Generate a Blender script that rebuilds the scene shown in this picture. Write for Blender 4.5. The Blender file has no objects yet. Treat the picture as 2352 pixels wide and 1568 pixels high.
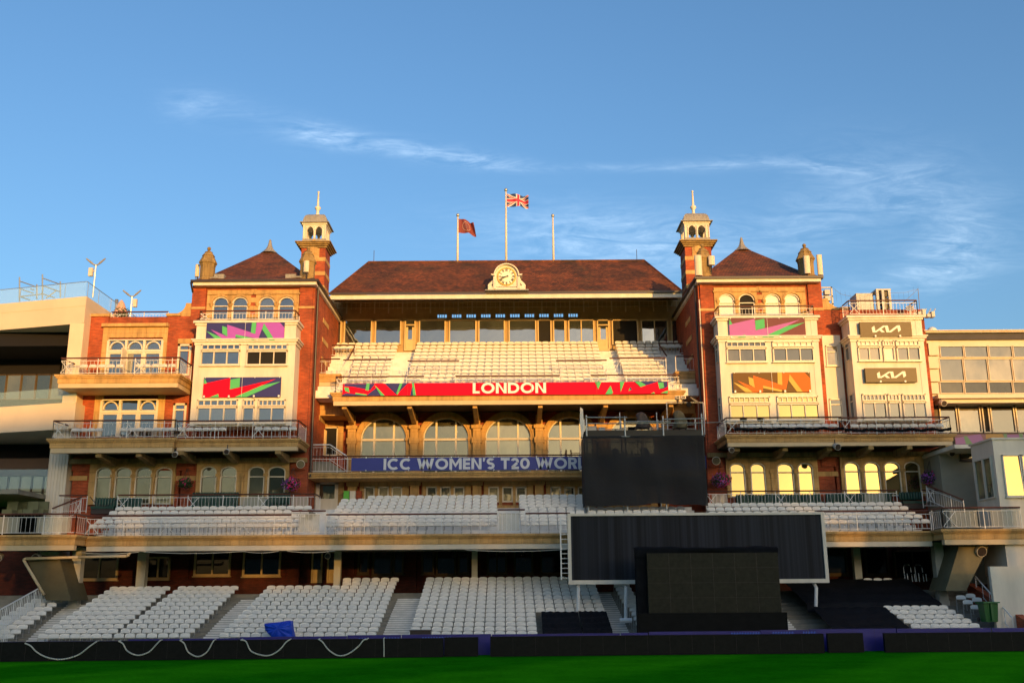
import bpy, math, random
from mathutils import Vector, Matrix
random.seed(7)
rad = math.radians
C = bpy.context.scene.collection
scene = bpy.context.scene

# ------------------------------------------------------------ camera
CAM_Z, PITCH, ROLL, FOC = 2.85, rad(13.9), rad(-0.36), 2302.0
cam_d = bpy.data.cameras.new("camera")
cam = bpy.data.objects.new("camera", cam_d)
C.objects.link(cam)
cam_d.sensor_width = 36
cam_d.lens = 36 * FOC / 2352
cam_d.clip_start = 0.5
cam_d.clip_end = 20000
CAM_R = Matrix.Rotation(math.pi / 2 + PITCH, 3, 'X') @ Matrix.Rotation(ROLL, 3, 'Z')
cam.matrix_world = Matrix.Translation((0, 0, CAM_Z)) @ CAM_R.to_4x4()
scene.camera = cam

# ------------------------------------------------------------ sky, sun, exposure
SUN_EL, SUN_AZ = rad(5.6), rad(23)          # the sun stands low behind the viewer, a little to one side
sun_dir = Vector((math.sin(SUN_AZ) * math.cos(SUN_EL), -math.cos(SUN_AZ) * math.cos(SUN_EL), math.sin(SUN_EL)))
world = bpy.data.worlds.new("World")
scene.world = world
world.use_nodes = True
wn, wl = world.node_tree.nodes, world.node_tree.links
wn.clear()
w_out = wn.new('ShaderNodeOutputWorld')
w_bg = wn.new('ShaderNodeBackground')
w_bg.inputs['Strength'].default_value = 0.15
sky = wn.new('ShaderNodeTexSky')
sky.sky_type = 'NISHITA'
sky.sun_disc = False
sky.sun_elevation = SUN_EL
sky.sun_rotation = math.atan2(sun_dir.x, sun_dir.y)
sky.altitude = 20
sky.air_density = 1.0
sky.dust_density = 3.0
sky.ozone_density = 3.0

def wmath(op, a, b=None, c=None):
    n = wn.new('ShaderNodeMath'); n.operation = op
    for i, v in enumerate((a, b, c)):
        if v is None: continue
        if isinstance(v, (int, float)): n.inputs[i].default_value = v
        else: wl.new(v, n.inputs[i])
    return n.outputs[0]

tc = wn.new('ShaderNodeTexCoord')
sp = wn.new('ShaderNodeSeparateXYZ'); wl.new(tc.outputs['Generated'], sp.inputs[0])
# the thin cirrus lies on a high flat layer: bearing and height of each strand as tangents of the sky direction
yy = wmath('MAXIMUM', sp.outputs['Y'], 0.05)
U = wmath('DIVIDE', sp.outputs['X'], yy)
V = wmath('DIVIDE', sp.outputs['Z'], yy)
cmb = wn.new('ShaderNodeCombineXYZ')
wl.new(U, cmb.inputs[0]); wl.new(V, cmb.inputs[1])
def wnoise(scale, detail, sx, sy, rot, dist=0.0, rough=.6):
    mp = wn.new('ShaderNodeMapping'); mp.inputs['Scale'].default_value = (sx, sy, 1); mp.inputs['Rotation'].default_value = (0, 0, rot)
    wl.new(cmb.outputs[0], mp.inputs[0])
    n = wn.new('ShaderNodeTexNoise'); n.inputs['Scale'].default_value = scale; n.inputs['Detail'].default_value = detail
    n.inputs['Roughness'].default_value = rough; n.inputs['Distortion'].default_value = dist
    wl.new(mp.outputs[0], n.inputs['Vector'])
    return n.outputs['Fac']
def strand(u0, v0, hu, hv, rot, amp):
    du = wmath('SUBTRACT', U, u0); dv = wmath('SUBTRACT', V, v0)
    c, s = math.cos(rot), math.sin(rot)
    a = wmath('ADD', wmath('MULTIPLY', du, c), wmath('MULTIPLY', dv, s))
    b = wmath('SUBTRACT', wmath('MULTIPLY', dv, c), wmath('MULTIPLY', du, s))
    q = wmath('ADD', wmath('POWER', wmath('ABSOLUTE', wmath('DIVIDE', a, hu)), 2), wmath('POWER', wmath('ABSOLUTE', wmath('DIVIDE', b, hv)), 2))
    return wmath('MULTIPLY', wmath('POWER', 2.718, wmath('MULTIPLY', q, -1)), amp)
strands = [(-.206, .479, .035, .011, -.15, .85), (-.10, .460, .085, .010, -.17, .65), (-.03, .447, .05, .007, -.1, .35),
           (.10, .439, .12, .005, 0, .16), (.235, .442, .08, .007, .03, .30), (.325, .438, .06, .010, -.1, .35),
           (.10, .362, .13, .030, -.06, .55), (.14, .338, .10, .02, 0, .30), (.33, .385, .10, .03, .35, .30), (.44, .40, .10, .05, -.35, .28),
           (.46, .345, .05, .028, .5, .45), (.43, .315, .08, .016, .2, .40), (-.345, .515, .03, .016, 0, .30), (-.28, .50, .08, .02, -.3, .12)]
acc = None
for s in strands:
    o = strand(*s)
    acc = o if acc is None else wmath('ADD', acc, o)
n1 = wnoise(5, 8, 2.2, 11, -.12, 1.2, .62)
n2 = wnoise(14, 8, 1.5, 4, .25, 2.0, .65)
tex = wmath('MULTIPLY', wmath('SMOOTH_MIN', wmath('MAXIMUM', wmath('MULTIPLY_ADD', n1, 3.2, -1.15), 0), 1.4, .3), wmath('MULTIPLY_ADD', n2, 2.0, -.2))
cl = wmath('MINIMUM', wmath('MULTIPLY', acc, tex), .9)
hs = wn.new('ShaderNodeHueSaturation'); wl.new(sky.outputs[0], hs.inputs['Color'])
hs.inputs['Saturation'].default_value = 1.02; hs.inputs['Value'].default_value = .96
mx = wn.new('ShaderNodeMix'); mx.data_type = 'RGBA'
wl.new(wmath('MULTIPLY', cl, .29), mx.inputs[0])
wl.new(hs.outputs[0], mx.inputs[6])
mx.inputs[7].default_value = (5.2, 6.0, 6.6, 1)
wl.new(mx.outputs[2], w_bg.inputs['Color'])
wl.new(w_bg.outputs[0], w_out.inputs[0])

sl = bpy.data.lights.new("sun", 'SUN')
sl.energy = 2.1
sl.angle = rad(0.53)
sl.color = (1.0, .52, .125)
so = bpy.data.objects.new("sun", sl); C.objects.link(so)
so.rotation_euler = (-sun_dir).to_track_quat('-Z', 'Y').to_euler()
so.location = (0, 0, 60)

vs = scene.view_settings
vs.view_transform = 'Standard'; vs.look = 'None'; vs.gamma = 1; vs.use_curve_mapping = False
vs.exposure = 1.34
scene.cycles.max_bounces = 6
scene.cycles.transparent_max_bounces = 12

# ------------------------------------------------------------ materials
def node_mat(name):
    m = bpy.data.materials.new(name); m.use_nodes = True
    nt = m.node_tree
    return m, nt.nodes, nt.links, nt.nodes['Principled BSDF']
def nmath(n, l, op, a, b=None):
    x = n.new('ShaderNodeMath'); x.operation = op
    for i, v in enumerate((a, b)):
        if v is None: continue
        if isinstance(v, (int, float)): x.inputs[i].default_value = v
        else: l.new(v, x.inputs[i])
    return x.outputs[0]
def world_pos(n, l, scale=(1, 1, 1)):
    g = n.new('ShaderNodeNewGeometry'); mp = n.new('ShaderNodeMapping'); mp.inputs['Scale'].default_value = scale
    l.new(g.outputs['Position'], mp.inputs[0]); return mp.outputs[0]
def rgba(c): return (c[0], c[1], c[2], 1)
def noise(n, l, vec, scale, detail=4, rough=.55):
    t = n.new('ShaderNodeTexNoise'); t.inputs['Scale'].default_value = scale; t.inputs['Detail'].default_value = detail
    t.inputs['Roughness'].default_value = rough; l.new(vec, t.inputs['Vector']); return t.outputs['Fac']
def ramp(n, l, fac, a, b, lo=.3, hi=.7):
    r = n.new('ShaderNodeValToRGB'); r.color_ramp.elements[0].position = lo; r.color_ramp.elements[1].position = hi
    r.color_ramp.elements[0].color = rgba(a); r.color_ramp.elements[1].color = rgba(b); l.new(fac, r.inputs[0]); return r.outputs[0]
def mixc(n, l, fac, a, b, mode='MIX'):
    x = n.new('ShaderNodeMix'); x.data_type = 'RGBA'; x.blend_type = mode
    for i, v in ((0, fac), (6, a), (7, b)):
        if isinstance(v, (int, float)): x.inputs[i].default_value = v
        elif isinstance(v, tuple): x.inputs[i].default_value = rgba(v)
        else: l.new(v, x.inputs[i])
    return x.outputs[2]
def plain(name, col, rough=.6, var=.25, scale=1.5, metallic=0.0, ior=1.45, stretch=(1, 1, 1), bump=0):
    m, n, l, b = node_mat(name)
    v = world_pos(n, l, stretch)
    f = noise(n, l, v, scale, 6, .6)
    c = ramp(n, l, f, tuple(x * (1 - var) for x in col), tuple(min(1, x * (1 + var * .5)) for x in col), .25, .75)
    l.new(c, b.inputs['Base Color'])
    b.inputs['Roughness'].default_value = rough; b.inputs['Metallic'].default_value = metallic; b.inputs['IOR'].default_value = ior
    if name.startswith('black_') or name.startswith('olive_black'): b.inputs['Specular IOR Level'].default_value = .12
    if name == 'white_seat_plastic':
        oi = n.new('ShaderNodeObjectInfo'); c = mixc(n, l, 1.0, c, ramp(n, l, oi.outputs['Random'], (.86, .86, .85), (1.04, 1.03, 1.0), 0, 1), 'MULTIPLY'); l.new(c, b.inputs['Base Color'])
    if bump:
        bp = n.new('ShaderNodeBump'); bp.inputs['Strength'].default_value = bump; bp.inputs['Distance'].default_value = .05
        l.new(noise(n, l, v, scale * 8, 4), bp.inputs['Height']); l.new(bp.outputs[0], b.inputs['Normal'])
    return m
def flat(name, col, rough=.5, metallic=0.0):
    m, n, l, b = node_mat(name)
    b.inputs['Base Color'].default_value = rgba(col); b.inputs['Roughness'].default_value = rough; b.inputs['Metallic'].default_value = metallic
    if name.endswith('_print'): b.inputs['Roughness'].default_value = .75; b.inputs['Specular IOR Level'].default_value = .12
    return m
def brick_mat(name, c1, c2, mortar):
    m, n, l, b = node_mat(name)
    g = n.new('ShaderNodeNewGeometry'); s = n.new('ShaderNodeSeparateXYZ'); l.new(g.outputs['Position'], s.inputs[0])
    cb = n.new('ShaderNodeCombineXYZ'); l.new(nmath(n, l, 'ADD', s.outputs[0], s.outputs[1]), cb.inputs[0]); l.new(s.outputs[2], cb.inputs[1])
    t = n.new('ShaderNodeTexBrick'); l.new(cb.outputs[0], t.inputs['Vector'])
    t.inputs['Scale'].default_value = 1; t.inputs['Brick Width'].default_value = .225; t.inputs['Row Height'].default_value = .076
    t.inputs['Mortar Size'].default_value = .011; t.inputs['Bias'].default_value = 0
    t.inputs['Color1'].default_value = rgba(c1); t.inputs['Color2'].default_value = rgba(c2); t.inputs['Mortar'].default_value = rgba(mortar)
    f = noise(n, l, world_pos(n, l), .9, 6, .65)
    dark = ramp(n, l, f, (.52, .5, .5), (1.15, 1.1, 1.05), .3, .68)
    c = mixc(n, l, 1.0, t.outputs['Color'], dark, 'MULTIPLY')
    f2 = noise(n, l, world_pos(n, l, (1, 1, 6)), 2.2, 3)
    c = mixc(n, l, 1.0, c, ramp(n, l, f2, (.72, .7, .68), (1.1, 1.1, 1.1), .35, .62), 'MULTIPLY')
    l.new(c, b.inputs['Base Color']); b.inputs['Roughness'].default_value = .85
    return m
def stone_mat(name, col, stain=.5):
    m, n, l, b = node_mat(name)
    f = noise(n, l, world_pos(n, l), 1.1, 7, .65)
    c = ramp(n, l, f, tuple(x * .72 for x in col), tuple(x * 1.12 for x in col), .28, .72)
    st = noise(n, l, world_pos(n, l, (3.2, 3.2, .35)), 1.0, 6, .7)          # rain streaks
    c = mixc(n, l, 1.0, c, ramp(n, l, st, (1 - stain, 1 - stain, 1 - stain * .9), (1.03, 1.03, 1.03), .3, .55), 'MULTIPLY')
    g = n.new('ShaderNodeNewGeometry'); s = n.new('ShaderNodeSeparateXYZ'); l.new(g.outputs['Position'], s.inputs[0])
    cb = n.new('ShaderNodeCombineXYZ'); l.new(nmath(n, l, 'ADD', s.outputs[0], s.outputs[1]), cb.inputs[0]); l.new(s.outputs[2], cb.inputs[1])
    t = n.new('ShaderNodeTexBrick'); l.new(cb.outputs[0], t.inputs['Vector']); t.inputs['Scale'].default_value = 1
    t.inputs['Brick Width'].default_value = 1.1; t.inputs['Row Height'].default_value = .62; t.inputs['Mortar Size'].default_value = .012
    t.inputs['Color1'].default_value = (1, 1, 1, 1); t.inputs['Color2'].default_value = (.88, .87, .85, 1); t.inputs['Mortar'].default_value = (.55, .5, .45, 1)
    c = mixc(n, l, .8, c, t.outputs['Color'], 'MULTIPLY')
    l.new(c, b.inputs['Base Color']); b.inputs['Roughness'].default_value = .85
    return m
def tile_mat(name):
    m, n, l, b = node_mat(name)
    g = n.new('ShaderNodeNewGeometry'); s = n.new('ShaderNodeSeparateXYZ'); l.new(g.outputs['Position'], s.inputs[0])
    cb = n.new('ShaderNodeCombineXYZ'); l.new(nmath(n, l, 'ADD', s.outputs[0], nmath(n, l, 'MULTIPLY', s.outputs[1], .3)), cb.inputs[0]); l.new(s.outputs[2], cb.inputs[1])
    t = n.new('ShaderNodeTexBrick'); l.new(cb.outputs[0], t.inputs['Vector']); t.inputs['Scale'].default_value = 1
    t.inputs['Brick Width'].default_value = .19; t.inputs['Row Height'].default_value = .085; t.inputs['Mortar Size'].default_value = .014
    t.inputs['Color1'].default_value = (.27, .084, .022, 1); t.inputs['Color2'].default_value = (.135, .048, .015, 1); t.inputs['Mortar'].default_value = (.05, .018, .009, 1)
    f = noise(n, l, world_pos(n, l, (1, 1, 1.6)), .55, 8, .7)
    c = mixc(n, l, 1.0, t.outputs['Color'], ramp(n, l, f, (.36, .42, .42), (1.4, 1.15, 1.0), .36, .64), 'MULTIPLY')
    f3 = noise(n, l, world_pos(n, l, (1, 1, 4)), 3.5, 4, .7)
    c = mixc(n, l, 1.0, c, ramp(n, l, f3, (.6, .6, .6), (1.3, 1.3, 1.3), .38, .62), 'MULTIPLY')
    moss = noise(n, l, world_pos(n, l), .3, 6, .7)
    c = mixc(n, l, nmath(n, l, 'MULTIPLY', ramp(n, l, moss, (0, 0, 0), (1, 1, 1), .55, .72), .45), c, (.07, .055, .02))
    l.new(c, b.inputs['Base Color']); b.inputs['Roughness'].default_value = .8
    bp = n.new('ShaderNodeBump'); bp.inputs['Strength'].default_value = .6; bp.inputs['Distance'].default_value = .03
    l.new(t.outputs['Fac'], bp.inputs['Height']); bp.invert = True; l.new(bp.outputs[0], b.inputs['Normal'])
    return m
def glass_mat(name, tint=(.015, .018, .016), ior=2.5, rough=.02, wav=.012, tintspec=(1, 1, 1)):
    m, n, l, b = node_mat(name)
    oi = n.new('ShaderNodeObjectInfo'); f_ = nmath(n, l, 'MULTIPLY', oi.outputs['Random'], noise(n, l, world_pos(n, l, (1, 1, .6)), .9, 3))
    l.new(ramp(n, l, f_, tuple(x * .5 for x in tint), tuple(min(1, x * 3 + .015) for x in tint), .1, .5), b.inputs['Base Color'])
    b.inputs['Roughness'].default_value = rough; b.inputs['IOR'].default_value = ior; b.inputs['Specular Tint'].default_value = rgba(tintspec)
    bp = n.new('ShaderNodeBump'); bp.inputs['Strength'].default_value = wav; bp.inputs['Distance'].default_value = 1.0
    l.new(noise(n, l, world_pos(n, l), .8, 2), bp.inputs['Height']); l.new(bp.outputs[0], b.inputs['Normal'])
    return m
def clear_mat(name, tint, alpha):
    m, n, l, b = node_mat(name)
    b.inputs['Base Color'].default_value = rgba(tint); b.inputs['Roughness'].default_value = .03; b.inputs['IOR'].default_value = 1.7
    b.inputs['Alpha'].default_value = alpha
    return m

BRICK = brick_mat('red_brick', (.50, .080, .018), (.37, .052, .013), (.30, .12, .055))
BRICKD = brick_mat('shade_toned_brick', (.15, .020, .008), (.10, .014, .006), (.06, .026, .015))  # brick darkened in its colour for the shade under the deck
STONE = stone_mat('bath_stone', (.60, .36, .13), .35)
STONE_D = stone_mat('weathered_stone', (.36, .235, .085), .55)
CREAM = plain('cream_render', (.72, .58, .42), .7, .10, .6)
WHITE = plain('white_paint', (.73, .655, .535), .6, .20, .9, stretch=(1.6, 1.6, .35))
WFRAME = plain('white_frame_paint', (.71, .62, .48), .45, .10, 2)
BUFF = plain('buff_paint', (.60, .45, .26), .55, .15, 1.2)
TILE = tile_mat('clay_tile')
LEAD = plain('lead', (.30, .28, .25), .55, .35, 3, stretch=(2.5, 2.5, .5))
GLASS = glass_mat('window_glass')
GLASS_B = glass_mat('gold_reflection_glass', (.02, .016, .006), 2.75, .02, .004, (1, .72, .28))  # golden glow of the reflected sky put into the glass tint
GLASS_O = glass_mat('ochre_glass', (.10, .078, .038), 2.1, .03, .004, (1, .9, .68))
GLASS_K = glass_mat('beige_glass', (.085, .070, .042), 1.55, .03, .004)
SOFD = plain('shade_toned_soffit', (.085, .062, .036), .8, .3, 1)  # soffit colour darkened to hold the shade under the balconies
LATW = plain('brown_lattice_wall', (.44, .28, .11), .6, .25, 1.5)
GLASS_D = glass_mat('dark_shaded_glass', (.006, .007, .010), 1.4, .03, .004)
GLASS_G = glass_mat('tinted_glass', (.05, .048, .030), 2.2, .03, .004, (1, .93, .70))
DARK = flat('unlit_black', (.012, .010, .008), .9)  # near-black stands in for unlit openings and the deck's shade
PANEW = plain('white_pane_fill', (.78, .74, .66), .7, .06, 3)  # plain white panes; bay transoms hold their bright reflection as colour
GUTTER = flat('dark_gutter', (.035, .022, .018), .45)
BROWN = flat('brown_handrail', (.10, .030, .018), .4)
RAILW = flat('white_rail_paint', (.74, .72, .68), .4)
SEATW = plain('white_seat_plastic', (.84, .785, .68), .42, .10, .9)
SEATPAN = plain('white_seat_pan', (.76, .71, .62), .45, .12, 1.1)  # pan coloured darker than the backrest to carry its angled shade
SEATLEG = flat('grey_bracket_and_shadow', (.36, .34, .30), .5)
CONC = plain('concrete', (.28, .26, .21), .9, .35, 1.4, bump=.2)
CONC_P = plain('painted_step', (.78, .75, .68), .8, .25, 1.8)
BLACK = plain('black_led_face', (.011, .011, .009), .55, .4, 6)
BLACKC = plain('black_cloth', (.006, .007, .009), .85, .45, 2.5, bump=.6)
TARP = plain('black_tarpaulin', (.011, .011, .013), .75, .4, 1.2, bump=.5)
NAVY = flat('navy_print', (.045, .045, .17), .45)
NAVY2 = plain('navy_board', (.035, .028, .19), .35, .25, 1)
RED = flat('red_print', (.78, .004, .030), .45)
GREENP = flat('green_print', (.10, .46, .17), .45)
PURPLE = flat('purple_print', (.40, .10, .52), .45)
ORANGE = flat('orange_print', (.70, .16, .035), .45)
YELLOWP = flat('yellow_print', (.62, .42, .10), .45)
BRONZE = flat('bronze_print', (.17, .095, .035), .4)
PLUM = flat('plum_print', (.19, .075, .075), .4)
LETTER = flat('white_letter', (.78, .74, .72), .5)
STEEL = flat('galvanised_tube', (.48, .48, .45), .38, .7)
GREYBOX = plain('grey_metal_box', (.50, .48, .44), .5, .15, 2)
CREAMBOX = plain('cream_plastic_box', (.68, .58, .44), .5, .1, 2)
GREENB = plain('green_bench_leather', (.012, .060, .040), .4, .3, 3)
BINGREEN = flat('green_bin_plastic', (.015, .11, .02), .45)
BLUEC = plain('blue_cover_cloth', (.004, .055, .55), .55, .3, 2.5, bump=.3)
GOLD = flat('gilt', (.62, .42, .05), .4)
INK = flat('black_numeral', (.02, .018, .012), .5)
OLIVE = plain('olive_cover_cloth', (.14, .115, .06), .8, .4, 3, bump=.5)
ROPE = flat('cream_rope', (.55, .53, .44), .7)
LEAF = plain('leaf_green', (.03, .075, .018), .6, .5, 9)
PETALP = plain('purple_petal', (.38, .10, .48), .6, .3, 9)
PETALR = plain('crimson_petal', (.75, .03, .18), .6, .3, 9)
DKBROWN = plain('dark_panelling', (.10, .062, .026), .6, .3, 1.5)
SLATE = plain('slate_fascia', (.06, .05, .05), .7, .3, 2)
CLEAR = clear_mat('clear_glass_panel', (.55, .80, .85), .28)
FROST = clear_mat('hazy_glass_panel', (.55, .52, .42), .55)
UMBR = plain('pink_canvas', (.62, .36, .27), .8, .15, 3)
FLAGR = plain('maroon_flag', (.23, .050, .045), .8, .2, 2)
MOONM = flat('moon_dust', (.62, .62, .60), .9)

m, n, l, b = node_mat('mown_grass')
vpos = world_pos(n, l)
s = n.new('ShaderNodeSeparateXYZ'); l.new(vpos, s.inputs[0])
bend = nmath(n, l, 'ADD', nmath(n, l, 'MULTIPLY', s.outputs[0], .145), nmath(n, l, 'MULTIPLY', s.outputs[1], -.10))
stripe = nmath(n, l, 'SINE', nmath(n, l, 'MULTIPLY', bend, 3.1))
st = ramp(n, l, nmath(n, l, 'MULTIPLY', nmath(n, l, 'ADD', stripe, 1), .5), (.012, .175, .002), (.026, .245, .003), .28, .72)
fg = noise(n, l, world_pos(n, l, (1, 2.6, 1)), 5, 8, .75)
c = mixc(n, l, 1.0, st, ramp(n, l, fg, (.45, .5, .4), (1.55, 1.45, 1.5), .3, .7), 'MULTIPLY')
fp = noise(n, l, vpos, .5, 4, .6)
c = mixc(n, l, 1.0, c, ramp(n, l, fp, (.75, .82, .75), (1.18, 1.1, 1.1), .35, .65), 'MULTIPLY')
l.new(c, b.inputs['Base Color']); b.inputs['Roughness'].default_value = .85
b.inputs['Specular IOR Level'].default_value = .0
GRASS = m

m, n, l, b = node_mat('sightscreen_slats')
sx = n.new('ShaderNodeTexNoise'); sx.inputs['Scale'].default_value = 1; sx.inputs['Detail'].default_value = 5
l.new(world_pos(n, l, (5.5, 1, .02)), sx.inputs['Vector'])
c = ramp(n, l, sx.outputs['Fac'], (.004, .005, .008), (.026, .031, .042), .36, .75)
l.new(c, b.inputs['Base Color']); b.inputs['Roughness'].default_value = .6; b.inputs['Specular IOR Level'].default_value = .2
SLATS = m

m, n, l, b = node_mat('black_debris_net')
b.inputs['Base Color'].default_value = (.012, .012, .012, 1); b.inputs['Roughness'].default_value = .9
nz = noise(n, l, world_pos(n, l, (1, 1, 1)), 1.2, 5)
l.new(ramp(n, l, nz, (.93, .93, .93), (.985, .985, .985)), b.inputs['Alpha'])
bp = n.new('ShaderNodeBump'); bp.inputs['Strength'].default_value = .5; bp.inputs['Distance'].default_value = .2
l.new(nz, bp.inputs['Height']); l.new(bp.outputs[0], b.inputs['Normal'])
NET = m

# ------------------------------------------------------------ picture measurement -> place on a vertical plane at distance Y
REG = {'A': (0, 542.8), 'B': (376.9, 422.2), 'C': (678.5, 753.8), 'D': (1130.8, 753.8), 'E': (1507.7, 407.1), 'F': (1748.9, 678.5),
       'G': (0, 889.5), 'H': (0, 1165.4), 'I': (527.7, 1055.4), 'J': (1130.8, 1093.1), 'K': (1748.9, 1055.4), 'L': (942.3, 422.2),
       'M': (1748.9, 1165.4), 'N': (527.7, 1165.4), 'O': (1583.1, 942.3)}
def dd(reg, x, y):
    o = REG[reg]; return o[0] + x / 3.895, o[1] + y / 3.895
def at(x, y, Y):
    d = CAM_R @ Vector(((x - 1176) / FOC, (784 - y) / FOC, -1)); t = Y / d.y
    return Vector((d.x * t, Y, CAM_Z + d.z * t))
def R(x0, y0, x1, y1, Y):
    xm, ym = (x0 + x1) / 2, (y0 + y1) / 2
    return at(x0, ym, Y).x, at(x1, ym, Y).x, at(xm, y1, Y).z, at(xm, y0, Y).z
def RR(reg, x0, y0, x1, y1, Y):
    a = dd(reg, x0, y0); b = dd(reg, x1, y1); return R(a[0], a[1], b[0], b[1], Y)
def zat(y, Y, x=1176): return at(x, y, Y).z
def xat(x, y, Y): return at(x, y, Y).x

# ------------------------------------------------------------ mesh builder and naming
POS = {}
class MB:
    def __init__(s): s.v = []; s.f = []; s.m = []; s.mi = 0
    def face(s, idx): s.f.append(idx); s.m.append(s.mi)
    def box(s, x0, x1, y0, y1, z0, z1):
        x0, x1 = min(x0, x1), max(x0, x1); y0, y1 = min(y0, y1), max(y0, y1); z0, z1 = min(z0, z1), max(z0, z1)
        k = len(s.v)
        s.v += [(x0, y0, z0), (x1, y0, z0), (x1, y1, z0), (x0, y1, z0), (x0, y0, z1), (x1, y0, z1), (x1, y1, z1), (x0, y1, z1)]
        for q in ((3, 2, 1, 0), (4, 5, 6, 7), (0, 1, 5, 4), (1, 2, 6, 5), (2, 3, 7, 6), (3, 0, 4, 7)): s.face([k + i for i in q])
        return s
    def prism(s, pts, y0, y1):                      # outline in x,z pushed along y
        k, n = len(s.v), len(pts)
        ar = sum(pts[i][0] * pts[(i + 1) % n][1] - pts[(i + 1) % n][0] * pts[i][1] for i in range(n))
        if ar < 0: pts = pts[::-1]
        s.v += [(p[0], y0, p[1]) for p in pts] + [(p[0], y1, p[1]) for p in pts]
        s.face([k + i for i in range(n)]); s.face([k + n + i for i in reversed(range(n))])
        for i in range(n):
            j = (i + 1) % n; s.face([k + i, k + n + i, k + n + j, k + j])
        return s
    def prismx(s, pts, x0, x1):                     # outline in y,z pushed along x
        k, n = len(s.v), len(pts)
        s.v += [(x0, p[0], p[1]) for p in pts] + [(x1, p[0], p[1]) for p in pts]
        s.face([k + i for i in reversed(range(n))]); s.face([k + n + i for i in range(n)])
        for i in range(n):
            j = (i + 1) % n; s.face([k + i, k + j, k + n + j, k + n + i])
        return s
    def tube(s, p0, p1, r, n=6, r1=None):
        p0, p1 = Vector(p0), Vector(p1); d = p1 - p0
        if d.length < 1e-6: return s
        d.normalize(); a = d.orthogonal().normalized(); b = d.cross(a); k = len(s.v); r1 = r if r1 is None else r1
        for p, q in ((p0, r), (p1, r1)):
            for i in range(n):
                t = 2 * math.pi * i / n; s.v.append(tuple(p + a * (q * math.cos(t)) + b * (q * math.sin(t))))
        for i in range(n):
            j = (i + 1) % n; s.face([k + i, k + j, k + n + j, k + n + i])
        s.face([k + i for i in reversed(range(n))]); s.face([k + n + i for i in range(n)])
        return s
    def path(s, pts, r, n=6):
        for a, b in zip(pts, pts[1:]): s.tube(a, b, r, n)
        return s
    def lathe(s, c, prof, n=12, rot=0.0, sx=1.0, sy=1.0):
        k = len(s.v); m = len(prof)
        for r, z in prof:
            for i in range(n):
                t = rot + 2 * math.pi * i / n; s.v.append((c[0] + r * math.cos(t) * sx, c[1] + r * math.sin(t) * sy, c[2] + z))
        for q in range(m - 1):
            for i in range(n):
                j = (i + 1) % n; s.face([k + q * n + i, k + q * n + j, k + (q + 1) * n + j, k + (q + 1) * n + i])
        s.face([k + i for i in reversed(range(n))]); s.face([k + (m - 1) * n + i for i in range(n)])
        return s
    def poly(s, pts):
        k = len(s.v); s.v += [tuple(p) for p in pts]; s.face([k + i for i in range(len(pts))]); return s
    def build(s, name, mats, parent=None, smooth=False, **props):
        if not isinstance(mats, (list, tuple)): mats = [mats]
        lo = [min(v[i] for v in s.v) for i in range(3)]; hi = [max(v[i] for v in s.v) for i in range(3)]
        c = Vector(((lo[0] + hi[0]) / 2, (lo[1] + hi[1]) / 2, lo[2]))
        me = bpy.data.meshes.new(name)
        me.from_pydata([(v[0] - c.x, v[1] - c.y, v[2] - c.z) for v in s.v], [], s.f)
        for mt in mats: me.materials.append(mt)
        me.polygons.foreach_set('material_index', s.m)
        if smooth: me.polygons.foreach_set('use_smooth', [True] * len(s.f))
        me.update()
        o = bpy.data.objects.new(name, me); C.objects.link(o)
        POS[o.name] = c
        if parent is not None:
            o.parent = parent; o.location = c - POS[parent.name]
        else: o.location = c
        for k_, v_ in props.items(): o[k_] = v_
        return o
def thing(name, label, cat, loc, group=None):
    o = bpy.data.objects.new(name, None); C.objects.link(o); o.location = loc; POS[o.name] = Vector(loc)
    o.empty_display_size = .3
    o['label'] = label; o['category'] = cat
    if group: o['group'] = group
    return o
def tag(o, label, cat, group=None):
    o['label'] = label; o['category'] = cat
    if group: o['group'] = group
    return o
def arcpts(xc, hw, zs, rise, n=14): return [(xc - hw * math.cos(math.pi * i / n), zs + rise * math.sin(math.pi * i / n)) for i in range(n + 1)]
def ring(mb, xc, hw0, hw1, zs, r0, r1, y0, y1, n=14):
    a, b = arcpts(xc, hw0, zs, r0, n), arcpts(xc, hw1, zs, r1, n)
    for i in range(n): mb.prism([a[i], a[i + 1], b[i + 1], b[i]], y0, y1)

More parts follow.
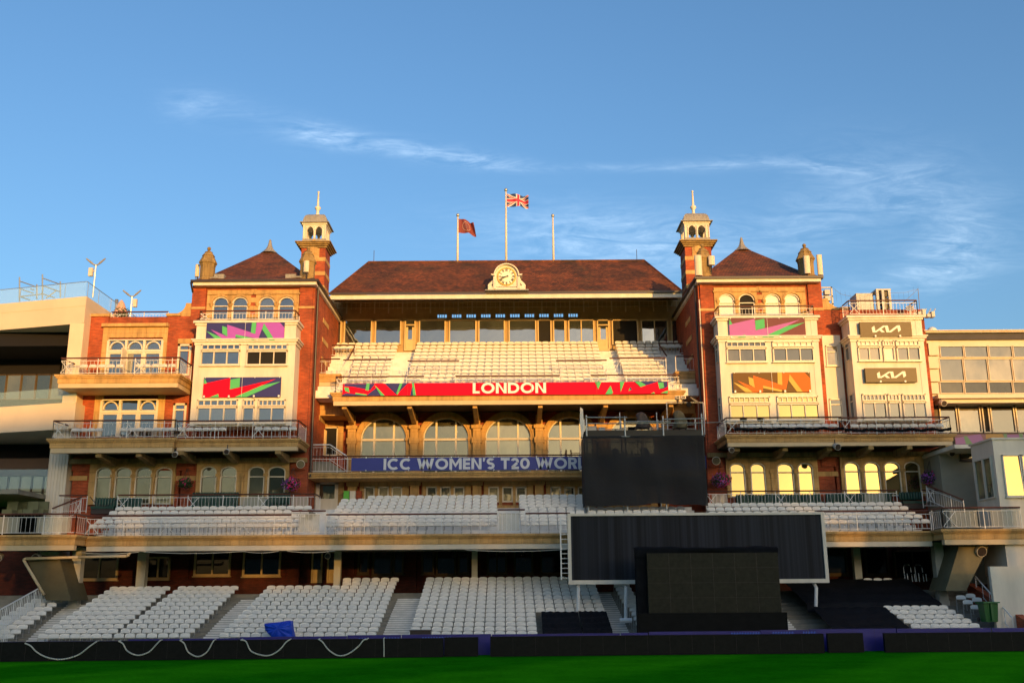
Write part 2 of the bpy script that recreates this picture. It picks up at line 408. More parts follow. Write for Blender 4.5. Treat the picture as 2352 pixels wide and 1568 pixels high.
def window(par, rect, Y, cols=(), rows=(), frame=None, glass=None, fw=.06, arch=0.0, d=.08, tilt=0.0, bw=None, name='window', sill=True, lower=None):
    """cols/rows: positions 0..1 of the bars; arch: rise of the head; lower: share of the height (from below) whose pane is of another material."""
    frame = frame or WFRAME; glass = glass or GLASS; bw = bw or fw * .8
    X0, X1, Z0, Z1 = rect; zs = Z1 - arch; xc, hw = (X0 + X1) / 2, (X1 - X0) / 2
    f = MB(); yb = Y - .004
    f.box(X0, X0 + fw, Y - d, yb, Z0 + fw, zs); f.box(X1 - fw, X1, Y - d, yb, Z0 + fw, zs); f.box(X0, X1, Y - d, yb, Z0, Z0 + fw)
    if arch: ring(f, xc, hw - fw, hw, zs, arch - fw, arch, Y - d, yb)
    else: f.box(X0, X1, Y - d, yb, Z1 - fw, Z1)
    for c_ in cols:
        x = X0 + c_ * (X1 - X0); top = Z1 - fw
        if arch: top = zs + (arch - fw) * math.sqrt(max(0, 1 - ((x - xc) / hw) ** 2))
        f.box(x - bw / 2, x + bw / 2, Y - d * .8, yb, Z0 + fw, top)
    for r_ in rows:
        z = Z0 + r_ * (Z1 - Z0); f.box(X0 + fw, X1 - fw, Y - d * .88, yb, z - bw / 2, z + bw / 2)
    if sill: f.box(X0 - .05, X1 + .05, Y - d - .05, yb, Z0 - .07, Z0 - .002)
    fo = f.build(name, frame, par)
    g = MB()
    zsplit = Z0 + lower[0] * (Z1 - Z0) if lower else Z0 + fw
    def shear(mb):
        if tilt: mb.v = [(v[0], v[1] - (Z1 - v[2]) * math.tan(tilt), v[2]) for v in mb.v]
    if arch: g.prism([(X0 + fw, zsplit), (X1 - fw, zsplit)] + arcpts(xc, hw - fw, zs, arch - fw)[::-1], Y - .02, Y - .010)
    else: g.box(X0 + fw, X1 - fw, Y - .02, Y - .010, zsplit, Z1 - fw)
    shear(g); g.build('pane', glass, fo)
    if lower:
        g = MB(); g.box(X0 + fw, X1 - fw, Y - .02, Y - .010, Z0 + fw, zsplit); shear(g); g.build('pane', lower[1], fo)
    return fo

def railing(par, pts, h=1.05, step=.16, name='railing', rail=None, post_every=1.6, r=.0085, glass=None, panels=()):
    """pts: foot line (3-D points). Balusters and posts are one part, the brown handrail its sub-part."""
    mb = MB(); pts = [Vector(p) for p in pts]
    for a, b in zip(pts, pts[1:]):
        L = (b - a).length; n = max(1, int(L / (step * 1.35))); up = Vector((0, 0, 1))
        mb.tube(a + up * .12, b + up * .12, .018, 4); mb.tube(a + up * (h - .14), b + up * (h - .14), .018, 4)
        every = max(2, int(post_every / step))
        for i in range(n + 1):
            p = a + (b - a) * (i / n)
            if i % every == 0 or i == n: mb.tube(p, p + up * h, .026, 4)
            else: mb.tube(p + up * .12, p + up * (h - .14), r, 4)
        k = 0
        for i in range(0, n - every, every * 2):       # crossed panels with a small ring
            p, q = a + (b - a) * (i / n), a + (b - a) * (min(i + max(2, every // 3), n) / n); c = (p + q) / 2 + up * (h * .5)
            for s_ in ((p + up * .12, q + up * (h - .14)), (q + up * .12, p + up * (h - .14))): mb.tube(s_[0], s_[1], .02, 4)
    o = mb.build(name, RAILW, par)
    hb = MB()
    for a, b in zip(pts, pts[1:]):
        hb.tube(a + Vector((0, 0, h + .02)), b + Vector((0, 0, h + .02)), .045, 6)
    hb.build('handrail', rail or BROWN, o)
    for (i, f0, f1) in panels:
        a, b = pts[i], pts[i + 1]; g = MB(); p, q = a + (b - a) * f0, a + (b - a) * f1
        off = Vector((0, .04, 0))
        g.poly([p + off + Vector((0, 0, .14)), q + off + Vector((0, 0, .14)), q + off + Vector((0, 0, h - .16)), p + off + Vector((0, 0, h - .16))])
        g.build('glass_panel', glass or FROST, o)
    return o

def balcony(par, x0, x1, Yf, Yb, ztop, zbot, mat=None, name='balcony', over=.16, band=None, soffit=None):
    """moulded stone edge: cap, fillet, fascia, lower beam; the slab runs back to Yb."""
    H = ztop - zbot; mb = MB()
    mb.box(x0 - over, x1 + over, Yf - over, Yb, ztop - .14 * H, ztop)
    mb.box(x0 - over * .6, x1 + over * .6, Yf - over * .6, Yb, ztop - .24 * H, ztop - .14 * H - .002)
    mb.box(x0 - over * .25, x1 + over * .25, Yf - over * .25, Yb, ztop - .30 * H, ztop - .24 * H - .002)
    mb.box(x0, x1, Yf, Yb, ztop - .62 * H, ztop - .30 * H - .002)
    mb.box(x0 + .02, x1 - .02, Yf + .02, Yb, ztop - .66 * H, ztop - .62 * H - .002)
    o = mb.build(name, mat or STONE, par)
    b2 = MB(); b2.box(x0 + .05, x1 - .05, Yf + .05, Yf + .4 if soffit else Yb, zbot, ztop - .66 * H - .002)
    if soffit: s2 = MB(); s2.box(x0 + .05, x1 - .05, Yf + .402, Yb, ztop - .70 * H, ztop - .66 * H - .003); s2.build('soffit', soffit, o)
    b2.build('lower_beam', band or BUFF, o)
    return o
# ============================================================ the pavilion
pav = thing('pavilion', 'long red brick cricket pavilion with tiled roofs, twin bell turrets and tiers of stone balconies', 'pavilion', (0, 62, 0))
YW = 61.0                                   # front wall of the two wings
YC = 66.3                                   # arcade wall of the middle
YU = 69.7                                   # glazed wall at the top of the upper terrace
XL0, XL1 = xat(447, 680, YW), xat(721.5, 730, YW)
XR0, XR1 = xat(1604.5, 700, YW), xat(1884, 700, YW)
ZE = zat(655, 60.5, 600) - .02              # wing eaves
# --- wing towers
mb = MB(); mb.box(XL0, XL1, YW, 73, 6.2, ZE + .3)
mb.box(XL0 - .12, XL0 + .75, YW - .12, YW + .02, 10, ZE + .25); mb.box(XL1 - .95, XL1 - .12, YW - .12, YW + .02, 10, ZE + .25)
mb.build('brick_tower', BRICK, pav, label='square brick wing with four arched windows beside the plain left-hand section'.replace('left-hand ', ''))
mb = MB(); mb.box(XR0, XR1, YW, 73, 6.2, ZE + .3)
mb.box(XR0 + .12, XR0 + .95, YW - .12, YW + .02, 10, ZE + .25); mb.box(XR1 - .75, XR1 + .12, YW - .12, YW + .02, 10, ZE + .25)
mb.build('brick_tower', BRICK, pav)
# --- low side sections
ZP = zat(727, YW, 320)
XS0 = xat(190, 850, YW)
mb = MB(); mb.box(XS0, XL0 - .13, YW + .05, 72, 6.2, ZP); mb.box(XS0 - .05, xat(250, 740, YW), YW - .06, YW + .6, 10, ZP); mb.box(xat(384, 740, YW), XL0 - .13, YW - .06, YW + .6, 10, ZP)
mb.build('brick_wall', BRICK, pav)
XS1 = xat(2128.5, 780, YW); ZP2 = zat(711, YW, 1930)
mb = MB(); mb.box(XR1 + .13, XS1, YW + .05, 72, 6.2, ZP2)
mb.build('brick_wall', BRICK, pav)
def coping(x0, x1, z0, z1): mb = MB(); mb.box(x0, x1, YW - .16, YW + .7, z0, z1); mb.build('stone_coping', STONE, pav)
coping(XS0 - .12, xat(252, 740, YW), ZP + .002, ZP + .16); coping(xat(382, 740, YW), xat(415, 740, YW), ZP + .002, ZP + .16); coping(XR1 + 1.2, xat(1952, 715, YW), ZP2 + .002, ZP2 + .14)
for sgn, xe in ((1, XL0 - .12), (-1, XR1 + .12)):
    z0 = ZP if sgn == 1 else ZP2; hgt = zat(696, YW, 440) - z0 if sgn == 1 else zat(685, YW, 1900) - z0
    pts = [(xe, z0), (xe, z0 + hgt), (xe - sgn * .38, z0 + hgt)]
    for i in range(9):
        t = i / 8 * math.pi / 2; pts.append((xe - sgn * (.38 + .75 * (1 - math.cos(t))), z0 + hgt * (1 - .82 * math.sin(t))))
    pts += [(xe - sgn * 1.25, z0)]
    mb = MB(); mb.prism(pts, YW - .02, YW + .5); mb.build('swept_shoulder', STONE, pav)
# --- wing roofs
def hip(par, x0, x1, y0, y1, z, ax0, ax1, ay, az):
    mb = MB(); s = .35
    p = [(x0, y0, z), (x1, y0, z), (x1, y1, z), (x0, y1, z)]
    q = []
    for (x, y, _) in p:                      # slight sprocket: flatter at the eaves
        tx = ax0 if x == x0 else ax1; q.append((x + (tx - x) * .22, y + (ay - y) * .22, z + (az - z) * .175))
    top = [(ax0, ay, az), (ax1, ay, az)]
    mb.v = p + q + top
    for i in range(4):
        j = (i + 1) % 4; mb.face([i, j, 4 + j, 4 + i])
    mb.face([4, 5, 9, 8]); mb.face([5, 6, 9]); mb.face([6, 7, 8, 9]); mb.face([7, 4, 8])
    return mb.build('roof', TILE, par)
for x0, x1, ax0, ax1, ay in ((440, 729, 610, 629, 576), (1598, 1890, 1694, 1714, 571)):
    X0, X1 = xat(x0, 655, 60.4), xat(x1, 655, 60.4)
    A0, A1 = at(ax0, ay, 66.4), at(ax1, ay, 66.4)
    rf = hip(pav, X0, X1, 60.4, 72.6, ZE + .34, A0.x, A1.x, 66.4, A0.z)
    c = (A0 + A1) / 2
    mb = MB(); mb.lathe((c.x, c.y, c.z - .22), [(.62, 0), (.44, .16), (.27, .34), (.17, .54), (.11, .78), (.08, .98), (.02, 1.06)], 8, math.pi / 8)
    mb.build('lead_finial', LEAD, rf)
    g = MB(); g.box(X0 - .06, X1 + .06, 60.30, 60.42, ZE + .22, ZE + .36); g.box(X0 - .06, X0 + .06, 60.425, 72.6, ZE + .22, ZE + .36); g.box(X1 - .06, X1 + .06, 60.425, 72.6, ZE + .22, ZE + .36)
    g.build('gutter', GUTTER, rf)
    g = MB(); g.box(X0 + .08, X1 - .08, 60.43, 72.5, ZE + .02, ZE + .215); g.build('eaves_board', WHITE, rf)
# --- stone pinnacles on the wing corners
def pinnacle(reg, xc, yball, ycap, ybase, Y, r):
    p = at(*dd(reg, xc, ybase), Y); zc = at(*dd(reg, xc, ycap), Y).z - p.z; zb = at(*dd(reg, xc, yball), Y).z - p.z
    mb = MB(); h = zb - zc
    mb.lathe(p, [(r * 1.08, -.3), (r * 1.08, .18), (r, .25), (r, zc - .26), (r * 1.06, zc - .22), (r * 1.06, zc - .14), (r * 1.22, zc - .06), (r * 1.22, zc),
                 (r * .80, zc + h * .38), (r * .88, zc + h * .40), (r * .82, zc + h * .45), (r * .48, zc + h * .64), (r * .54, zc + h * .66), (r * .26, zc + h * .72), (r * .16, zc + h * .78)], 8, math.pi / 8)
    o = mb.build('pinnacle', STONE_D, pav)
    mb = MB(); bc = (p.x, p.y, p.z + zc + h * .77); R_ = h * .115
    mb.lathe(bc, [(R_ * math.sin(math.pi * i / 8) + .001, R_ * (1 - math.cos(math.pi * i / 8))) for i in range(9)], 10)
    mb.build('stone_ball', STONE_D, o, True)
pinnacle('B', 382, 565, 708, 880, 61.2, .47)
pinnacle('B', 1278, 560, 700, 880, 61.2, .47)
pinnacle('E', 425, 598, 730, 905, 61.2, .47)
pinnacle('E', 1345, 595, 735, 905, 61.2, .50)
# --- bell turrets
def turret(reg, xl, xr, side):
    Y0 = 66.0
    X0, X1 = at(*dd(reg, xl, 650), Y0).x, at(*dd(reg, xr, 650), Y0).x
    w = X1 - X0; Y1 = Y0 + w * 1.05; xc, yc = (X0 + X1) / 2, (Y0 + Y1) / 2
    mid = (xl + xr) / 2
    Z = lambda y: at(*dd(reg, mid, y), Y0).z
    k = 0 if reg == 'B' else 48                 # the second photograph strip lies lower
    zc0, zc1 = Z(575 + k), Z(525 + k)
    mb = MB(); mb.box(X0, X1, Y0, Y1, 9, zc0)
    t = mb.build('bell_turret', BRICK, pav)
    mb = MB()
    for y in (675, 800, 925, 1050, 1175, 1300, 1425):
        z = Z(y + k); mb.box(X0 - .025, X1 + .025, Y0 - .025, Y1 + .025, z - .14, z + .14)
    mb.build('stone_band', STONE, t)
    mb = MB(); zt = Z(680 + k)
    mb.box(xc - .42, xc + .42, Y0 - .05, Y0 - .003, zt, zc0 - .02); mb.lathe((xc, Y0 - .05, zt + .75), [(.28, -.3), (.34, 0), (.18, .32)], 8, 0, 1, .2); mb.lathe((xc, Y0 - .05, zt + 1.25), [(.2, -.12), (.24, .1), (.08, .2)], 8, 0, 1, .25)
    mb.build('carved_panel', STONE, t)
    mb = MB(); e = .10
    for i, (f0, f1) in enumerate(((0, .3), (.3, .55), (.55, .8), (.8, 1))):
        mb.box(X0 - e, X1 + e, Y0 - e, Y1 + e, zc0 + (zc1 - zc0) * f0 + .002, zc0 + (zc1 - zc0) * f1); e += .10
    mb.build('stone_cornice', STONE_D, t)
    # lantern
    zl0, zl1 = Z(490 + k), Z(350 + k)
    mb = MB(); mb.box(X0 + .02, X1 - .02, Y0 + .02, Y1 - .02, zc1 + .002, zl0); mb.build('lead_base', LEAD, t)
    L0, L1, M0, M1 = X0 + .06, X1 - .06, Y0 + .06, Y1 - .06; th = .16
    mb = MB(); H = zl1 - zl0; zs = zl0 + H * .50; rise = H * .18; ze = zl0 + H * .80; wd = L1 - L0; ww = M1 - M0
    def arcade(a0, a1, put):
        W = a1 - a0; pw, mw = .16 * W, .09 * W; ow = (W - 2 * pw - mw) / 2
        put([(a0, zl0), (a0 + pw, zl0), (a0 + pw, ze), (a0, ze)]); put([(a1 - pw, zl0), (a1, zl0), (a1, ze), (a1 - pw, ze)])
        c = (a0 + a1) / 2; put([(c - mw / 2, zl0), (c + mw / 2, zl0), (c + mw / 2, ze), (c - mw / 2, ze)])
        for s0 in (a0 + pw, c + mw / 2):
            ap = arcpts(s0 + ow / 2, ow / 2, zs, rise + .12, 8); h_ = len(ap) // 2
            put([(s0, ze)] + ap[:h_ + 1] + [(s0 + ow / 2, ze)]); put([(s0 + ow / 2, ze)] + ap[h_:] + [(s0 + ow, ze)])
    arcade(L0, L1, lambda p: mb.prism(p, M0, M0 + th)); arcade(L0, L1, lambda p: mb.prism(p, M1 - th, M1))
    arcade(M0 + th + .003, M1 - th - .003, lambda p: mb.prismx(p, L0, L0 + th)); arcade(M0 + th + .003, M1 - th - .003, lambda p: mb.prismx(p, L1 - th, L1))
    mb.box(L0 - .03, L1 + .03, M0 - .03, M1 + .03, ze + .002, ze + H * .10); mb.box(L0 - .10, L1 + .10, M0 - .10, M1 + .10, ze + H * .10 + .002, zl1)
    for x in (L0 + .02, L0 + wd * .135, (L0 + L1) / 2, L1 - wd * .135, L1 - .02): mb.tube((x, M0 - .03, zl0), (x, M0 - .03, ze), .045, 8)
    mb.build('lantern', WHITE, t)
    mb = MB(); q = (L1 - L0) / 2 * 1.414; hd = Z(270 + k) - zl1
    prof = [(q * 1.30, .0), (q * 1.30, .05), (q * 1.08, .10), (q * 1.05, hd * .4), (q * .99, hd * .7), (q * .88, hd * .95), (q * .70, hd * 1.12), (q * .40, hd * 1.22), (q * .10, hd * 1.25)]
    mb.lathe((xc, yc, zl1 + .002), prof, 4, math.pi / 4, 1, (M1 - M0) / (L1 - L0))
    mb.build('lead_dome', LEAD, t)
    mb = MB(); z = zl1 + hd * 1.2; top = Z(25 + k) - z
    mb.lathe((xc, yc, z), [(.22, 0), (.20, .10), (.11, .22), (.10, .45), (.22, .62), (.22, .68), (.11, .78), (.085, top * .45), (.05, top * .93), (.085, top * .95), (.085, top * .98), (.03, top)], 10)
    mb.build('spire', WHITE, t, True)
turret('B', 1226, 1442, 1)
turret('E', 255, 490, -1)
# --- main roof
X0, X1 = xat(757, 674, 65.4), xat(1568, 674, 65.4); ZM = zat(671.5, 65.4)
r0, r1 = at(846, 602, 70.4), at(1480, 599, 70.4); zr = (r0.z + r1.z) / 2
mb = MB(); mb.v = [(X0, 65.4, ZM), (X1, 65.4, ZM), (r1.x, 70.4, zr), (r0.x, 70.4, zr), (X0, 73.5, ZM + 1.3), (X1, 73.5, ZM + 1.3), (r1.x, 72.4, zr - 1.6), (r0.x, 72.4, zr - 1.6)]
for f_ in ([0, 1, 2, 3], [1, 5, 6, 2], [4, 0, 3, 7], [3, 2, 6, 7]): mb.face(f_)
mroof = mb.build('roof', TILE, pav)
g = MB(); g.tube((r0.x, 70.4, zr), (r1.x, 70.4, zr), .10, 8); g.tube((r0.x, 70.4, zr), (X0, 65.4, ZM), .07, 6); g.tube((r1.x, 70.4, zr), (X1, 65.4, ZM), .07, 6); g.build('ridge_tiles', TILE, mroof)
g = MB(); g.box(X0, X1, 65.28, 65.42, ZM - .10, ZM + .03); g.build('gutter', GUTTER, mroof)
g = MB(); g.box(X0 + .05, X1 - .05, 65.43, 65.62, ZM - .40, ZM - .105); g.build('eaves_board', WHITE, mroof)
g = MB(); g.prismx([(65.63, ZM - .30), (65.63, ZM - .22), (YU + .3, ZM + 1.15), (YU + .3, ZM + 1.07)], X0, X1)
for i in range(9):
    x = X0 + (X1 - X0) * (i + .5) / 9; g.prismx([(65.66, ZM - .31), (65.66, ZM - .42), (67.4, ZM + .08), (67.4, ZM + .27)], x - .05, x + .05)
g.box(X0, X1, 67.35, 67.55, ZM + .02, ZM + .24)
g.build('eaves_soffit', DKBROWN, mroof)
# --- upper glazed wall with a lattice zone; the small lights above look right through the top storey
XU0, XU1 = xat(763, 750, YU), xat(1567, 750, YU)
zsl0, zsl1 = zat(728.5, YU), zat(719.5, YU); zwin = zat(733, YU); zfl = zat(800, YU)
slots = []
for i in range(10):
    a, b_ = 1004 + 33.45 * i, 1026 + 33.45 * i; slots.append((xat(a, 724, YU), xat(b_, 724, YU)))
mb = MB(); mb.box(XU0 - 1.5, XU1 + 1.5, YU, YU + .25, zsl1, ZM + 1.1); mb.box(XU0 - 1.5, XU1 + 1.5, YU, YU + .25, zfl - 1.5, zsl0)
xs = [XU0 - 1.5] + [v for s_ in slots for v in s_] + [XU1 + 1.5]
for a, b_ in zip(xs[::2], xs[1::2]): mb.box(a, b_, YU, YU + .25, zsl0, zsl1)
wallu = mb.build('panelled_wall', LATW, pav)
mb = MB()
for a, b_ in slots:
    for q in (0, .25, .5, .75): mb.box(a + (b_ - a) * q - .025, a + (b_ - a) * q + .025, YU - .02, YU + .1, zsl0, zsl1)
xa, xb = XU0, XU1; zt = ZM + .95
n_ = 25
for i in range(n_ + 1):
    x = xa + (xb - xa) * i / n_; mb.box(x - .05, x + .05, YU - .06, YU - .003, zsl1 + .05, zt)
    if i < n_:
        for q in (.33, .66):
            x2 = x + (xb - xa) / n_ * q; mb.box(x2 - .015, x2 + .015, YU - .035, YU - .003, zsl1 + .35, zt)
for q in (.36, .68, 1.0): z = zsl1 + .05 + (zt - zsl1 - .05) * q; mb.box(xa, xb, YU - .045, YU - .003, z - .02, z + .02)
mb.build('lattice', BUFF, wallu)
CW = plain('ochre_cream_paint', (.62, .45, .22), .5, .12, 1.5)
tops = [(764.5, 785, 0), (790, 855, 0), (861, 922, 0), (929, 955, 2), (962, 1024, 0), (1031, 1094.5, 0), (1098.5, 1160, 0), (1168, 1232, 0), (1234.5, 1267, 3), (1270, 1299, 0), (1305, 1365, 1), (1371, 1400, 2), (1405, 1466, 3), (1472, 1535, 1), (1541, 1563, 0)]
for a, b_, kind in tops:
    rect = R(a, 734, b_, 792, YU)
    if kind == 2:
        rect = R(a, 734, b_, 806, YU)
        o = window(pav, rect, YU, (), (.82,), CW, GLASS, .10, 0, .14, name='terrace_door', sill=False)
        mb = MB(); mb.box(rect[0] + .11, rect[1] - .11, YU - .07, YU - .022, rect[2] + .1, rect[2] + .85); mb.box(rect[0] + .11, rect[0] + .26, YU - .07, YU - .022, rect[2] + .852, rect[2] + 1.75); mb.box(rect[1] - .26, rect[1] - .11, YU - .07, YU - .022, rect[2] + .852, rect[2] + 1.75)
        mb.build('door_leaf', CW, o)
    else:
        window(pav, rect, YU, (.5,) if kind == 1 else (), (), CW, DARK if kind == 3 else GLASS, .09, 0, .14, sill=False)

# --- arched stone windows of the wing towers
def tower_windows(reg, px0, px1, py0, py1, wins, ytop, ybot):
    X0, X1, Z0, Z1 = RR(reg, px0, py0, px1, py1, YW)
    rects = [RR(reg, a, ytop, b, ybot, YW) for a, b, _ in wins]
    mb = MB(); yb, yf = YW - .004, YW - .17
    zs = rects[0][3] - (rects[0][1] - rects[0][0]) * .46
    # stone between and over the openings
    xs = [X0] + [v for r_ in rects for v in (r_[0], r_[1])] + [X1]
    mid = (rects[1][1] + rects[2][0]) / 2
    for i in range(0, len(xs), 2):
        if i == 4: mb.box(xs[i], mid - .16, yf, yb, Z0, zs); mb.box(mid + .16, xs[i + 1], yf, yb, Z0, zs)
        else: mb.box(xs[i], xs[i + 1], yf, yb, Z0, zs)
    for r_ in rects:
        hw = (r_[1] - r_[0]) / 2; xc = (r_[0] + r_[1]) / 2; ap = arcpts(xc, hw, zs, r_[3] - zs, 12)
        mb.prism([(r_[0], Z1)] + ap[:7] + [(xc, Z1)], yf, yb); mb.prism([(xc, Z1)] + ap[6:] + [(r_[1], Z1)], yf, yb)
        ring(mb, xc, hw + .02, hw + .14, zs, r_[3] - zs + .02, r_[3] - zs + .14, yf - .05, yf - .003)
        for x in (r_[0] - .07, r_[1] + .07): mb.lathe((x, yf, zs - .22), [(.06, 0), (.13, .14), (.15, .22)], 8)
    for i in range(0, len(xs), 2):
        a, b_ = xs[i], xs[i + 1]
        if i == 4: mb.box(a, mid - .16, yf, yb, zs + .002, Z1); mb.box(mid + .16, b_, yf, yb, zs + .002, Z1)
        else: mb.box(a, b_, yf, yb, zs + .002, Z1)
    for a, b_ in ((rects[0][0] - .35, rects[1][1] + .35), (rects[2][0] - .35, rects[3][1] + .35)):
        z = Z1 - .32; mb.box(a, b_, yf - .07, yf - .003, z, z + .10)
    mb.build('stone_window_surround', STONE, pav)
    bb = MB(); bb.box(mid - .155, mid + .155, yf + .03, yb, Z0, Z1); br = bb.build('brick_pier', BRICK, pav)
    sb = MB()
    for q in (.02, .30, .58, .86):
        z = Z0 + (Z1 - Z0) * q; sb.box(mid - .158, mid + .158, yf - .002, yf + .028, z, z + (Z1 - Z0) * .16)
    sb.build('stone_block', STONE, br)
    for r_, (_, _, kind) in zip(rects, wins):
        h = r_[3] - r_[2]
        rows = (.60,)
        window(pav, r_, YW, (), rows, WFRAME, {'g': GLASS, 'b': PANEW, 'd': DARK}[kind], .07, r_[3] - zs, .12, name='arched_window', sill=False)
tower_windows('B', 388, 1207, 955, 1222, [(438, 582, 'g'), (610, 754, 'g'), (848, 994, 'g'), (1026, 1168, 'g')], 1015, 1222)
tower_windows('E', 515, 1332, 990, 1250, [(556, 700, 'b'), (733, 877, 'd'), (968, 1108, 'b'), (1141, 1280, 'b')], 1046, 1250)
# stone bands on the towers
def band(x0, x1, y0, y1, z0, z1): mb = MB(); mb.box(x0, x1, y0, y1, z0, z1); mb.build('stone_band', STONE, pav)
for x0, x1 in ((XL0 - .14, XL0 + .78), (XL1 - .98, XL1 + .03)): band(x0, x1, YW - .15, YW - .124, zat(710, YW, 600), zat(705, YW, 600))
for x0, x1 in ((XR0 - .03, XR0 + .98), (XR1 - .78, XR1 + .14)): band(x0, x1, YW - .15, YW - .124, zat(715, YW, 1700), zat(709, YW, 1700))
for z in (20.2, 18.9, 17.6, 16.3, 15.0, 13.7):
    for X, s_ in ((XL1, 1), (XR0, -1)): band(X, X + s_ * .03, 63.9, 65.9, z - .15, z + .15)
for xp in (XL1 + .12, XR0 - .12): mb = MB(); mb.tube((xp, YW + .3, 9.6), (xp, YW + .3, ZE + .1), .07, 8); mb.tube((xp, YW + .3, ZE + .1), (xp, 60.5, ZE + .25), .07, 8); mb.build('downpipe', GUTTER, pav)
mb = MB(); mb.tube((XL0 - .1, YW - .1, ZE - .3), (XL0 - .1, 60.4, ZE + .2), .06, 8); mb.build('downpipe', GUTTER, pav)
mb = MB(); x = xat(1605, 800, YW) + .16; mb.tube((x, YW - .15, zat(965, YW, 1605)), (x, YW - .15, zat(690, YW, 1605)), .035, 6)
mb.build('white_conduit', WHITE, pav)

# --- white panelled bays
YB = 59.5
def bay(x0, x1, ytop, ycor, ybot, midy=None):
    ym = (ytop + ybot) / 2; X0, X1 = xat(x0, ym, YB), xat(x1, ym, YB); xm = (x0 + x1) / 2
    Zt, Zc, Zb = zat(ytop, YB, xm), zat(ycor, YB, xm), zat(ybot, YB, xm)
    mb = MB(); mb.box(X0, X1, YB, YW - .002, Zb, Zt - .25)
    o = mb.build('white_bay', WHITE, pav)
    tr = MB()
    for (z0, z1, e) in ((Zt - .25, Zt - .12, .10), (Zt - .118, Zt, .20), (Zc - .05, Zc + .06, .17), (Zc + .062, Zc + .14, .24), (Zc - .22, Zc - .052, .07)):
        tr.box(X0 - e, X1 + e, YB - e, YW - .003, z0, z1)
    for x in (X0, X1 - .34): tr.box(x - .025, x + .365, YB - .025, YB - .003, Zb, Zc - .225); tr.box(x - .02, x + .36, YB - .02, YB - .003, Zc + .145, Zt - .255)
    tr.box(X0 - .02, X0 - .003, YB + .2, YW - .3, Zc + .3, Zt - .5)
    tr.build('moulding', WHITE, o)
    lead = MB(); lead.box(X0 - .18, X1 + .18, YB - .18, YW - .003, Zt + .002, Zt + .05); lead.build('lead_flashing', LEAD, o)
    return o, X0, X1, Zt, Zc, Zb
def bay_window(o, rect, ncol, ntran, kind='g', lower=None, tilt=0.0, tr=.30, upper=None):
    X0, X1, Z0, Z1 = rect; zt = Z1 - (Z1 - Z0) * tr
    window(pav, (X0, X1, Z0, zt - .03), YB, [i / ncol for i in range(1, ncol)], (), WFRAME, {'g': GLASS, 'k': GLASS_K, 'd': DARK, 'y': GLASS_B, 'w': PANEW}[kind], .07, 0, .13, tilt=tilt)
    f = window(pav, (X0, X1, zt + .03, Z1), YB, [i / ntran for i in range(1, ntran)], (), WFRAME, {'g': GLASS, 'k': GLASS_K, 'y': GLASS_B, 'w': PANEW}[upper or 'g'], .07, 0, .12, tilt=tilt, sill=False, bw=.05, name='transom_window')
ob, *bl = bay(445, 675, 738, 784, 978)
for q in ((462, 791, 552, 839, 'g', 3), (567, 791, 661, 839, 'd', 3)): bay_window(ob, R(*q[:4], YB), 3, 6 if q[0] < 500 else 7, q[4])
for q in ((452.5, 918, 545.5, 972, 'g', 3, 6), (557, 918, 585, 972, 'g', 1, 3), (592.5, 918, 655.5, 972, 'g', 2, 6)): bay_window(ob, R(*q[:4], YB), q[5], q[6], q[4])
ob2, *br_ = bay(1655, 1884, 727, 777, 972)
for q in ((1668, 785, 1760, 832, 'k', 'k'), (1774, 784, 1868, 831, 'k', 'w')): bay_window(ob2, R(*q[:4], YB), 3, 7, q[4], upper=q[5])
for q in ((1675, 911, 1769, 965, 'y', 'y'), (1785, 910, 1880, 964, 'y', 'y')): bay_window(ob2, R(*q[:4], YB), 3, 8, q[4], upper=q[5], tilt=rad(1.2))
ob3, *bk = bay(1960, 2127, 726, 776, 968)
for q in ((1969.5, 782, 2021, 829, 2, 5, 'k', 'w'), (2027.5, 782, 2053.5, 829, 1, 4, 'w', 'w'), (2058, 782, 2112, 829, 2, 5, 'k', 'w')): bay_window(ob3, R(*q[:4], YB), q[4], q[5], q[6], upper=q[7])
for q in ((1981, 905, 2035.5, 963, 2, 6, 'k', 'k'), (2040, 905, 2067, 963, 1, 3, 'k', 'k'), (2073, 905, 2127, 963, 2, 6, 'k', 'k')): bay_window(ob3, R(*q[:4], YB), q[4], q[5], q[6], upper=q[7])
# panelled strip between the two right bays, with its small window and door
mb = MB(); s0 = RR('F', 545, 360, 690, 1120, YW); mb.box(xat(1894, 870, YW), xat(1936, 870, YW), YW - .14, YW - .004, s0[2], s0[3])
sp_ = mb.build('white_panel_strip', WHITE, pav)
window(pav, R(1897, 794, 1925, 840, YW - .14), YW - .14, (), (.68,), WFRAME, GLASS_K, .06, 0, .08)
window(pav, R(1906, 916, 1935, 966, YW - .14), YW - .14, (), (.74,), WFRAME, GLASS_K, .07, 0, .08, name='door', sill=False)
# windows on the side of the KIA bay and the right bay
for X, zz in ((bk[0], ((782, 829), (905, 963))), (br_[0], ((785, 832), (911, 965)))):
    for y0, y1 in zz:
        z1, z0 = zat(y0, 60.2, 1940), zat(y1, 60.2, 1940); f = MB()
        f.box(X - .06, X - .003, 59.85, 59.91, z0, z1); f.box(X - .06, X - .003, 60.45, 60.51, z0, z1); f.box(X - .06, X - .003, 59.912, 60.448, z0, z0 + .06); f.box(X - .06, X - .003, 59.912, 60.448, z1 - .06, z1); f.box(X - .06, X - .003, 59.912, 60.448, z1 - .5, z1 - .44)
        fo = f.build('window', WFRAME, pav); g = MB(); g.box(X - .02, X - .01, 59.912, 60.448, z0 + .062, z1 - .062); g.build('pane', GLASS, fo)

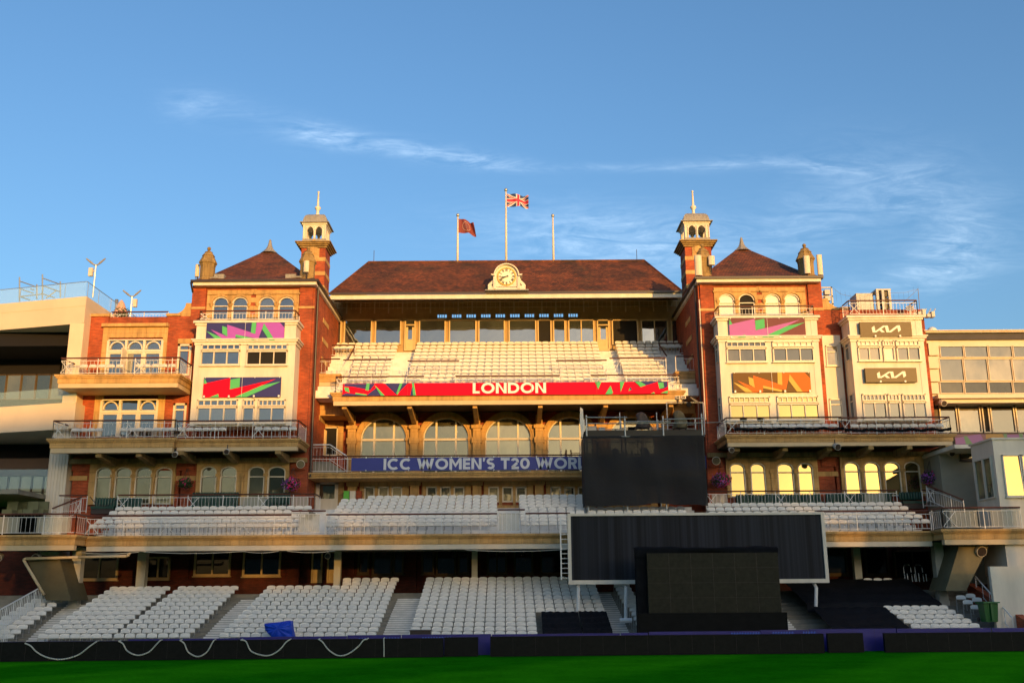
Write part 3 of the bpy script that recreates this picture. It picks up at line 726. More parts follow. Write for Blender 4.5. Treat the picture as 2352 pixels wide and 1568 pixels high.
# --- garden-end section: stone frame with three arched doors, upper and lower
mb = MB(); a = RR('A', 915, 790, 1495, 1235, YW); yf = YW - .12
mb.box(a[0] - .05, a[1] + .05, yf - .22, YW + .5, zat(752, YW, 310), zat(745, YW, 310)); mb.box(a[0], a[1], yf, YW + .04, zat(776, YW, 310), zat(752, YW, 310) - .002)
o1 = RR('A', 965, 925, 1450, 1235, YW)
mb.box(a[0], o1[0], yf, YW + .04, 13.5, zat(776, YW, 310) - .002); mb.box(o1[1], a[1], yf, YW + .04, 13.5, zat(776, YW, 310) - .002)
q = RR('A', 1590, 920, 1715, 1235, YW); mb.box(q[0] - .02, q[1], yf - .02, YW + .04, at(405, 790, YW).z, at(405, 779, YW).z)
mb.build('stone_door_surround', STONE, pav)
def triple(rect, arches, name='glazed_door'):
    X0, X1, Z0, Z1 = rect; f = MB(); g = MB(); yw = YW - .01; w = (X1 - X0) / 3; zt = Z1 - (Z1 - Z0) * .30
    f.box(X0, X1, yw - .16, yw, zt - .16, zt); f.box(X0, X1, yw - .16, yw, Z1 - .08, Z1)
    for i in range(4): x = X0 + w * i; f.box(x - .07, x + .07, yw - .15, yw, Z0, Z1 - .082)
    for i in range(3):
        xc = X0 + w * (i + .5); hw = w / 2 - .09
        if arches[i]: ring(f, xc, hw - .07, hw, zt + .05, Z1 - zt - .24, Z1 - zt - .16, yw - .13, yw)
        f.box(xc - w / 2 + .07, xc - w / 2 + .14, yw - .11, yw, Z0, zt - .162); f.box(xc + w / 2 - .14, xc + w / 2 - .07, yw - .11, yw, Z0, zt - .162); f.box(xc - w / 2 + .142, xc + w / 2 - .142, yw - .11, yw, zt - .26, zt - .164)
    g.box(X0, X1, yw - .03, yw - .02, Z0, Z1)
    fo = f.build(name, WFRAME, pav); g.build('pane', GLASS, fo)
triple(o1, (1, 1, 1))
o2 = RR('G', 905, 108, 1405, 440, YW); triple(o2, (1, 0, 1))
mb = MB(); yf = YW - .10
mb.box(o2[0] - .45, o2[0] - .06, yf, YW + .04, o2[2], o2[3] + .3); mb.box(o2[1] + .06, o2[1] + .45, yf, YW + .04, o2[2], o2[3] + .3)
mb.build('stone_door_surround', STONE, pav)
window(pav, RR('A', 1592, 968, 1712, 1250, YW), YW - .07, (), (.80,), WFRAME, GLASS, .13, 0, .12, name='door', sill=False)
window(pav, RR('G', 1550, 145, 1670, 440, YW), YW - .07, (), (.80,), WFRAME, GLASS, .13, 0, .12, name='door', sill=False)
# one leaf of the upper doors stands open
mb = MB(); x = o1[0] + (o1[1] - o1[0]) * .36; zt = o1[3] - (o1[3] - o1[2]) * .33
mb.prismx([(YW - .95, o1[2]), (YW - .2, o1[2]), (YW - .2, zt), (YW - .95, zt)], x - .03, x + .03); mb.build('open_door_leaf', WFRAME, pav)
# --- balconies of the wings
zt, zb = zat(860, 58.4, 270), zat(889.5, 58.4, 270)
b1 = (xat(132, 875, 58.4), xat(410, 875, 58.4))
balcony(pav, b1[0], b1[1], 58.4, YW - .005, zt, zb, STONE)
railing(pav, [(b1[0] + .25, YW - .3, zt), (b1[0] + .05, 58.5, zt), (b1[1] - .05, 58.5, zt), (b1[1] - .05, YW - .3, zt)], 1.02)
TOPL = zt
zt, zb = zat(1006.5, 57.9, 250), zat(1039, 57.9, 250)
b2 = (xat(114, 1020, 57.9), xat(398, 1020, 57.9), xat(684, 1020, 58.3))
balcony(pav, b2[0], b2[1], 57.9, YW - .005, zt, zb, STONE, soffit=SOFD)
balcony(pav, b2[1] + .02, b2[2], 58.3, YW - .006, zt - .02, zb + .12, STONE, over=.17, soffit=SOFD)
railing(pav, [(b2[0] + .25, YW - .3, zt), (b2[0] + .05, 58.02, zt), (b2[1], 58.02, zt), (b2[1], 58.4, zt), (b2[2] - .05, 58.4, zt), (b2[2] - .05, YW - .3, zt)], 1.05, panels=((2, .02, .0),) and ())
ZB2 = zt
for x in (229.8, 322, 417, 521, 640):
    X = xat(x, 1045, 58.4); mb = MB(); zs_ = zb + (.0 if x < 400 else .12) - .003
    mb.prismx([(58.15, zs_), (58.15, zs_ - .22), (58.5, zs_ - .25), (60.2, zs_ - .46), (60.6, zs_ - .46), (60.6, zs_)], X - .16, X + .16); mb.build('bracket', STONE_D, pav)
mb = MB(); mb.box(xat(150, 1050, 60.6) - .4, XL1 - .02, 60.605, YW - .006, zb - .28, zb - .004); mb.build('stone_beam', STONE_D, pav)
zt, zb = zat(997.5, 57.9, 1800), zat(1024, 57.9, 1800)
b3 = (xat(1670, 1010, 57.9), xat(1938, 1010, 57.9), xat(2190, 1010, 58.3))
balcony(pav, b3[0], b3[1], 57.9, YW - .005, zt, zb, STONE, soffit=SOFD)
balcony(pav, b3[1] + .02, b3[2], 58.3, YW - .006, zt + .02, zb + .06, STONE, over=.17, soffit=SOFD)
railing(pav, [(b3[0] + .05, YW - .3, zt), (b3[0] + .05, 58.02, zt), (b3[1], 58.02, zt), (b3[1], 58.42, zt + .03), (b3[2] - .05, 58.42, zt + .03), (b3[2] - .05, YW - .3, zt + .03)], 1.0)
ZB3 = zt
for x in (1693, 1803, 1905, 2000, 2089, 2178):
    X = xat(x, 1028, 58.4); mb = MB(); zs_ = zb - .003 + (.06 if x > 1938 else 0)
    mb.prismx([(58.35, zs_), (58.35, zs_ - .22), (58.7, zs_ - .25), (60.2, zs_ - .44), (60.6, zs_ - .44), (60.6, zs_)], X - .15, X + .15); mb.build('bracket', STONE_D, pav)
mb = MB(); mb.box(XR0 + .02, xat(2160, 1050, 60.6), 60.605, YW - .006, zb - .27, zb - .004); mb.build('stone_beam', STONE_D, pav)
# rails on top of the bays and the flat roof
def bay_rail(bl, zz, h=.85, raised=None):
    X0, X1 = bl[0] + .1, bl[1] - .1; zz = bl[2] + .06
    railing(pav, [(X0, YW - .25, zz), (X0, YB + .1, zz), (X1, YB + .1, zz), (X1, YW - .25, zz)], h, .15)
bay_rail(bl, 0, .62); bay_rail(br_, 0, .62); bay_rail(bk, 0, .95)
railing(pav, [(xat(252, 745, YW), YW + .1, zat(746, YW, 310)), (xat(383, 745, YW), YW + .1, zat(746, YW, 310))], .85, .14)

# --- terrace balcony with the red banner, and the small stone side boxes
zt, zb = zat(899, 62), zat(928, 62)
l0, l1 = xat(764, 914, 62), xat(1569, 908, 62); ZL = zt
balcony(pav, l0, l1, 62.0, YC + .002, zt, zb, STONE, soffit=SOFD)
for (x0, x1, y0, y1) in ((695, 779, 859, 886), (1554, 1636, 852.5, 878)):
    a = R(x0, y0, x1, y1, 63.4); balcony(pav, a[0], a[1], 63.4, 68, a[3], a[2], STONE, over=.10)
    railing(pav, [(a[0], 63.5, a[3]), (a[1], 63.5, a[3])], 1.0)
for (x0, x1, y0, y1) in ((707, 790, 889, 954), (1545, 1621, 882, 949)):
    a = R(x0, y0, x1, y1, 64.1); mb = MB(); mb.box(a[0], a[1], 64.1, YC - .004, a[2], a[3]); i = .35
    mb.box(a[0] + i, a[1] - i, 64.06, 64.097, a[2] + i, a[3] - i); mb.build('stone_panel', STONE, pav)
# --- arcade wall
mb = MB(); mb.box(XL1 - .6, XR0 + .6, YC, YC + .5, 6.5, zt - .3); mb.build('brick_wall', BRICK, pav)
zsp = zat(1007, YC); PXM = (at(1300, 1000, YC).x - at(1100, 1000, YC).x) / 200
ZI = zat(1083, 61.4)
mids = [882 + 142.4 * i for i in range(5)]; cols_ = [811 + 142.4 * i for i in range(6)]
for i, xm in enumerate(mids):
    xc = xat(xm, 1000, YC); r_in, r_out = 52 * PXM, 64 * PXM
    mb = MB(); ring(mb, xc, r_in, r_out, zsp, r_in * .93, r_out * .97, YC - .34, YC - .004, 18); ring(mb, xc, r_in + .12, r_out - .08, zsp, r_in * .93 + .12, r_out * .97 - .08, YC - .38, YC - .345, 18)
    mb.box(xc - r_out, xc - r_in, YC - .34, YC - .004, ZI, zsp - .002); mb.box(xc + r_in, xc + r_out, YC - .34, YC - .004, ZI, zsp - .002)
    mb.box(xc - r_out - .06, xc - r_in + .05, YC - .42, YC - .342, zsp - .16, zsp + .04); mb.box(xc + r_in - .05, xc + r_out + .06, YC - .42, YC - .342, zsp - .16, zsp + .04)
    mb.build('stone_arch', STONE, pav)
    zt0 = zat(1005, YC)
    f = window(pav, (xc - r_in, xc + r_in, ZI, zsp + r_in * .93), YC, (.29, .72), (), WFRAME, GLASS_G, .07, r_in * .93, .16, bw=.12, name='arched_window', sill=False)
    b_ = MB(); b_.box(xc - r_in + .07, xc + r_in - .07, YC - .15, YC - .03, zsp - .12, zsp + .03); b_.build('transom', WFRAME, f)
ZSM = zat(1160, YC)
for i, x in enumerate(cols_):
    X = xat(x, 1000, YC); mb = MB()
    mb.box(X - .26, X + .26, YC - .62, YC - .385, ZI, zb - .9); mb.box(X - .34, X + .34, YC - .66, YC - .386, zsp - .35, zsp + .02); mb.box(X - .36, X + .36, YC - .7, YC - .387, zb - .92, zb - .70)
    mb.box(X - .22, X + .22, YC - .55, YC - .388, zb - .698, zb - .02); mb.prismx([(62.4, zb - .01), (62.4, zb - .16), (65.4, zb - .62), (65.68, zb - .62), (65.68, zb - .01)], X - .14, X + .14)
    mb.build('stone_pilaster', STONE, pav)
    X = xat(x, 1120, 63.6); mb = MB(); mb.box(X - .27, X + .27, 63.2, 63.594, ZSM - .6, ZI - .60); mb.box(X - .37, X + .37, 63.1, 63.593, ZI - .598, ZI - .36); mb.build('stone_pilaster', STONE, pav)
# door at the stair head
a = RR('C', 160, 840, 430, 1140, YC); d_ = RR('C', 220, 885, 380, 1140, YC); mb = MB()
mb.box(a[0], d_[0], YC - .16, YC - .004, a[2], a[3]); mb.box(d_[1], a[1], YC - .16, YC - .004, a[2], a[3]); mb.box(d_[0], d_[1], YC - .16, YC - .004, d_[3], a[3]); so_ = mb.build('stone_door_surround', STONE, pav)
window(pav, d_, YC, (), (), WFRAME, DARK, .08, 0, .13, name='open_doorway', sill=False)
mb = MB(); mb.prism([(d_[0] + .1, d_[2]), (d_[0] + .52, d_[2]), (d_[0] + .52, d_[3] - .3), (d_[0] + .1, d_[3] - .08)], YC - .5, YC - .44); mb.build('door_leaf', CW, pav)
# --- lower balcony (blue banner) and the wall below it
ib0, ib1 = xat(686, 1087, 61.4), xat(1648, 1080, 61.4)
mb = MB(); z = ZI
for (d0, d1, e) in ((0, .08, .20), (.082, .17, .13), (.172, .28, .05), (.282, .34, .10)): mb.box(ib0 - e, ib1 + e, 61.4 - e, YC - .35, z - d1, z - d0)
mb.build('balcony', STONE, pav)
YD = 63.6; mb = MB(); mb.box(xat(700, 1100, YD), XR0 + .6, YD, YC - .01, 6.5, ZI - .345); mb.build('brick_wall', BRICK, pav)
railing(pav, [(ib0 + .1, 61.5, ZI), (xat(807, 1080, 61.4), 61.5, ZI), (ib1, 61.5, ZI)], 1.0)
for i, xm in enumerate(mids):
    mb = MB(); xs = [xat(xm + v, 1130, YD) for v in (-55, 58)]; z1 = zat(1106, YD)
    rects = [R(xm + v - 12.4, 1117, xm + v + 12.4, 1153, YD) for v in (-33, -1, 30)]
    ed = [xs[0]] + [v for r_ in rects for v in (r_[0], r_[1])] + [xs[1]]; z0, zz1 = rects[0][2], rects[0][3]
    for q in range(0, 8, 2): mb.box(ed[q], ed[q + 1], YD - .15, YD - .004, z0 - .2, zz1)
    mb.box(xs[0], xs[1], YD - .15, YD - .004, zz1 + .002, z1); mb.box(xs[0] - .05, xs[1] + .05, YD - .22, YD - .004, z1 + .002, z1 + .1); mb.box(xs[0], xs[1], YD - .2, YD - .004, z0 - .5, z0 - .202)
    mb.build('stone_window_surround', STONE, pav)
    for r_ in rects: window(pav, r_, YD, (), (), WFRAME, GLASS_O, .09, 0, .10, sill=False, name='casement_window')
a = R(726, 1104, 777, 1178, YD); mb = MB(); mb.box(a[0] - .35, a[0], YD - .14, YD - .004, a[2], a[3] + .3); mb.box(a[1], a[1] + .35, YD - .14, YD - .004, a[2], a[3] + .3); mb.box(a[0], a[1], YD - .14, YD - .004, a[3], a[3] + .3); mb.build('stone_door_surround', STONE, pav)
o = window(pav, a, YD, (), (), WHITE, GLASS_G, .22, 0, .10, name='white_door', sill=False); mb = MB(); mb.box(a[0] + .2, a[1] - .2, YD - .09, YD - .022, a[2] + .1, a[2] + .9); mb.build('door_panel', WHITE, o)
# --- arched windows behind the wing terraces
def low_windows(rows_, ytop, ybot, ytr, tilt, glass, span):
    a = R(span[0], ytop - 12, span[1], ybot, YW); rects = [R(x0, ytop, x1, ybot, YW) for x0, x1 in rows_]
    mb = MB(); rise = .34; zs = rects[0][3] - rise; yb_, yf = YW - .004, YW - .18
    ed = [a[0]] + [v for r_ in rects for v in (r_[0], r_[1])] + [a[1]]
    for q in range(0, len(ed), 2): mb.box(ed[q], ed[q + 1], yf, yb_, a[2], zs)
    for q in range(0, len(ed) - 2, 2):
        if q: X = (ed[q] + ed[q + 1]) / 2; mb.tube((X, yf - .02, a[2]), (X, yf - .02, zs - .3), .09, 8); mb.box(X - .14, X + .14, yf - .12, yf - .003, zs - .3, zs - .12)
    for r_ in rects:
        hw, xc = (r_[1] - r_[0]) / 2, (r_[0] + r_[1]) / 2; ap = arcpts(xc, hw, zs, rise, 12)
        mb.prism([(r_[0], a[3])] + ap[:7] + [(xc, a[3])], yf, yb_); mb.prism([(xc, a[3])] + ap[6:] + [(r_[1], a[3])], yf, yb_)
        ring(mb, xc, hw + .02, hw + .10, zs, rise + .02, rise + .10, yf - .04, yf - .003, 10)
    for q in range(0, len(ed), 2): mb.box(ed[q], ed[q + 1], yf, yb_, zs + .002, a[3])
    mb.build('stone_window_surround', STONE, pav)
    for r_ in rects: window(pav, r_, YW, (), (1 - (ytr - ytop) / (ybot - ytop),), WFRAME, glass, .075, rise, .15, tilt=tilt, name='arched_window', sill=False)
low_windows([(219.5, 256.7), (264.4, 303), (310.7, 349.2), (358, 396.7)], 1073, 1158, 1096, 0, GLASS_G, (206, 403))
low_windows([(461, 498), (506, 544.3), (570, 608), (615, 656)], 1071, 1158, 1095, 0, GLASS_G, (452, 664))
low_windows([(1676, 1711.5), (1723, 1758), (1784.6, 1823), (1831.6, 1868)], 1063, 1142, 1085, rad(2.2), GLASS_B, (1668, 1878))
low_windows([(1938.7, 1974.6), (1984, 2021), (2030, 2068), (2076.6, 2113)], 1060, 1139, 1083, rad(2.2), GLASS_B, (1930, 2122))
for (x0, x1) in ((156, 200), (404, 450), (1880, 1926), (2124, 2160)):
    z = zat(1098 - (10 if x0 > 1000 else 0), YW, x0); band(xat(x0, 1100, YW), xat(x1, 1100, YW), YW - .03, YW + .046, z - .14, z + .14)

# --- the deck of the middle tier: stone front, soffit, columns, ground-floor wall
YM = 54.0; ZM0, ZM1 = zat(1226, YM, 1000), zat(1260.8, YM, 1000)
m0, m1 = xat(172, 1240, 52.7), xat(2167, 1230, 52.7)
balcony(pav, m0 + .02, m1 - .02, YM, 60.9, ZM0, ZM1, STONE, over=.17, band=plain('pale_beam', (.66, .56, .42), .5, .15, 1.5), soffit=DARK)  # near-black soffit slab deepens the shade under the deck by colour
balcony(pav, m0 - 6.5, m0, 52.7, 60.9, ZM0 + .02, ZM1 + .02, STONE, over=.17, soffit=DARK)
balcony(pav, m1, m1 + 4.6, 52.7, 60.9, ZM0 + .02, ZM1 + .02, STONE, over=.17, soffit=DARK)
GF = 62.0
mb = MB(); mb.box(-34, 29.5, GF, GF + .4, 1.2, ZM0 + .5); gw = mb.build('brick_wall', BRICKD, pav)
for (x0, x1, y0, y1, nc) in ((186, 273, 1270, 1331, 2), (336, 392, 1278, 1330, 2), (447, 531, 1262, 1322, 2), (558.5, 646, 1262, 1323, 2), (822, 849, 1260, 1318, 1), (855, 902, 1260, 1321, 1), (903, 928, 1260, 1318, 1), (968, 998, 1260, 1318, 1), (1001, 1048, 1260, 1321, 1), (1051, 1078, 1260, 1318, 1), (1118, 1165, 1258, 1318, 2), (1180, 1225, 1258, 1318, 1), (1240, 1300, 1258, 1318, 1), (1885, 1945, 1255, 1320, 1), (1985, 2040, 1255, 1320, 1), (2052, 2140, 1262, 1330, 2)):
    window(pav, R(x0, y0, x1, y1, GF), GF, [i / nc for i in range(1, nc)], (), DKBROWN if x0 > 800 else BUFF, GLASS_D, .12, 0, .14, name='ground_floor_window')
for (x0, x1) in ((716, 741), (752, 779)):
    a = R(x0, 1265, x1, 1338, GF); o = window(pav, a, GF, (), (), CW, GLASS_D, .10, 0, .12, name='panelled_door', sill=False); mb = MB(); mb.box(a[0] + .11, a[1] - .11, GF - .09, GF - .022, a[2], a[2] + (a[3] - a[2]) * .42); mb.build('door_panel', CW, o)
for (x0, x1) in ((412, 436), (940, 957), (700, 713), (800, 815), (1085, 1105), (660, 690)):
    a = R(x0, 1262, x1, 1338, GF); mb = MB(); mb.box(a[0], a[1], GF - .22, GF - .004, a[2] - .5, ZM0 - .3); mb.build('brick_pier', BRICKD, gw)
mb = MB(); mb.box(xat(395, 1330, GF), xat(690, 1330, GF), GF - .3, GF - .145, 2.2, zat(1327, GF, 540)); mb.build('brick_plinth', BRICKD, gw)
COLM = plain('cream_column_paint', (.62, .57, .46), .6, .15, 1)
for (x0, x1, Y, zfoot) in ((164, 185, 55.2, 1.7), (314.5, 334, 57.7, 2.2), (767, 782, 58, 2.3), (1083.5, 1096.5, 58, 2.3), (1963, 1979, 57.8, 2.2), (2150, 2171, 55.2, 1.7)):
    X0, X1 = xat(x0, 1300, Y), xat(x1, 1300, Y); w = (X0 + X1) / 2; mb = MB()
    mb.box(X0, X1, Y, Y + (X1 - X0), zfoot - .9, ZM1 - .01 + .3); mb.box(X0 - .03, X1 + .03, Y - .03, Y + (X1 - X0) + .03, zfoot - .9, zfoot + .45); mb.build('column', COLM, pav)
# stair soffits at both ends
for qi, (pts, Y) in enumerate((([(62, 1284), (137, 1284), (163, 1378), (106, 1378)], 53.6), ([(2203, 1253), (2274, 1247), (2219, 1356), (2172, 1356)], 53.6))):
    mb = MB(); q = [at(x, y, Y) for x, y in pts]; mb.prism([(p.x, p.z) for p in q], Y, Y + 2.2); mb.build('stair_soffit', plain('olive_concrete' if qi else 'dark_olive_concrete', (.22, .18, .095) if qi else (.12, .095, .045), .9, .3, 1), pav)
# raked steps of the middle tier
MR_N, MR_Y, MR_D, MR_Z, MR_H = 9, 55.0, .82, ZM0 - .16, .256
def rake(x0, x1, n, y0, dp, z0, h, yend, name, mat, zlow):
    pts = [(y0 - .45, zlow), (y0 - .45, z0)]
    for k in range(1, n): y = y0 - .45 + dp * k; pts += [(y, z0 + h * (k - 1)), (y, z0 + h * k)]
    pts += [(yend, z0 + h * (n - 1)), (yend, zlow)]
    mb = MB(); mb.prismx(pts[::-1], x0, x1); return mb.build(name, mat, pav)
rake(xat(690, 1190, 58), xat(1612, 1190, 58), 9, MR_Y, MR_D, MR_Z, MR_H, 63.59, 'seating_deck', CONC_P, ZM0 - .6)
MW_H = .30
rake(m0, xat(690, 1190, 58) - .01, 6, MR_Y, MR_D, MR_Z, MW_H, YW - .01, 'seating_deck', CONC_P, ZM0 - .6)
rake(xat(1612, 1190, 58) + .01, m1, 6, MR_Y, MR_D, MR_Z, MW_H, YW - .01, 'seating_deck', CONC_P, ZM0 - .6)
# front rail of the middle tier, in runs, with hazy glass at the gangways
zr_ = ZM0 + .02
def mrun(x0, x1, Y=54.1, h=1.02, **k): return railing(pav, [(xat(x0, 1215, Y), Y, zr_), (xat(x1, 1215, Y), Y, zr_)], h, .165, **k)
mrun(196, 668); mrun(669, 747, h=1.22, panels=((0, .2, .82),)); mrun(748, 1142); mrun(1143, 1206, h=1.22, panels=((0, .05, .8),)); mrun(1207, 1310); mrun(1880, 2140)
railing(pav, [(m0 - 6, 52.85, zr_), (m0 - .1, 52.85, zr_), (m0 - .1, 54.1, zr_)], 1.05, .17, panels=((0, .2, .5), (0, .65, .95)))
railing(pav, [(m1 + .1, 54.1, zr_), (m1 + .1, 52.85, zr_), (m1 + 4.2, 52.85, zr_)], 1.08, .17, panels=((1, .1, .45), (1, .62, .95)))
# rails of the two lounge terraces
zl = MR_Z + MW_H * 5 + .28; YT = 59.25
for q0, q1 in ((m0 + 1, xat(716, 1190, 59.2)), (xat(1640, 1190, 59.2), m1 - 1)): mb = MB(); mb.box(q0, q1, 58.98, YW - .02, zl - .5, zl - .01); mb.build('lounge_deck', CONC, pav)
railing(pav, [(xat(135, 1150, YT), YT, zl), (xat(200, 1150, YT), YT, zl)], 1.0, .15)
railing(pav, [(xat(270, 1150, YT), YT, zl), (xat(722, 1150, YT), YT, zl), (xat(722, 1150, YT), YW, zl)], 1.0, .15, panels=((0, .62, .75), (0, .88, .97)))
railing(pav, [(xat(1622, 1140, YT), YT, zl), (xat(2060, 1140, YT), YT, zl)], 1.0, .15, panels=((0, .03, .11), (0, .83, .94)))
railing(pav, [(xat(2118, 1135, YT), YT, zl), (xat(2196, 1130, YT), YT, zl)], 1.0, .15)
# side stairs down to the front deck, both ends
for (p, q) in (((185, 1168), (118, 1192)), ((2130, 1140), (2215, 1172))):
    P, Q = at(p[0], p[1], 57.6), at(q[0], q[1], 54.6)
    railing(pav, [tuple(P - Vector((0, 0, .3))), tuple(Q - Vector((0, 0, .4)))], .95, .16)
# short stair with white rails at the arcade door
zd = a0 = ZI
P = [at(705, 1050, 62.4), at(757, 1050, 62.4), at(797, 1080, 62.4)]
railing(pav, [(P[0].x, 62.4, ZI + .85), (P[1].x, 62.4, ZI + .85), (P[2].x, 62.4, ZI + .1)], 1.0, .14, rail=RAILW)
mb = MB(); mb.prism([(P[0].x, ZI + .85), (P[1].x, ZI + .85), (P[2].x, ZI + .1), (P[2].x, ZI), (P[0].x, ZI)], 62.5, 63.9); mb.build('landing', CONC, pav)

# --- upper terrace deck and its rails
UT_N, UT_Y, UT_D, UT_Z = 11, 62.9, .64, zat(868, 62.9) - .82
UT_H = (zat(785, UT_Y + 10 * UT_D) - .82 - UT_Z) / 10
rake(XU0 - .2, XU1 + .2, 11, UT_Y, UT_D, UT_Z, UT_H, YU - .01, 'seating_deck', CONC_P, ZL - .25)
zf = ZL + .02
railing(pav, [(l0 + .15, YC - .5, zf), (l0 + .15, 62.1, zf), (xat(974, 870, 62.1), 62.1, zf)], 1.0, .2)
railing(pav, [(xat(1046, 870, 62.1), 62.1, zf), (xat(1286, 870, 62.1), 62.1, zf)], 1.0, .2)
railing(pav, [(xat(1357, 870, 62.1), 62.1, zf), (l1 - .15, 62.1, zf), (l1 - .15, YC - .5, zf)], 1.0, .2)
for (xa_, xb_, yt, row) in ((788, 898, 826, 2), (936, 1055, 829, 2), (1277, 1394, 828, 2), (1400, 1530, 822, 2)):
    Y = UT_Y + row * UT_D - .25; z = UT_Z + row * UT_H; h = zat(yt, Y, (xa_ + xb_) / 2) - z
    railing(pav, [(xat(xa_, 840, Y), Y, z), (xat(xb_, 840, Y), Y, z)], max(.8, min(1.5, h)), .13)
for xa_, ya_, xb_, yb2 in ((816, 794, 799, 826), (1512, 789, 1531, 817)):
    A_, B_ = at(xa_, ya_, 67.6), at(xb_, yb2, 65.6)
    mb = MB(); mb.tube(A_, B_, .05, 6); mb.build('slanting_handrail', BROWN, pav)
for xa_, xb_, yt in ((752, 816, 793), (1512, 1578, 789)):
    Y = 67.4; z = zat(yt + 26, Y, xa_); railing(pav, [(xat(xa_, 800, Y), Y, z), (xat(xb_, 800, Y), Y, z)], zat(yt, Y, xa_) - z, .13)
    mb = MB(); mb.box(xat(xa_, 800, Y) - .1, xat(xb_, 800, Y) + .05, Y - .05, YU - .02, z - .5, z - .01); mb.build('side_deck', CONC_P, pav)
# ============================================================ ground
mb = MB(); mb.box(-1500, 1500, -1500, 1500, -.4, 0); g = mb.build('outfield_grass', GRASS); g['kind'] = 'structure'
def plan(mb, pts, z0, z1):
    k, n = len(mb.v), len(pts); ar = sum(pts[i][0] * pts[(i + 1) % n][1] - pts[(i + 1) % n][0] * pts[i][1] for i in range(n))
    if ar < 0: pts = pts[::-1]
    mb.v += [(p[0], p[1], z0) for p in pts] + [(p[0], p[1], z1) for p in pts]
    mb.face([k + i for i in reversed(range(n))]); mb.face([k + n + i for i in range(n)])
    for i in range(n): j = (i + 1) % n; mb.face([k + i, k + j, k + n + j, k + n + i])
# terraces of the lower tier
LT_Y, LT_D, LT_Z, LT_H = 49.5, .61, .10, .2
pts = [(49.15, -.2), (49.15, LT_Z)]
for k in range(1, 14): y = 49.15 + LT_D * k; pts += [(y, LT_Z + LT_H * (k - 1)), (y, LT_Z + LT_H * k)]
pts += [(61.99, LT_Z + LT_H * 13), (61.99, -.2)]
mb = MB(); mb.prismx(pts[::-1], -31, 27.5); g = mb.build('terrace_steps', CONC); g['kind'] = 'structure'
def aisle(xl0, xr0, xl1, xr1, k0, k1):
    mb = MB()
    for k in range(k0, k1):
        for h in (0, 1):
            t = (k + h * .5) / 13; Y = LT_Y - .35 + LT_D * (k + h * .5); yy = 1452 - 131 * t
            a = xat(xl0 + (xl1 - xl0) * t, yy, Y); b_ = xat(xr0 + (xr1 - xr0) * t, yy, Y); z = LT_Z + LT_H * k
            if h: mb.box(a, b_, Y, Y + LT_D / 2 - .004, z + .003, z + LT_H * .5)
            mb.mi = 1; zt_ = z + LT_H * .5 * h; mb.box(a, b_, Y - .012, Y + .19, zt_ - .068, zt_ + .012); mb.mi = 0
    o = mb.build('aisle_steps', [CONC, CONC_P]); o['kind'] = 'structure'
aisle(36, 85, 185, 240, 0, 11); aisle(440, 500, 570, 628, 0, 12); aisle(867, 935, 920, 975, 0, 12); aisle(1411, 1460, 1367, 1400, 0, 13); aisle(1796, 1862, 1700, 1745, 0, 13); aisle(2266, 2302, 2040, 2080, 0, 12)

# ============================================================ seats
def seat_parts():
    def shell(cols, w, top, bot, yf, bow, th, rnd, lean):
        mb = MB(); k = 0; n = cols + 1; v = []
        for i in range(n):
            u = -1 + 2 * i / cols; x = u * w / 2; dr = rnd * abs(u) ** 3.2; y = yf - bow * u * u
            for z, dy in ((bot + dr * .2, 0), (top - dr, lean)):
                v.append((x, y + dy, z)); v.append((x, y + dy + th, z))
        mb.v = v
        for i in range(cols):
            a = i * 4; b = a + 4
            for q in ((a, b, b + 2, a + 2), (a + 1, a + 3, b + 3, b + 1), (a + 2, b + 2, b + 3, a + 3), (a, a + 1, b + 1, b)): mb.face(list(q))
        mb.face([0, 2, 3, 1]); e = cols * 4; mb.face([e, e + 1, e + 3, e + 2]); return mb
    back = shell(10, .462, .86, .62, .05, .05, .035, .058, .05)
    pan = shell(6, .42, .80, .662, -.015, -.02, .05, .05, .03)
    leg = MB(); leg.box(-.245, -.215, -.05, .16, .0, .06).box(-.245, -.215, .04, .10, .06, .50).box(-.245, -.215, -.10, .05, .40, .46); leg.box(-.22, .21, -.01, .02, .64, .658).box(-.24, -.225, -.02, .10, .46, .66)  # thin cross bar added as the dark shadow line below each pan
    return back, pan, leg
SB, SP, SL = seat_parts()
PROTO = None
seats = []      # (position, turn, block, row, number, of)
def block(tag_, rows_, Yf, k0, xl0, xr0, k1, xl1, xr1, turn=0.0, skip=None, flip=False, pitch=.5):
    for k in rows_:
        Y, z = Yf(k); yb = 1400
        def xx(xl, xr, kk): Y2, z2 = Yf(kk); yy = 784 - FOC * math.tan(math.atan2(z2 + .6 - CAM_Z, Y2) - PITCH); return xat(xl, yy, Y2), xat(xr, yy, Y2)
        a0, b0 = xx(xl0, xr0, k0); a1, b1_ = xx(xl1, xr1, k1); t = (k - k0) / (k1 - k0)
        A, B_ = a0 + (a1 - a0) * t, b0 + (b1_ - b0) * t; n = max(1, int((B_ - A) / pitch + .5)); p = (B_ - A) / n
        for i in range(n):
            x = A + p * (i + .5)
            if skip and skip(x, k): continue
            seats.append(((x, Y + random.uniform(-.01, .01), z), rad(turn) + random.uniform(-.02, .02), tag_, k, (n - i) if flip else (i + 1), n))
lt = lambda k: (LT_Y + LT_D * k, LT_Z + LT_H * k)
mw = lambda k: (MR_Y + MR_D * k, MR_Z + MW_H * k)
mt = lambda k: (MR_Y + MR_D * k, MR_Z + MR_H * k)
ut = lambda k: (UT_Y + UT_D * k, UT_Z + UT_H * k)
block('narrow end block beside the sloping stair rail', range(0, 9), lt, 0, -70, 33, 8, 70, 144, 12, flip=True)
block('turned block behind the first three ropes', range(0, 12), lt, 0, 87, 257, 11, 252, 390, 10)
block('block joined to the turned block', range(0, 12), lt, 0, 260, 437, 11, 408, 547, 2, flip=True)
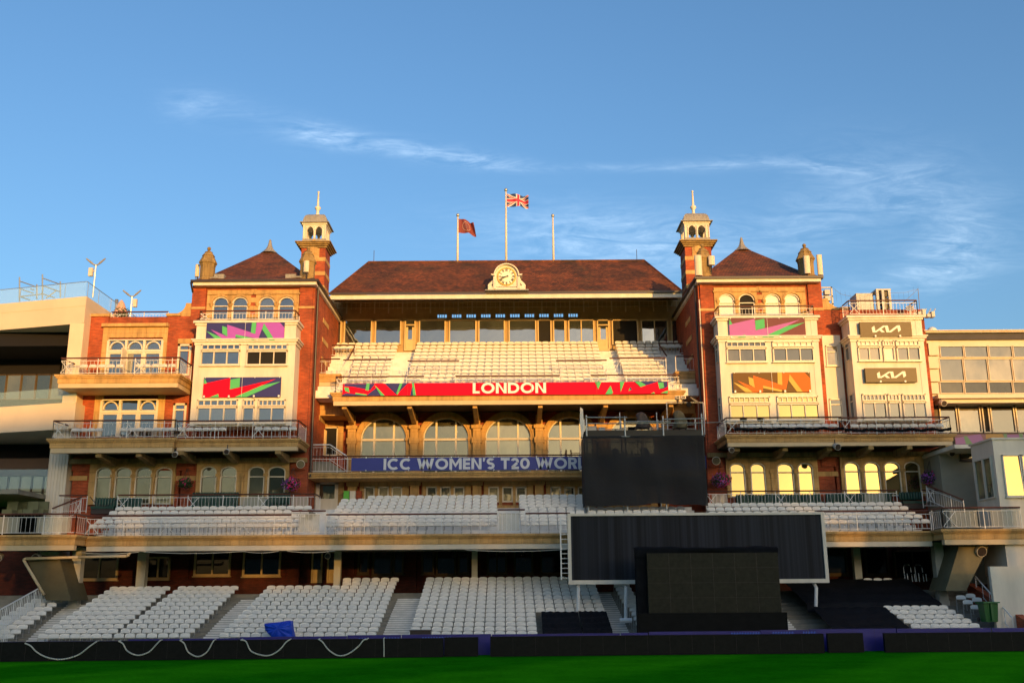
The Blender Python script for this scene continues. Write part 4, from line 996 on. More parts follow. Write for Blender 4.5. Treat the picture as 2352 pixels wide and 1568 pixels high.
block('wide block behind the blue cover', range(0, 12), lt, 0, 503, 865, 11, 612, 908, 0)
block('wide block behind the blue cover', range(12, 14), lt, 12, 786, 911, 13, 786, 917, 0)
tx4, tx0 = xat(1241, 1406, 52), xat(1244, 1450, 49.5)
block('middle block beside two black tarpaulins', range(0, 14), lt, 0, 938.5, 1409, 13, 978, 1363, 0, skip=lambda x, k: k <= 4 and x > tx4 - .1)
block('block half hidden by the big black screen', range(0, 12), lt, 0, 1466, 1500, 11, 1412, 1445, 0)
block('small block by the green bin', range(0, 6), lt, 1, 2094, 2252, 5, 2031, 2180, 0, flip=True)
block('back row under the deck', [12], lt, 12, 1984, 2052, 13, 1984, 2052, 0)
for x, y, Y in ((2207, 1368, 53.6), (2229, 1364, 53.8), (2222.6, 1378.5, 52.9), (2244, 1373, 53.1), (2240, 1390, 52.2)):
    p = at(x, y, Y); seats.append(((p.x, Y, p.z - .82), rad(-14), 'short rows behind the green bin', int((Y - 52) / .7), 1, 2))
block('mid', range(0, 5), mw, 0, 203, 688, 4, 264, 716)
block('mid', range(0, 8), mt, 0, 747, 1143, 7, 782, 1142)
block('mid', [8], mt, 7, 844, 1142, 8, 844, 1142)
block('mid', range(0, 9), mt, 0, 1196, 1345, 7, 1192, 1341)
block('mid', range(0, 5), mt, 0, 1352, 1592, 3, 1350, 1578)
block('mid', range(0, 5), mw, 0, 1632, 2138, 4, 1622, 2073)
block('up', range(9, 11), ut, 0, 735, 888, 10, 766, 916); block('up', range(0, 9), ut, 0, 800, 888, 8, 818, 911)
block('up', range(0, 11), ut, 0, 933, 1394, 10, 957, 1373)
block('up', range(9, 11), ut, 0, 1437, 1590, 10, 1412, 1565); block('up', range(0, 9), ut, 0, 1437, 1536, 8, 1417, 1514)
for x0, x1, Y, z in ((755, 806, 68.2, 0), (1526, 1576, 68.2, 1)):
    zz = zat(817 - z * 4, 67.4, x0); block('side', [0], lambda k, Y=Y, zz=zz: (Y, zz + .0), 0, x0, x1, 1, x0, x1)
for x0, x1, Y, z in ((182, 285, 59.3, TOPL), (308, 404, 59.3, TOPL), (164, 236, 59.3, ZB2), (276, 520, 59.3, ZB2), (584, 682, 59.3, ZB2), (276, 420, 60.2, ZB2 + .15), (1700, 1925, 59.3, ZB3), (1955, 2170, 59.5, ZB3)):
    block('wing', [0], lambda k, Y=Y, z=z: (Y, z), 0, x0, x1, 1, x0, x1)
near = sorted([s_ for s_ in seats if s_[2] not in ('mid', 'up', 'side', 'wing') and not (s_[2].startswith('block half') or s_[2].startswith('back row'))], key=lambda s_: s_[0][1] + abs(s_[0][0]) * .004)
# the nearest three hundred are seats of their own
chosen = near[:300]; ids = set(id(s_) for s_ in chosen)
ORD = ['first', 'second', 'third', 'fourth', 'fifth', 'sixth', 'seventh', 'eighth', 'ninth', 'tenth', 'eleventh', 'twelfth', 'thirteenth', 'fourteenth', 'fifteenth', 'sixteenth', 'seventeenth', 'eighteenth', 'nineteenth', 'twentieth']
def ordw(i):
    if i <= 20: return ORD[i - 1]
    t, u = {2: ('twentieth', 'twenty'), 3: ('thirtieth', 'thirty'), 4: ('fortieth', 'forty')}[i // 10], i % 10
    return t[0] if u == 0 else t[1] + '-' + ORD[u - 1]
ENDS = {'narrow end block beside the sloping stair rail': 'stair end', 'turned block behind the first three ropes': 'stair end', 'block joined to the turned block': 'stair end',
        'wide block behind the blue cover': 'blue-cover end', 'middle block beside two black tarpaulins': 'clear stair end', 'small block by the green bin': 'bin end', 'short rows behind the green bin': 'bin end'}
SHORT = {'narrow end block beside the sloping stair rail': 'narrow end block', 'turned block behind the first three ropes': 'turned block', 'block joined to the turned block': 'block joining the turned block',
         'wide block behind the blue cover': 'block behind blue cover', 'middle block beside two black tarpaulins': 'tarpaulin block', 'small block by the green bin': 'green-bin block', 'short rows behind the green bin': 'short rows behind green bin'}
pb = pp = pl = None; cnt = {}
for s_ in chosen:
    (x, y, z), rot, bl_, k, num, tot = s_
    if bl_.startswith('short rows'):
        cnt[bl_] = cnt.get(bl_, 0) + 1; lab = 'white tip-up seat behind the green bin, %s nearest the boundary boards' % ordw(cnt[bl_])
    else: lab = 'white tip-up seat, %s from %s in %s row of %s' % (ordw(num), ENDS[bl_], ordw(k + 1), SHORT[bl_])
    t = bpy.data.objects.new('stadium_seat', None); C.objects.link(t); t.location = (x, y, z); t.rotation_euler = (0, 0, rot); POS[t.name] = Vector((x, y, z))
    tag(t, lab, 'seat', 'white tip-up seats of the lower tier')
    if pb is None:
        for mb_, nm, mt_ in ((SB, 'backrest', SEATW), (SP, 'seat', SEATPAN), (SL, 'bracket', SEATLEG)):
            me = bpy.data.meshes.new(nm); me.from_pydata(mb_.v, [], mb_.f); me.materials.append(mt_)
            o = bpy.data.objects.new(nm, me); C.objects.link(o); o.parent = t
            if nm == 'backrest': pb = o
            elif nm == 'seat': pp = o
            else: pl = o
    else:
        for src in (pb, pp, pl): o = src.copy(); C.objects.link(o); o.parent = t
mb = MB()
for s_ in seats:
    if id(s_) in ids: continue
    (x, y, z), rot = s_[0], s_[1]; c_, sn = math.cos(rot), math.sin(rot)
    for q, src in enumerate((SB, SP, SL)):
        k = len(mb.v); mb.v += [(x + v[0] * c_ - v[1] * sn, y + v[0] * sn + v[1] * c_, z + v[2]) for v in src.v]; mb.mi = q
        for f_ in src.f: mb.face([k + i for i in f_])
o = mb.build('seat_rows', [SEATW, SEATPAN, SEATLEG]); o['kind'] = 'stuff'
tag(o, 'rows of white plastic tip-up seats on the upper tiers and rear terraces', 'seats')
print('SEATS', len(seats), 'single', len(chosen))

# ============================================================ boundary boards
def YBD(x): return 44.6 + 2.9 * x / 2352
def board(x0, x1, dy, ytop0, ytop1, mat, label, name='led_board', th=.22, cat='boundary board', group='black boundary boards', base=0.02):
    Y0, Y1 = YBD(x0) + dy, YBD(x1) + dy; a, b_ = at(x0, 1500, Y0), at(x1, 1500, Y1); z = (at(x0, ytop0, Y0).z + at(x1, ytop1, Y1).z) / 2
    mb = MB(); plan(mb, [(a.x, Y0), (b_.x, Y1), (b_.x, Y1 + th), (a.x, Y0 + th)], base, z)
    d = (b_ - a); L = d.length; n = max(1, int(L / .96)); mb.mi = 1
    for i in range(1, n): t = i / n; q = a + (b_ - a) * t; yq = Y0 + (Y1 - Y0) * t; mb.box(q.x - .003, q.x + .003, yq - .002, yq + .01, base + .02, z - .02)
    o = mb.build(name, [mat, GUTTER]); tag(o, label, cat, group); return o, z
board(-330, 1018, 0, 1479.5, 1462, BLACK, 'long black boundary board hung with five looped ropes', th=.25)
board(1020, 1098, .25, 1463, 1462, BLACK, 'short black boundary board between the long roped board and a blue gap')
board(1126, 1895, -.1, 1463, 1452.5, BLACK, 'long black boundary board below the big black screen')
board(1904, 1986, .2, 1453.5, 1452.5, BLACK, 'short black boundary board between two gaps near the green bin')
board(2035, 2760, .0, 1452.5, 1447, BLACK, 'black boundary board in front of the green bin')
nb = 0
for x0, x1, y0, y1, lab in ((-330, 290, 1478.5, 1468, 'dark blue board behind the first two rope loops'), (292, 546, 1468, 1464, 'dark blue board behind the third rope loop'), (548, 795, 1463, 1459, 'dark blue board behind the blue cloth cover'),
                       (797, 920, 1458, 1457, 'dark blue board at the foot of the open steps'), (922, 1128, 1457, 1455, 'dark blue board showing in the gap under the middle block'), (1130, 1425, 1456, 1453, 'dark blue board below the two small tarpaulins'),
                       (1428, 1490, 1453, 1452, 'short dark blue board at the corner of the black screen'), (1493, 1748, 1451, 1447, 'dark blue board with pale pattern below the black screen'), (1750, 1860, 1446, 1445.5, 'dark blue board at the foot of the steps beyond the black screen'),
                       (1862, 2063, 1444, 1442.5, 'dark blue board filling the widest gap between black boards'), (2065, 2282, 1442.5, 1441.5, 'dark blue board below the small seat block by the bin'), (2286, 2760, 1441, 1438, 'dark blue end board beyond the green bin')):
    board(x0, x1, 1.15, y0, y1, NAVY2, lab, name='blue_board', th=.12, cat='advertising board', group='dark blue advertising boards')
# pale pattern printed along some of the blue boards
for i, (x0, x1) in enumerate(((110, 160), (190, 245), (285, 296), (824, 850), (886, 920), (970, 1040), (1680, 1748), (1775, 1825), (1845, 1876))):
    mb = MB(); n = max(2, int((x1 - x0) / 6))
    for q in range(n):
        x = x0 + (x1 - x0) * q / n; Y = YBD(x) + 1.14; yt = 1474 - .0145 * x + 1.5
        p0, p1 = at(x, yt + 8, Y), at(x + 2.4, yt + .5, Y)
        mb.box(p0.x, p0.x + .05, Y - .006, Y, p0.z, p1.z); mb.prism([(p0.x + .06, p1.z), (p0.x + .06, p1.z - .03), (p1.x + .05, p0.z + .05), (p1.x + .05, p0.z + .08)], Y - .006, Y)
    par_ = min((o for o in bpy.data.objects if o.name.startswith('blue_board')), key=lambda o: abs(o.location.x - at((x0 + x1) / 2, 1460, 46.5).x))
    mb.build('printed_pattern', flat('pale_blue_print', (.10, .16, .55)) if i == 0 else bpy.data.materials['pale_blue_print'], par_)
# ropes and a strap over the long black board
def rope(pts, label, name='looped_rope', r=.03):
    P = [at(x, y, YBD(x) - .05) for x, y in pts]; mb = MB(); out = []
    for i in range(len(P) - 1):
        p0 = P[max(0, i - 1)]; p1 = P[i]; p2 = P[i + 1]; p3 = P[min(len(P) - 1, i + 2)]
        for s_ in range(6):
            t = s_ / 6; out.append(.5 * ((2 * p1) + (p2 - p0) * t + (2 * p0 - 5 * p1 + 4 * p2 - p3) * t * t + (3 * p1 - p0 - 3 * p2 + p3) * t ** 3))
    out.append(P[-1]); out = [out[0] + Vector((0, .3, .02))] + out + [out[-1] + Vector((0, .3, .02))]
    mb.path(out, r, 8); o = mb.build(name, ROPE, None, True); tag(o, label, 'rope', 'ropes looped over the boundary board'); return o
h = lambda pts: [dd('H', *p) for p in pts]; n_f = lambda pts: [dd('N', *p) for p in pts]
rope(h([(225, 1212), (275, 1235), (330, 1290), (430, 1340), (560, 1354), (700, 1315), (800, 1240), (860, 1198)]), 'widest looped rope hanging on the long black boundary board')
rope(h([(1062, 1192), (1100, 1215), (1140, 1280), (1230, 1318), (1330, 1290), (1400, 1220), (1430, 1188)]), 'looped rope next to the widest loop, over the patterned blue board')
rope(h([(1610, 1184), (1650, 1215), (1685, 1290), (1770, 1330), (1850, 1290), (1895, 1215), (1912, 1186)]), 'narrowest looped rope, hanging between the steps and turned block')
rope(n_f([(100, 1182), (145, 1195), (190, 1280), (290, 1318), (370, 1315), (450, 1265), (500, 1205), (535, 1180)]), 'looped rope hanging below the blue cloth cover')
rope(n_f([(795, 1176), (830, 1200), (890, 1275), (975, 1322), (1060, 1305), (1150, 1240), (1195, 1185), (1230, 1174)]), 'looped rope hanging closest to the upright strap')
rope(n_f([(1378, 1168), (1380, 1250), (1380, 1328)]), 'straight upright strap over the black boundary board', 'strap', .025)

# ============================================================ neighbouring buildings
ms = thing('modern_stand', 'pale curved modern stand with dark open decks and glass rails beside the brick pavilion', 'building', (-29, 60, 0))
c0 = at(197, 700, 60.0); c1 = at(-8, 700, 61.7); c2 = Vector((c1.x - 8, 64.5, 0)); cb = (c0.x - .05, 66.5)
def face_band(z0, z1, inset=0.0, e=0.0): return [(c0.x + e, 60 + inset), (c1.x, c1.y + inset), (c2.x, c2.y + inset), (c2.x, 72), (c0.x + e, 72)]
zT, zF = zat(680, 60, 198), zat(744, 60.2, 150)
mb = MB(); plan(mb, face_band(0, 0), zF, zT); plan(mb, [(p[0], p[1] - .02) for p in face_band(0, 0)[:3]] + [(c2.x, 64), (c0.x + .02, 62)], zT - .62, zT - .60)
mb.build('roof_fascia', CREAM, ms)
mb = MB(); px0, px1 = xat(153, 830, 60.1), c0.x
mb.box(px0, px1, 60.05, 66, zat(923, 60.1, 170) - .2, zF - .003); mb.build('pier', CREAM, ms)
zb2t, zb2b = zat(923, 59.6, 172), zat(984, 59.6, 130); e2 = xat(172, 950, 59.6)
d1 = at(-8, 950, 61.2); mb = MB(); plan(mb, [(e2, 59.6), (d1.x, 61.2), (d1.x - 8, 64), (d1.x - 8, 72), (e2, 72)], zb2b, zb2t); mb.build('deck_fascia', CREAM, ms)
mb = MB(); mb.poly([(e2 - .05, 59.65, zb2t), (d1.x, 61.25, zb2t), (d1.x, 61.25, zb2t + .93), (e2 - .05, 59.65, zb2t + .93)])
mb.build('glass_rail', CLEAR, ms)
mb = MB(); Yb = 66.0; mb.box(-44, px0 - .01, Yb, Yb + .2, 2, zT - .4); mb.box(-44, px0, 62.2, Yb, zF - .9, zF - .005); bw_ = mb.build('dark_back_wall', flat('dark_navy_wall', (.005, .004, .007), .9), ms)
for (z0, z1) in ((zat(918, Yb, 60), zat(860, Yb, 60)),):
    for i in range(6): X = xat(-20 + 34 * i, 890, Yb); window(ms, (X, X + 1.0, z0, z1), Yb, (), (), DKBROWN, GLASS_G, .05, 0, .1, sill=False)
mb = MB(); px0b, px1b = xat(111, 1090, 60.5), xat(153, 1090, 60.5)
mb.box(px0b, px1b, 60.5, 66, 5, zb2b - .003); mb.mi = 0
for i in range(6): x = px0b + (px1b - px0b) * i / 6; mb.box(x - .02, x + .02, 60.46, 60.497, 5, zb2b - .01)
mb.build('clad_pier', WHITE, ms)
z0, z1 = zat(1150, Yb - 1, 60), zat(1092, Yb - 1, 60)
mb = MB(); mb.box(-44, px0b, Yb - 1, Yb - .01, z1 + .02, zat(1052, Yb - 1, 60)); mb.build('bronze_panel', plain('bronze_cladding', (.11, .055, .025), .5, .2, .5), ms)
for i in range(5): X = xat(-8 + 27 * i, 1110, Yb - 1); window(ms, (X, X + .78, z0, z1), Yb - 1, (), (.35,), DKBROWN, GLASS_G, .06, 0, .1, sill=False)
mb = MB(); mb.box(-44, px0b, 57, Yb, z0 - .3, z0 - .05); mb.build('lounge_deck', CONC, ms)
mb = MB(); mb.poly([(-34, 57.2, z0), (xat(103, 1150, 57.2), 57.2, z0), (xat(103, 1150, 57.2), 57.2, z0 + 1.1), (-34, 57.2, z0 + 1.1)]); mb.build('glass_rail', CLEAR, ms)
# roof glass
mb = MB(); zg = zat(646, 60, 197)
for a, b_ in (((c0.x - .1, 60.1), (c1.x, c1.y + .1)), ((c0.x - .1, 60.12), (c0.x - .1, 69))): mb.poly([(a[0], a[1], zT), (b_[0], b_[1], zT), (b_[0], b_[1], zg), (a[0], a[1], zg)])
go = mb.build('glass_rail', CLEAR, ms); mb = MB(); mb.path([(c1.x, c1.y + .1, zg + .02), (c0.x - .1, 60.1, zg + .02), (c0.x - .1, 69, zg + .02)], .025, 4)
for i in range(4): t = i / 4; mb.tube((c0.x + (c1.x - c0.x) * t, 60.1 + (c1.y - 60) * t, zT), (c0.x + (c1.x - c0.x) * t, 60.1 + (c1.y - 60) * t, zg), .018, 4)
for y in (62, 64, 66, 68): mb.tube((c0.x - .1, y, zT), (c0.x - .1, y, zg), .018, 4)
mb.build('rail_edge', STEEL, go)

gs = thing('glazed_stand', 'cream stone stand with wide glazed bays and a flat roof beyond the pavilion', 'building', (31, 61, 0))
YG = 61.4; gx0, gx1 = xat(2131, 830, YG), xat(2131, 830, YG) + 16
mb = MB(); mb.box(gx0, gx1, YG, 72, zat(914, YG, 2250), zat(781, YG, 2250)); mb.build('stone_wall', CREAM, gs)
mb = MB(); mb.box(gx0 - .1, gx1, YG - .35, 72, zat(766, YG, 2250), zat(763, YG, 2250)); mb.box(gx0 - .2, gx1, YG - .45, YG + 2, zat(763, YG, 2250) + .002, zat(761, YG, 2250)); mb.build('roof_edge', CREAM, gs)
mb = MB(); mb.box(gx0, gx1, YG - .15, 72, zat(781, YG, 2250) + .003, zat(766, YG, 2250) - .003); mb.build('dark_fascia', SLATE, gs)
DKGL = glass_mat('spandrel_glass', (.020, .015, .006), 1.35, .05)
xs = [2157, 2213, 2269, 2325, 2381, 2437, 2493, 2549, 2605]
for a, b_ in zip(xs, xs[1:]):
    for (y0, y1) in ((795, 821), (824, 875), (877, 904)):
        window(gs, R(a + 1, y0, b_ - 1, y1, YG), YG, (), (), plain('cream_mullion', (.70, .58, .42), .5) if 'cream_mullion' not in bpy.data.materials else bpy.data.materials['cream_mullion'], DKGL if y0 > 876 else GLASS_K, .035, 0, .10, sill=False)
mb = MB()
for y0, y1 in ((788, 818), (820, 848), (850, 878), (880, 906)): a = R(2130, y0, 2153, y1, YG); mb.box(a[0], a[1], YG - .22, YG - .003, a[2] + .02, a[3] - .02)
mb.build('stone_pier', CREAM, gs)
mb = MB(); mb.box(gx0 + .2, gx1, YG - .5, YG + .6, zat(917, YG, 2250), zat(908, YG, 2250)); mb.box(gx0 + .4, gx1, YG - .2, YG + .6, zat(926, YG, 2250), zat(917, YG, 2250) - .002); mb.build('stone_ledge', CREAM, gs)
YG2 = 62.6; mb = MB(); mb.box(gx0 + .3, gx1, YG2, 70, 4, zat(914, YG, 2250)); mb.build('lower_wall', DKBROWN, gs)
for a, b_ in ((2158, 2198), (2201, 2252), (2256, 2272), (2275, 2330), (2333, 2385)):
    window(gs, R(a, 931, b_, 994, YG2), YG2, (), (), bpy.data.materials['cream_mullion'], GLASS_K if b_ - a > 20 else DARK, .07, 0, .12, sill=False)
wb = thing('white_block', 'plain white rendered block with tall gold-reflecting windows at the edge of the terraces', 'building', (30, 56, 0))
W1 = 53.0; wx = xat(2290, 1100, W1)
mb = MB(); mb.box(wx, wx + 14, W1, 55.6, 3.4, zat(1009, W1, 2300)); mb.box(wx - .08, wx + 14, W1 - .08, 55.7, zat(1009, W1, 2300) + .002, zat(1005, W1, 2300)); mb.build('wall', WHITE, wb)
for a, b_ in ((2305, 2347), (2349, 2390)): window(wb, R(a, 1044, b_, 1140, W1), W1, (), (), WHITE, GLASS_B, .06, 0, .10, tilt=rad(2.4))
for y0, y1 in ((53.35, 54.25), (54.3, 55.3)):
    z1, z0 = zat(1052, 54.2, 2270), zat(1146, 54.2, 2270); f = MB(); f.box(wx - .08, wx - .003, y0, y0 + .07, z0, z1); f.box(wx - .08, wx - .003, y1 - .07, y1, z0, z1); f.box(wx - .08, wx - .003, y0 + .072, y1 - .072, z0, z0 + .07); f.box(wx - .08, wx - .003, y0 + .072, y1 - .072, z1 - .07, z1)
    fo = f.build('window', WHITE, wb); g = MB(); g.box(wx - .03, wx - .02, y0 + .072, y1 - .072, z0 + .072, z1 - .072); g.build('pane', GLASS_G, fo)
a = at(2192, 1022, 56.2); mb = MB(); mb.box(a.x, wx + 2, 56.2, 61, zat(1029, 56.2, 2240), zat(1020, 56.2, 2240)); mb.build('flat_canopy', WHITE, wb)
mb = MB(); mb.box(a.x + .1, wx + 2, 58.6, 61, 3, zat(1029, 56.2, 2240) - .003); bk_ = mb.build('rear_wall', plain('grey_buff_render', (.36, .32, .24), .8, .15, 1), wb)
window(wb, R(2204, 1038, 2236, 1057, 58.6), 58.6, (), (), GUTTER, GLASS_G, .05, 0, .08)
W2 = 50.5; mb = MB(); x2 = xat(2283, 1380, W2); mb.box(x2, x2 + 14, W2, W2 + .25, 0, zat(1300, W2, 2310)); mb.build('boundary_wall', WHITE, wb)
mb = MB(); mb.box(wx + .05, wx + 14, W1 + .02, 55.6, 0, 3.39); mb.build('lower_wall', WHITE, wb)
# sloping side wall with stair rail beside the green bin
mb = MB(); A_, B_ = at(2236, 1338, 55.5), at(2322, 1437, 48.9); mb.prismx([(55.5, 0), (55.5, A_.z), (48.9, B_.z), (48.9, 0)], at(2245, 1380, 52).x + 1.1, at(2245, 1380, 52).x + 1.45)
o = mb.build('sloping_wall', BRICK); tag(o, 'low sloping brick wall with stone coping beside the green bin', 'wall')
# far side of the ground: the stand whose roof keeps the sun off the lower tiers
fg = thing('far_grandstand', 'dark far grandstand with a deep roof across the ground, behind the viewer', 'grandstand', (60, -100, 0))
def shz(z): return z + 154 * math.tan(SUN_EL) / math.cos(SUN_AZ)
mb = MB(); mb.box(-60, 190, -112, -100, 0, shz(3.4)); mb.build('lower_tier', flat('far_stand_grey', (.42, .38, .32), .9), fg)
mb = MB(); mb.box(-60, 190, -104, -100, shz(8.0), shz(13.75)); mb.build('roof', bpy.data.materials['far_stand_grey'], fg)
mb = MB(); xo = 151.6 * math.tan(SUN_AZ); mb.box(xo + 1.5, xo + 18.5, -101.8, -100.2, shz(3.4), shz(8.0) - .004); mb.build('sun_blocker', bpy.data.materials['far_stand_grey'], fg)  # unseen solid block added to keep the sun off the sightscreen
x = -60  # unseen uprights added to dim and soften sun through the gap
while x < 190:
    w = random.uniform(.4, .95); mb = MB(); mb.box(x, x + w, -101.5, -100.5, shz(3.4), shz(8.0) - .003); mb.build('sun_blocker', bpy.data.materials['far_stand_grey'], fg); x += w + random.uniform(.3, .85)
# ============================================================ writing and banners
def text_polys(mb, s, X, Z, height, width, Y, th=.012, bold=.03, measure=None):
    """lettering standing on the plane Y: text turned into flat extruded glyphs, cap height and width given."""
    cu = bpy.data.curves.new('t', 'FONT'); cu.body = s; cu.offset = bold; cu.resolution_u = 5
    ob = bpy.data.objects.new('t', cu); me = bpy.data.meshes.new_from_object(ob)
    def ext(m_): return min(v.co.x for v in m_.vertices), max(v.co.x for v in m_.vertices)
    x0, x1 = ext(me); ref = me
    if measure:
        cu.body = measure; ref = bpy.data.meshes.new_from_object(ob); x0, x1 = ext(ref)
    cu.body = 'H'; cap = bpy.data.meshes.new_from_object(ob); z0 = min(v.co.y for v in cap.vertices); z1 = max(v.co.y for v in cap.vertices)
    sx, sz = width / (x1 - x0), height / (z1 - z0); k = len(mb.v)
    mb.v += [(X + (v.co.x - x0) * sx, Y, Z + (v.co.y - z0) * sz) for v in me.vertices]
    for p in me.polygons: mb.face([k + i for i in p.vertices])
    bpy.data.objects.remove(ob); bpy.data.curves.remove(cu)
# a clean geometric sans drawn from strokes, for the large banner lettering
def glyph(mb, ch, X, Z, h, Y, st):
    """returns advance; strokes are flat faces on plane Y"""
    def bar(p, q, w=None):
        w = (w or st) / 2; p = Vector((p[0], 0, p[1])); q = Vector((q[0], 0, q[1])); d = (q - p).normalized(); nrm = Vector((-d.z, 0, d.x)) * w
        mb.poly([(X + v.x, Y, Z + v.z) for v in (p - nrm, q - nrm, q + nrm, p + nrm)])
    def arc(cx, cz, rx, rz, a0, a1, n=18):
        for i in range(n):
            t0, t1 = rad(a0 + (a1 - a0) * i / n), rad(a0 + (a1 - a0) * (i + 1) / n)
            P = lambda t, r: (X + cx + (rx + r) * math.cos(t), Y, Z + cz + (rz + r) * math.sin(t))
            mb.poly([P(t0, -st / 2), P(t0, st / 2), P(t1, st / 2), P(t1, -st / 2)])
    q = st / 2
    if ch == 'L': w = .56 * h; bar((q, 0), (q, h)); bar((st, q), (w, q))
    elif ch == 'I': w = st; bar((q, 0), (q, h))
    elif ch == 'O': w = 1.06 * h; arc(w / 2, h / 2, w / 2 - q, h / 2 - q + .01 * h, 0, 360, 28)
    elif ch == '0': w = .80 * h; arc(w / 2, h / 2, w / 2 - q, h / 2 - q, 0, 360, 28)
    elif ch == 'C': w = .92 * h; arc(h * .52, h / 2, h * .52 - q, h / 2 - q + .01 * h, 48, 312, 24)
    elif ch == 'N':
        w = .84 * h; bar((q, 0), (q, h)); bar((w - q, 0), (w - q, h)); mb.poly([(X + a, Y, Z + b) for a, b in ((st, h), (st, h - st * 1.3), (w - st, 0), (w - st, st * 1.3))])
    elif ch == 'M':
        w = 1.02 * h; bar((q, 0), (q, h)); bar((w - q, 0), (w - q, h)); c = w / 2
        mb.poly([(X + a, Y, Z + b) for a, b in ((st, h), (st, h - st * 1.6), (c, h * .18), (c, h * .18 + st * 1.45))]); mb.poly([(X + a, Y, Z + b) for a, b in ((w - st, h - st * 1.6), (w - st, h), (c, h * .18 + st * 1.45), (c, h * .18))])
    elif ch == 'W':
        w = 1.42 * h; a_ = [(0, h), (w * .27, 0), (w * .5, h), (w * .73, 0), (w, h)]
        for i in range(4):
            (x0, z0), (x1, z1) = a_[i], a_[i + 1]; s_ = st * .55; mb.poly([(X + x0 - (0 if i == 0 else s_) + (0), Y, Z + z0), (X + x0 + (s_ * 2 if i == 0 else s_), Y, Z + z0), (X + x1 + (0 if i == 3 else s_), Y, Z + z1), (X + x1 - (s_ * 2 if i == 3 else s_), Y, Z + z1)])
    elif ch == 'D':
        w = .90 * h; bar((q, 0), (q, h)); bar((st, q), (w * .45, q)); bar((st, h - q), (w * .45, h - q)); arc(w * .45, h / 2, w * .55 - q, h / 2 - q, -90, 90)
    elif ch == 'E': w = .60 * h; bar((q, 0), (q, h)); [bar((st, z), (w - (.03 * h if 0 < i == 1 else 0), z)) for i, z in enumerate((q, h / 2, h - q))]
    elif ch == 'T': w = .74 * h; bar((w / 2, 0), (w / 2, h - st)); bar((0, h - q), (w, h - q))
    elif ch == 'R' or ch == 'P':
        w = .72 * h; bar((q, 0), (q, h)); r = h * .32; bar((st, h - q), (w - r, h - q)); bar((st, h - 2 * r + q), (w - r, h - 2 * r + q)); arc(w - r, h - r, r - q, r - q, -90, 90, 12)
        if ch == 'R': mb.poly([(X + a, Y, Z + b) for a, b in ((w * .45, h - 2 * r), (w * .45 + st * 1.1, h - 2 * r), (w + st * .1, 0), (w - st * 1.1, 0))])
    elif ch == 'U': w = .80 * h; r = w / 2; bar((q, r), (q, h)); bar((w - q, r), (w - q, h)); arc(r, r, r - q, r - q, 180, 360, 14)
    elif ch == 'S':
        w = .66 * h; r = h / 4 + q / 2; arc(w / 2, h - r, w / 2 - q, r - q, 35, 270, 16); arc(w / 2, r, w / 2 - q, r - q, -145, 90, 16)
    elif ch == '2':
        w = .66 * h; r = h * .31; arc(w / 2, h - r, w / 2 - q, r - q, -25, 165, 14); bar((.06 * h, q), (w, q)); bar((st * .55, st * .75), (w * .5 + r * .62, h - r * 1.45))
    elif ch == "'": w = st; mb.poly([(X + a, Y, Z + b) for a, b in ((0, h), (st, h), (st * .6, h * .68), (st * .1, h * .68))])
    else: w = .30 * h
    return w + .10 * h
def lettering(mb, s, X, Z, h, Y, width=None, measure=None, stf=.225):
    """width: total width that `measure` (or s) must fill, by changing the cap spacing horizontally"""
    tmp = MB(); st = h * stf
    def run(m_, t, x): 
        for ch in t: x += glyph(m_, ch, x, 0, h, Y, st)
        return x
    L = run(tmp, measure or s, 0) - .10 * h; f = (width or L) / L
    out = MB(); run(out, s, 0); k = len(mb.v); mb.v += [(X + v[0] * f, v[1], Z + v[2]) for v in out.v]
    for fc in out.f: mb.face([k + i for i in fc])
def panel(name, rect, Y, th, mats, label, group=None, cat='banner'):
    mb = MB(); mb.box(rect[0], rect[1], Y, Y + th, rect[2], rect[3]); return mb
def shards(mb, rect, Y, polys):
    X0, X1, Z0, Z1 = rect
    for i, (mi, pts) in enumerate(polys):
        mb.mi = mi; y = Y - .004 * (i + 1)
        q = [(X0 + (X1 - X0) * min(1, max(0, u)), y, Z1 - (Z1 - Z0) * min(1, max(0, v))) for u, v in pts]
        ar = sum(q[j][0] * q[(j + 1) % len(q)][2] - q[(j + 1) % len(q)][0] * q[j][2] for j in range(len(q)))
        mb.poly(q if ar > 0 else q[::-1])
def fixings(mb, rect, Y, mi, n=4):
    mb.mi = mi
    for i in range(n):
        x = rect[0] + (rect[1] - rect[0]) * (i + .06) / (n - .88)
        mb.box(x - .05, x + .05, Y - .06, Y - .03, rect[2] - .02, rect[2] + .10); mb.box(x - .02, x + .02, Y - .05, Y - .03, rect[3] - .05, rect[3] + .02)
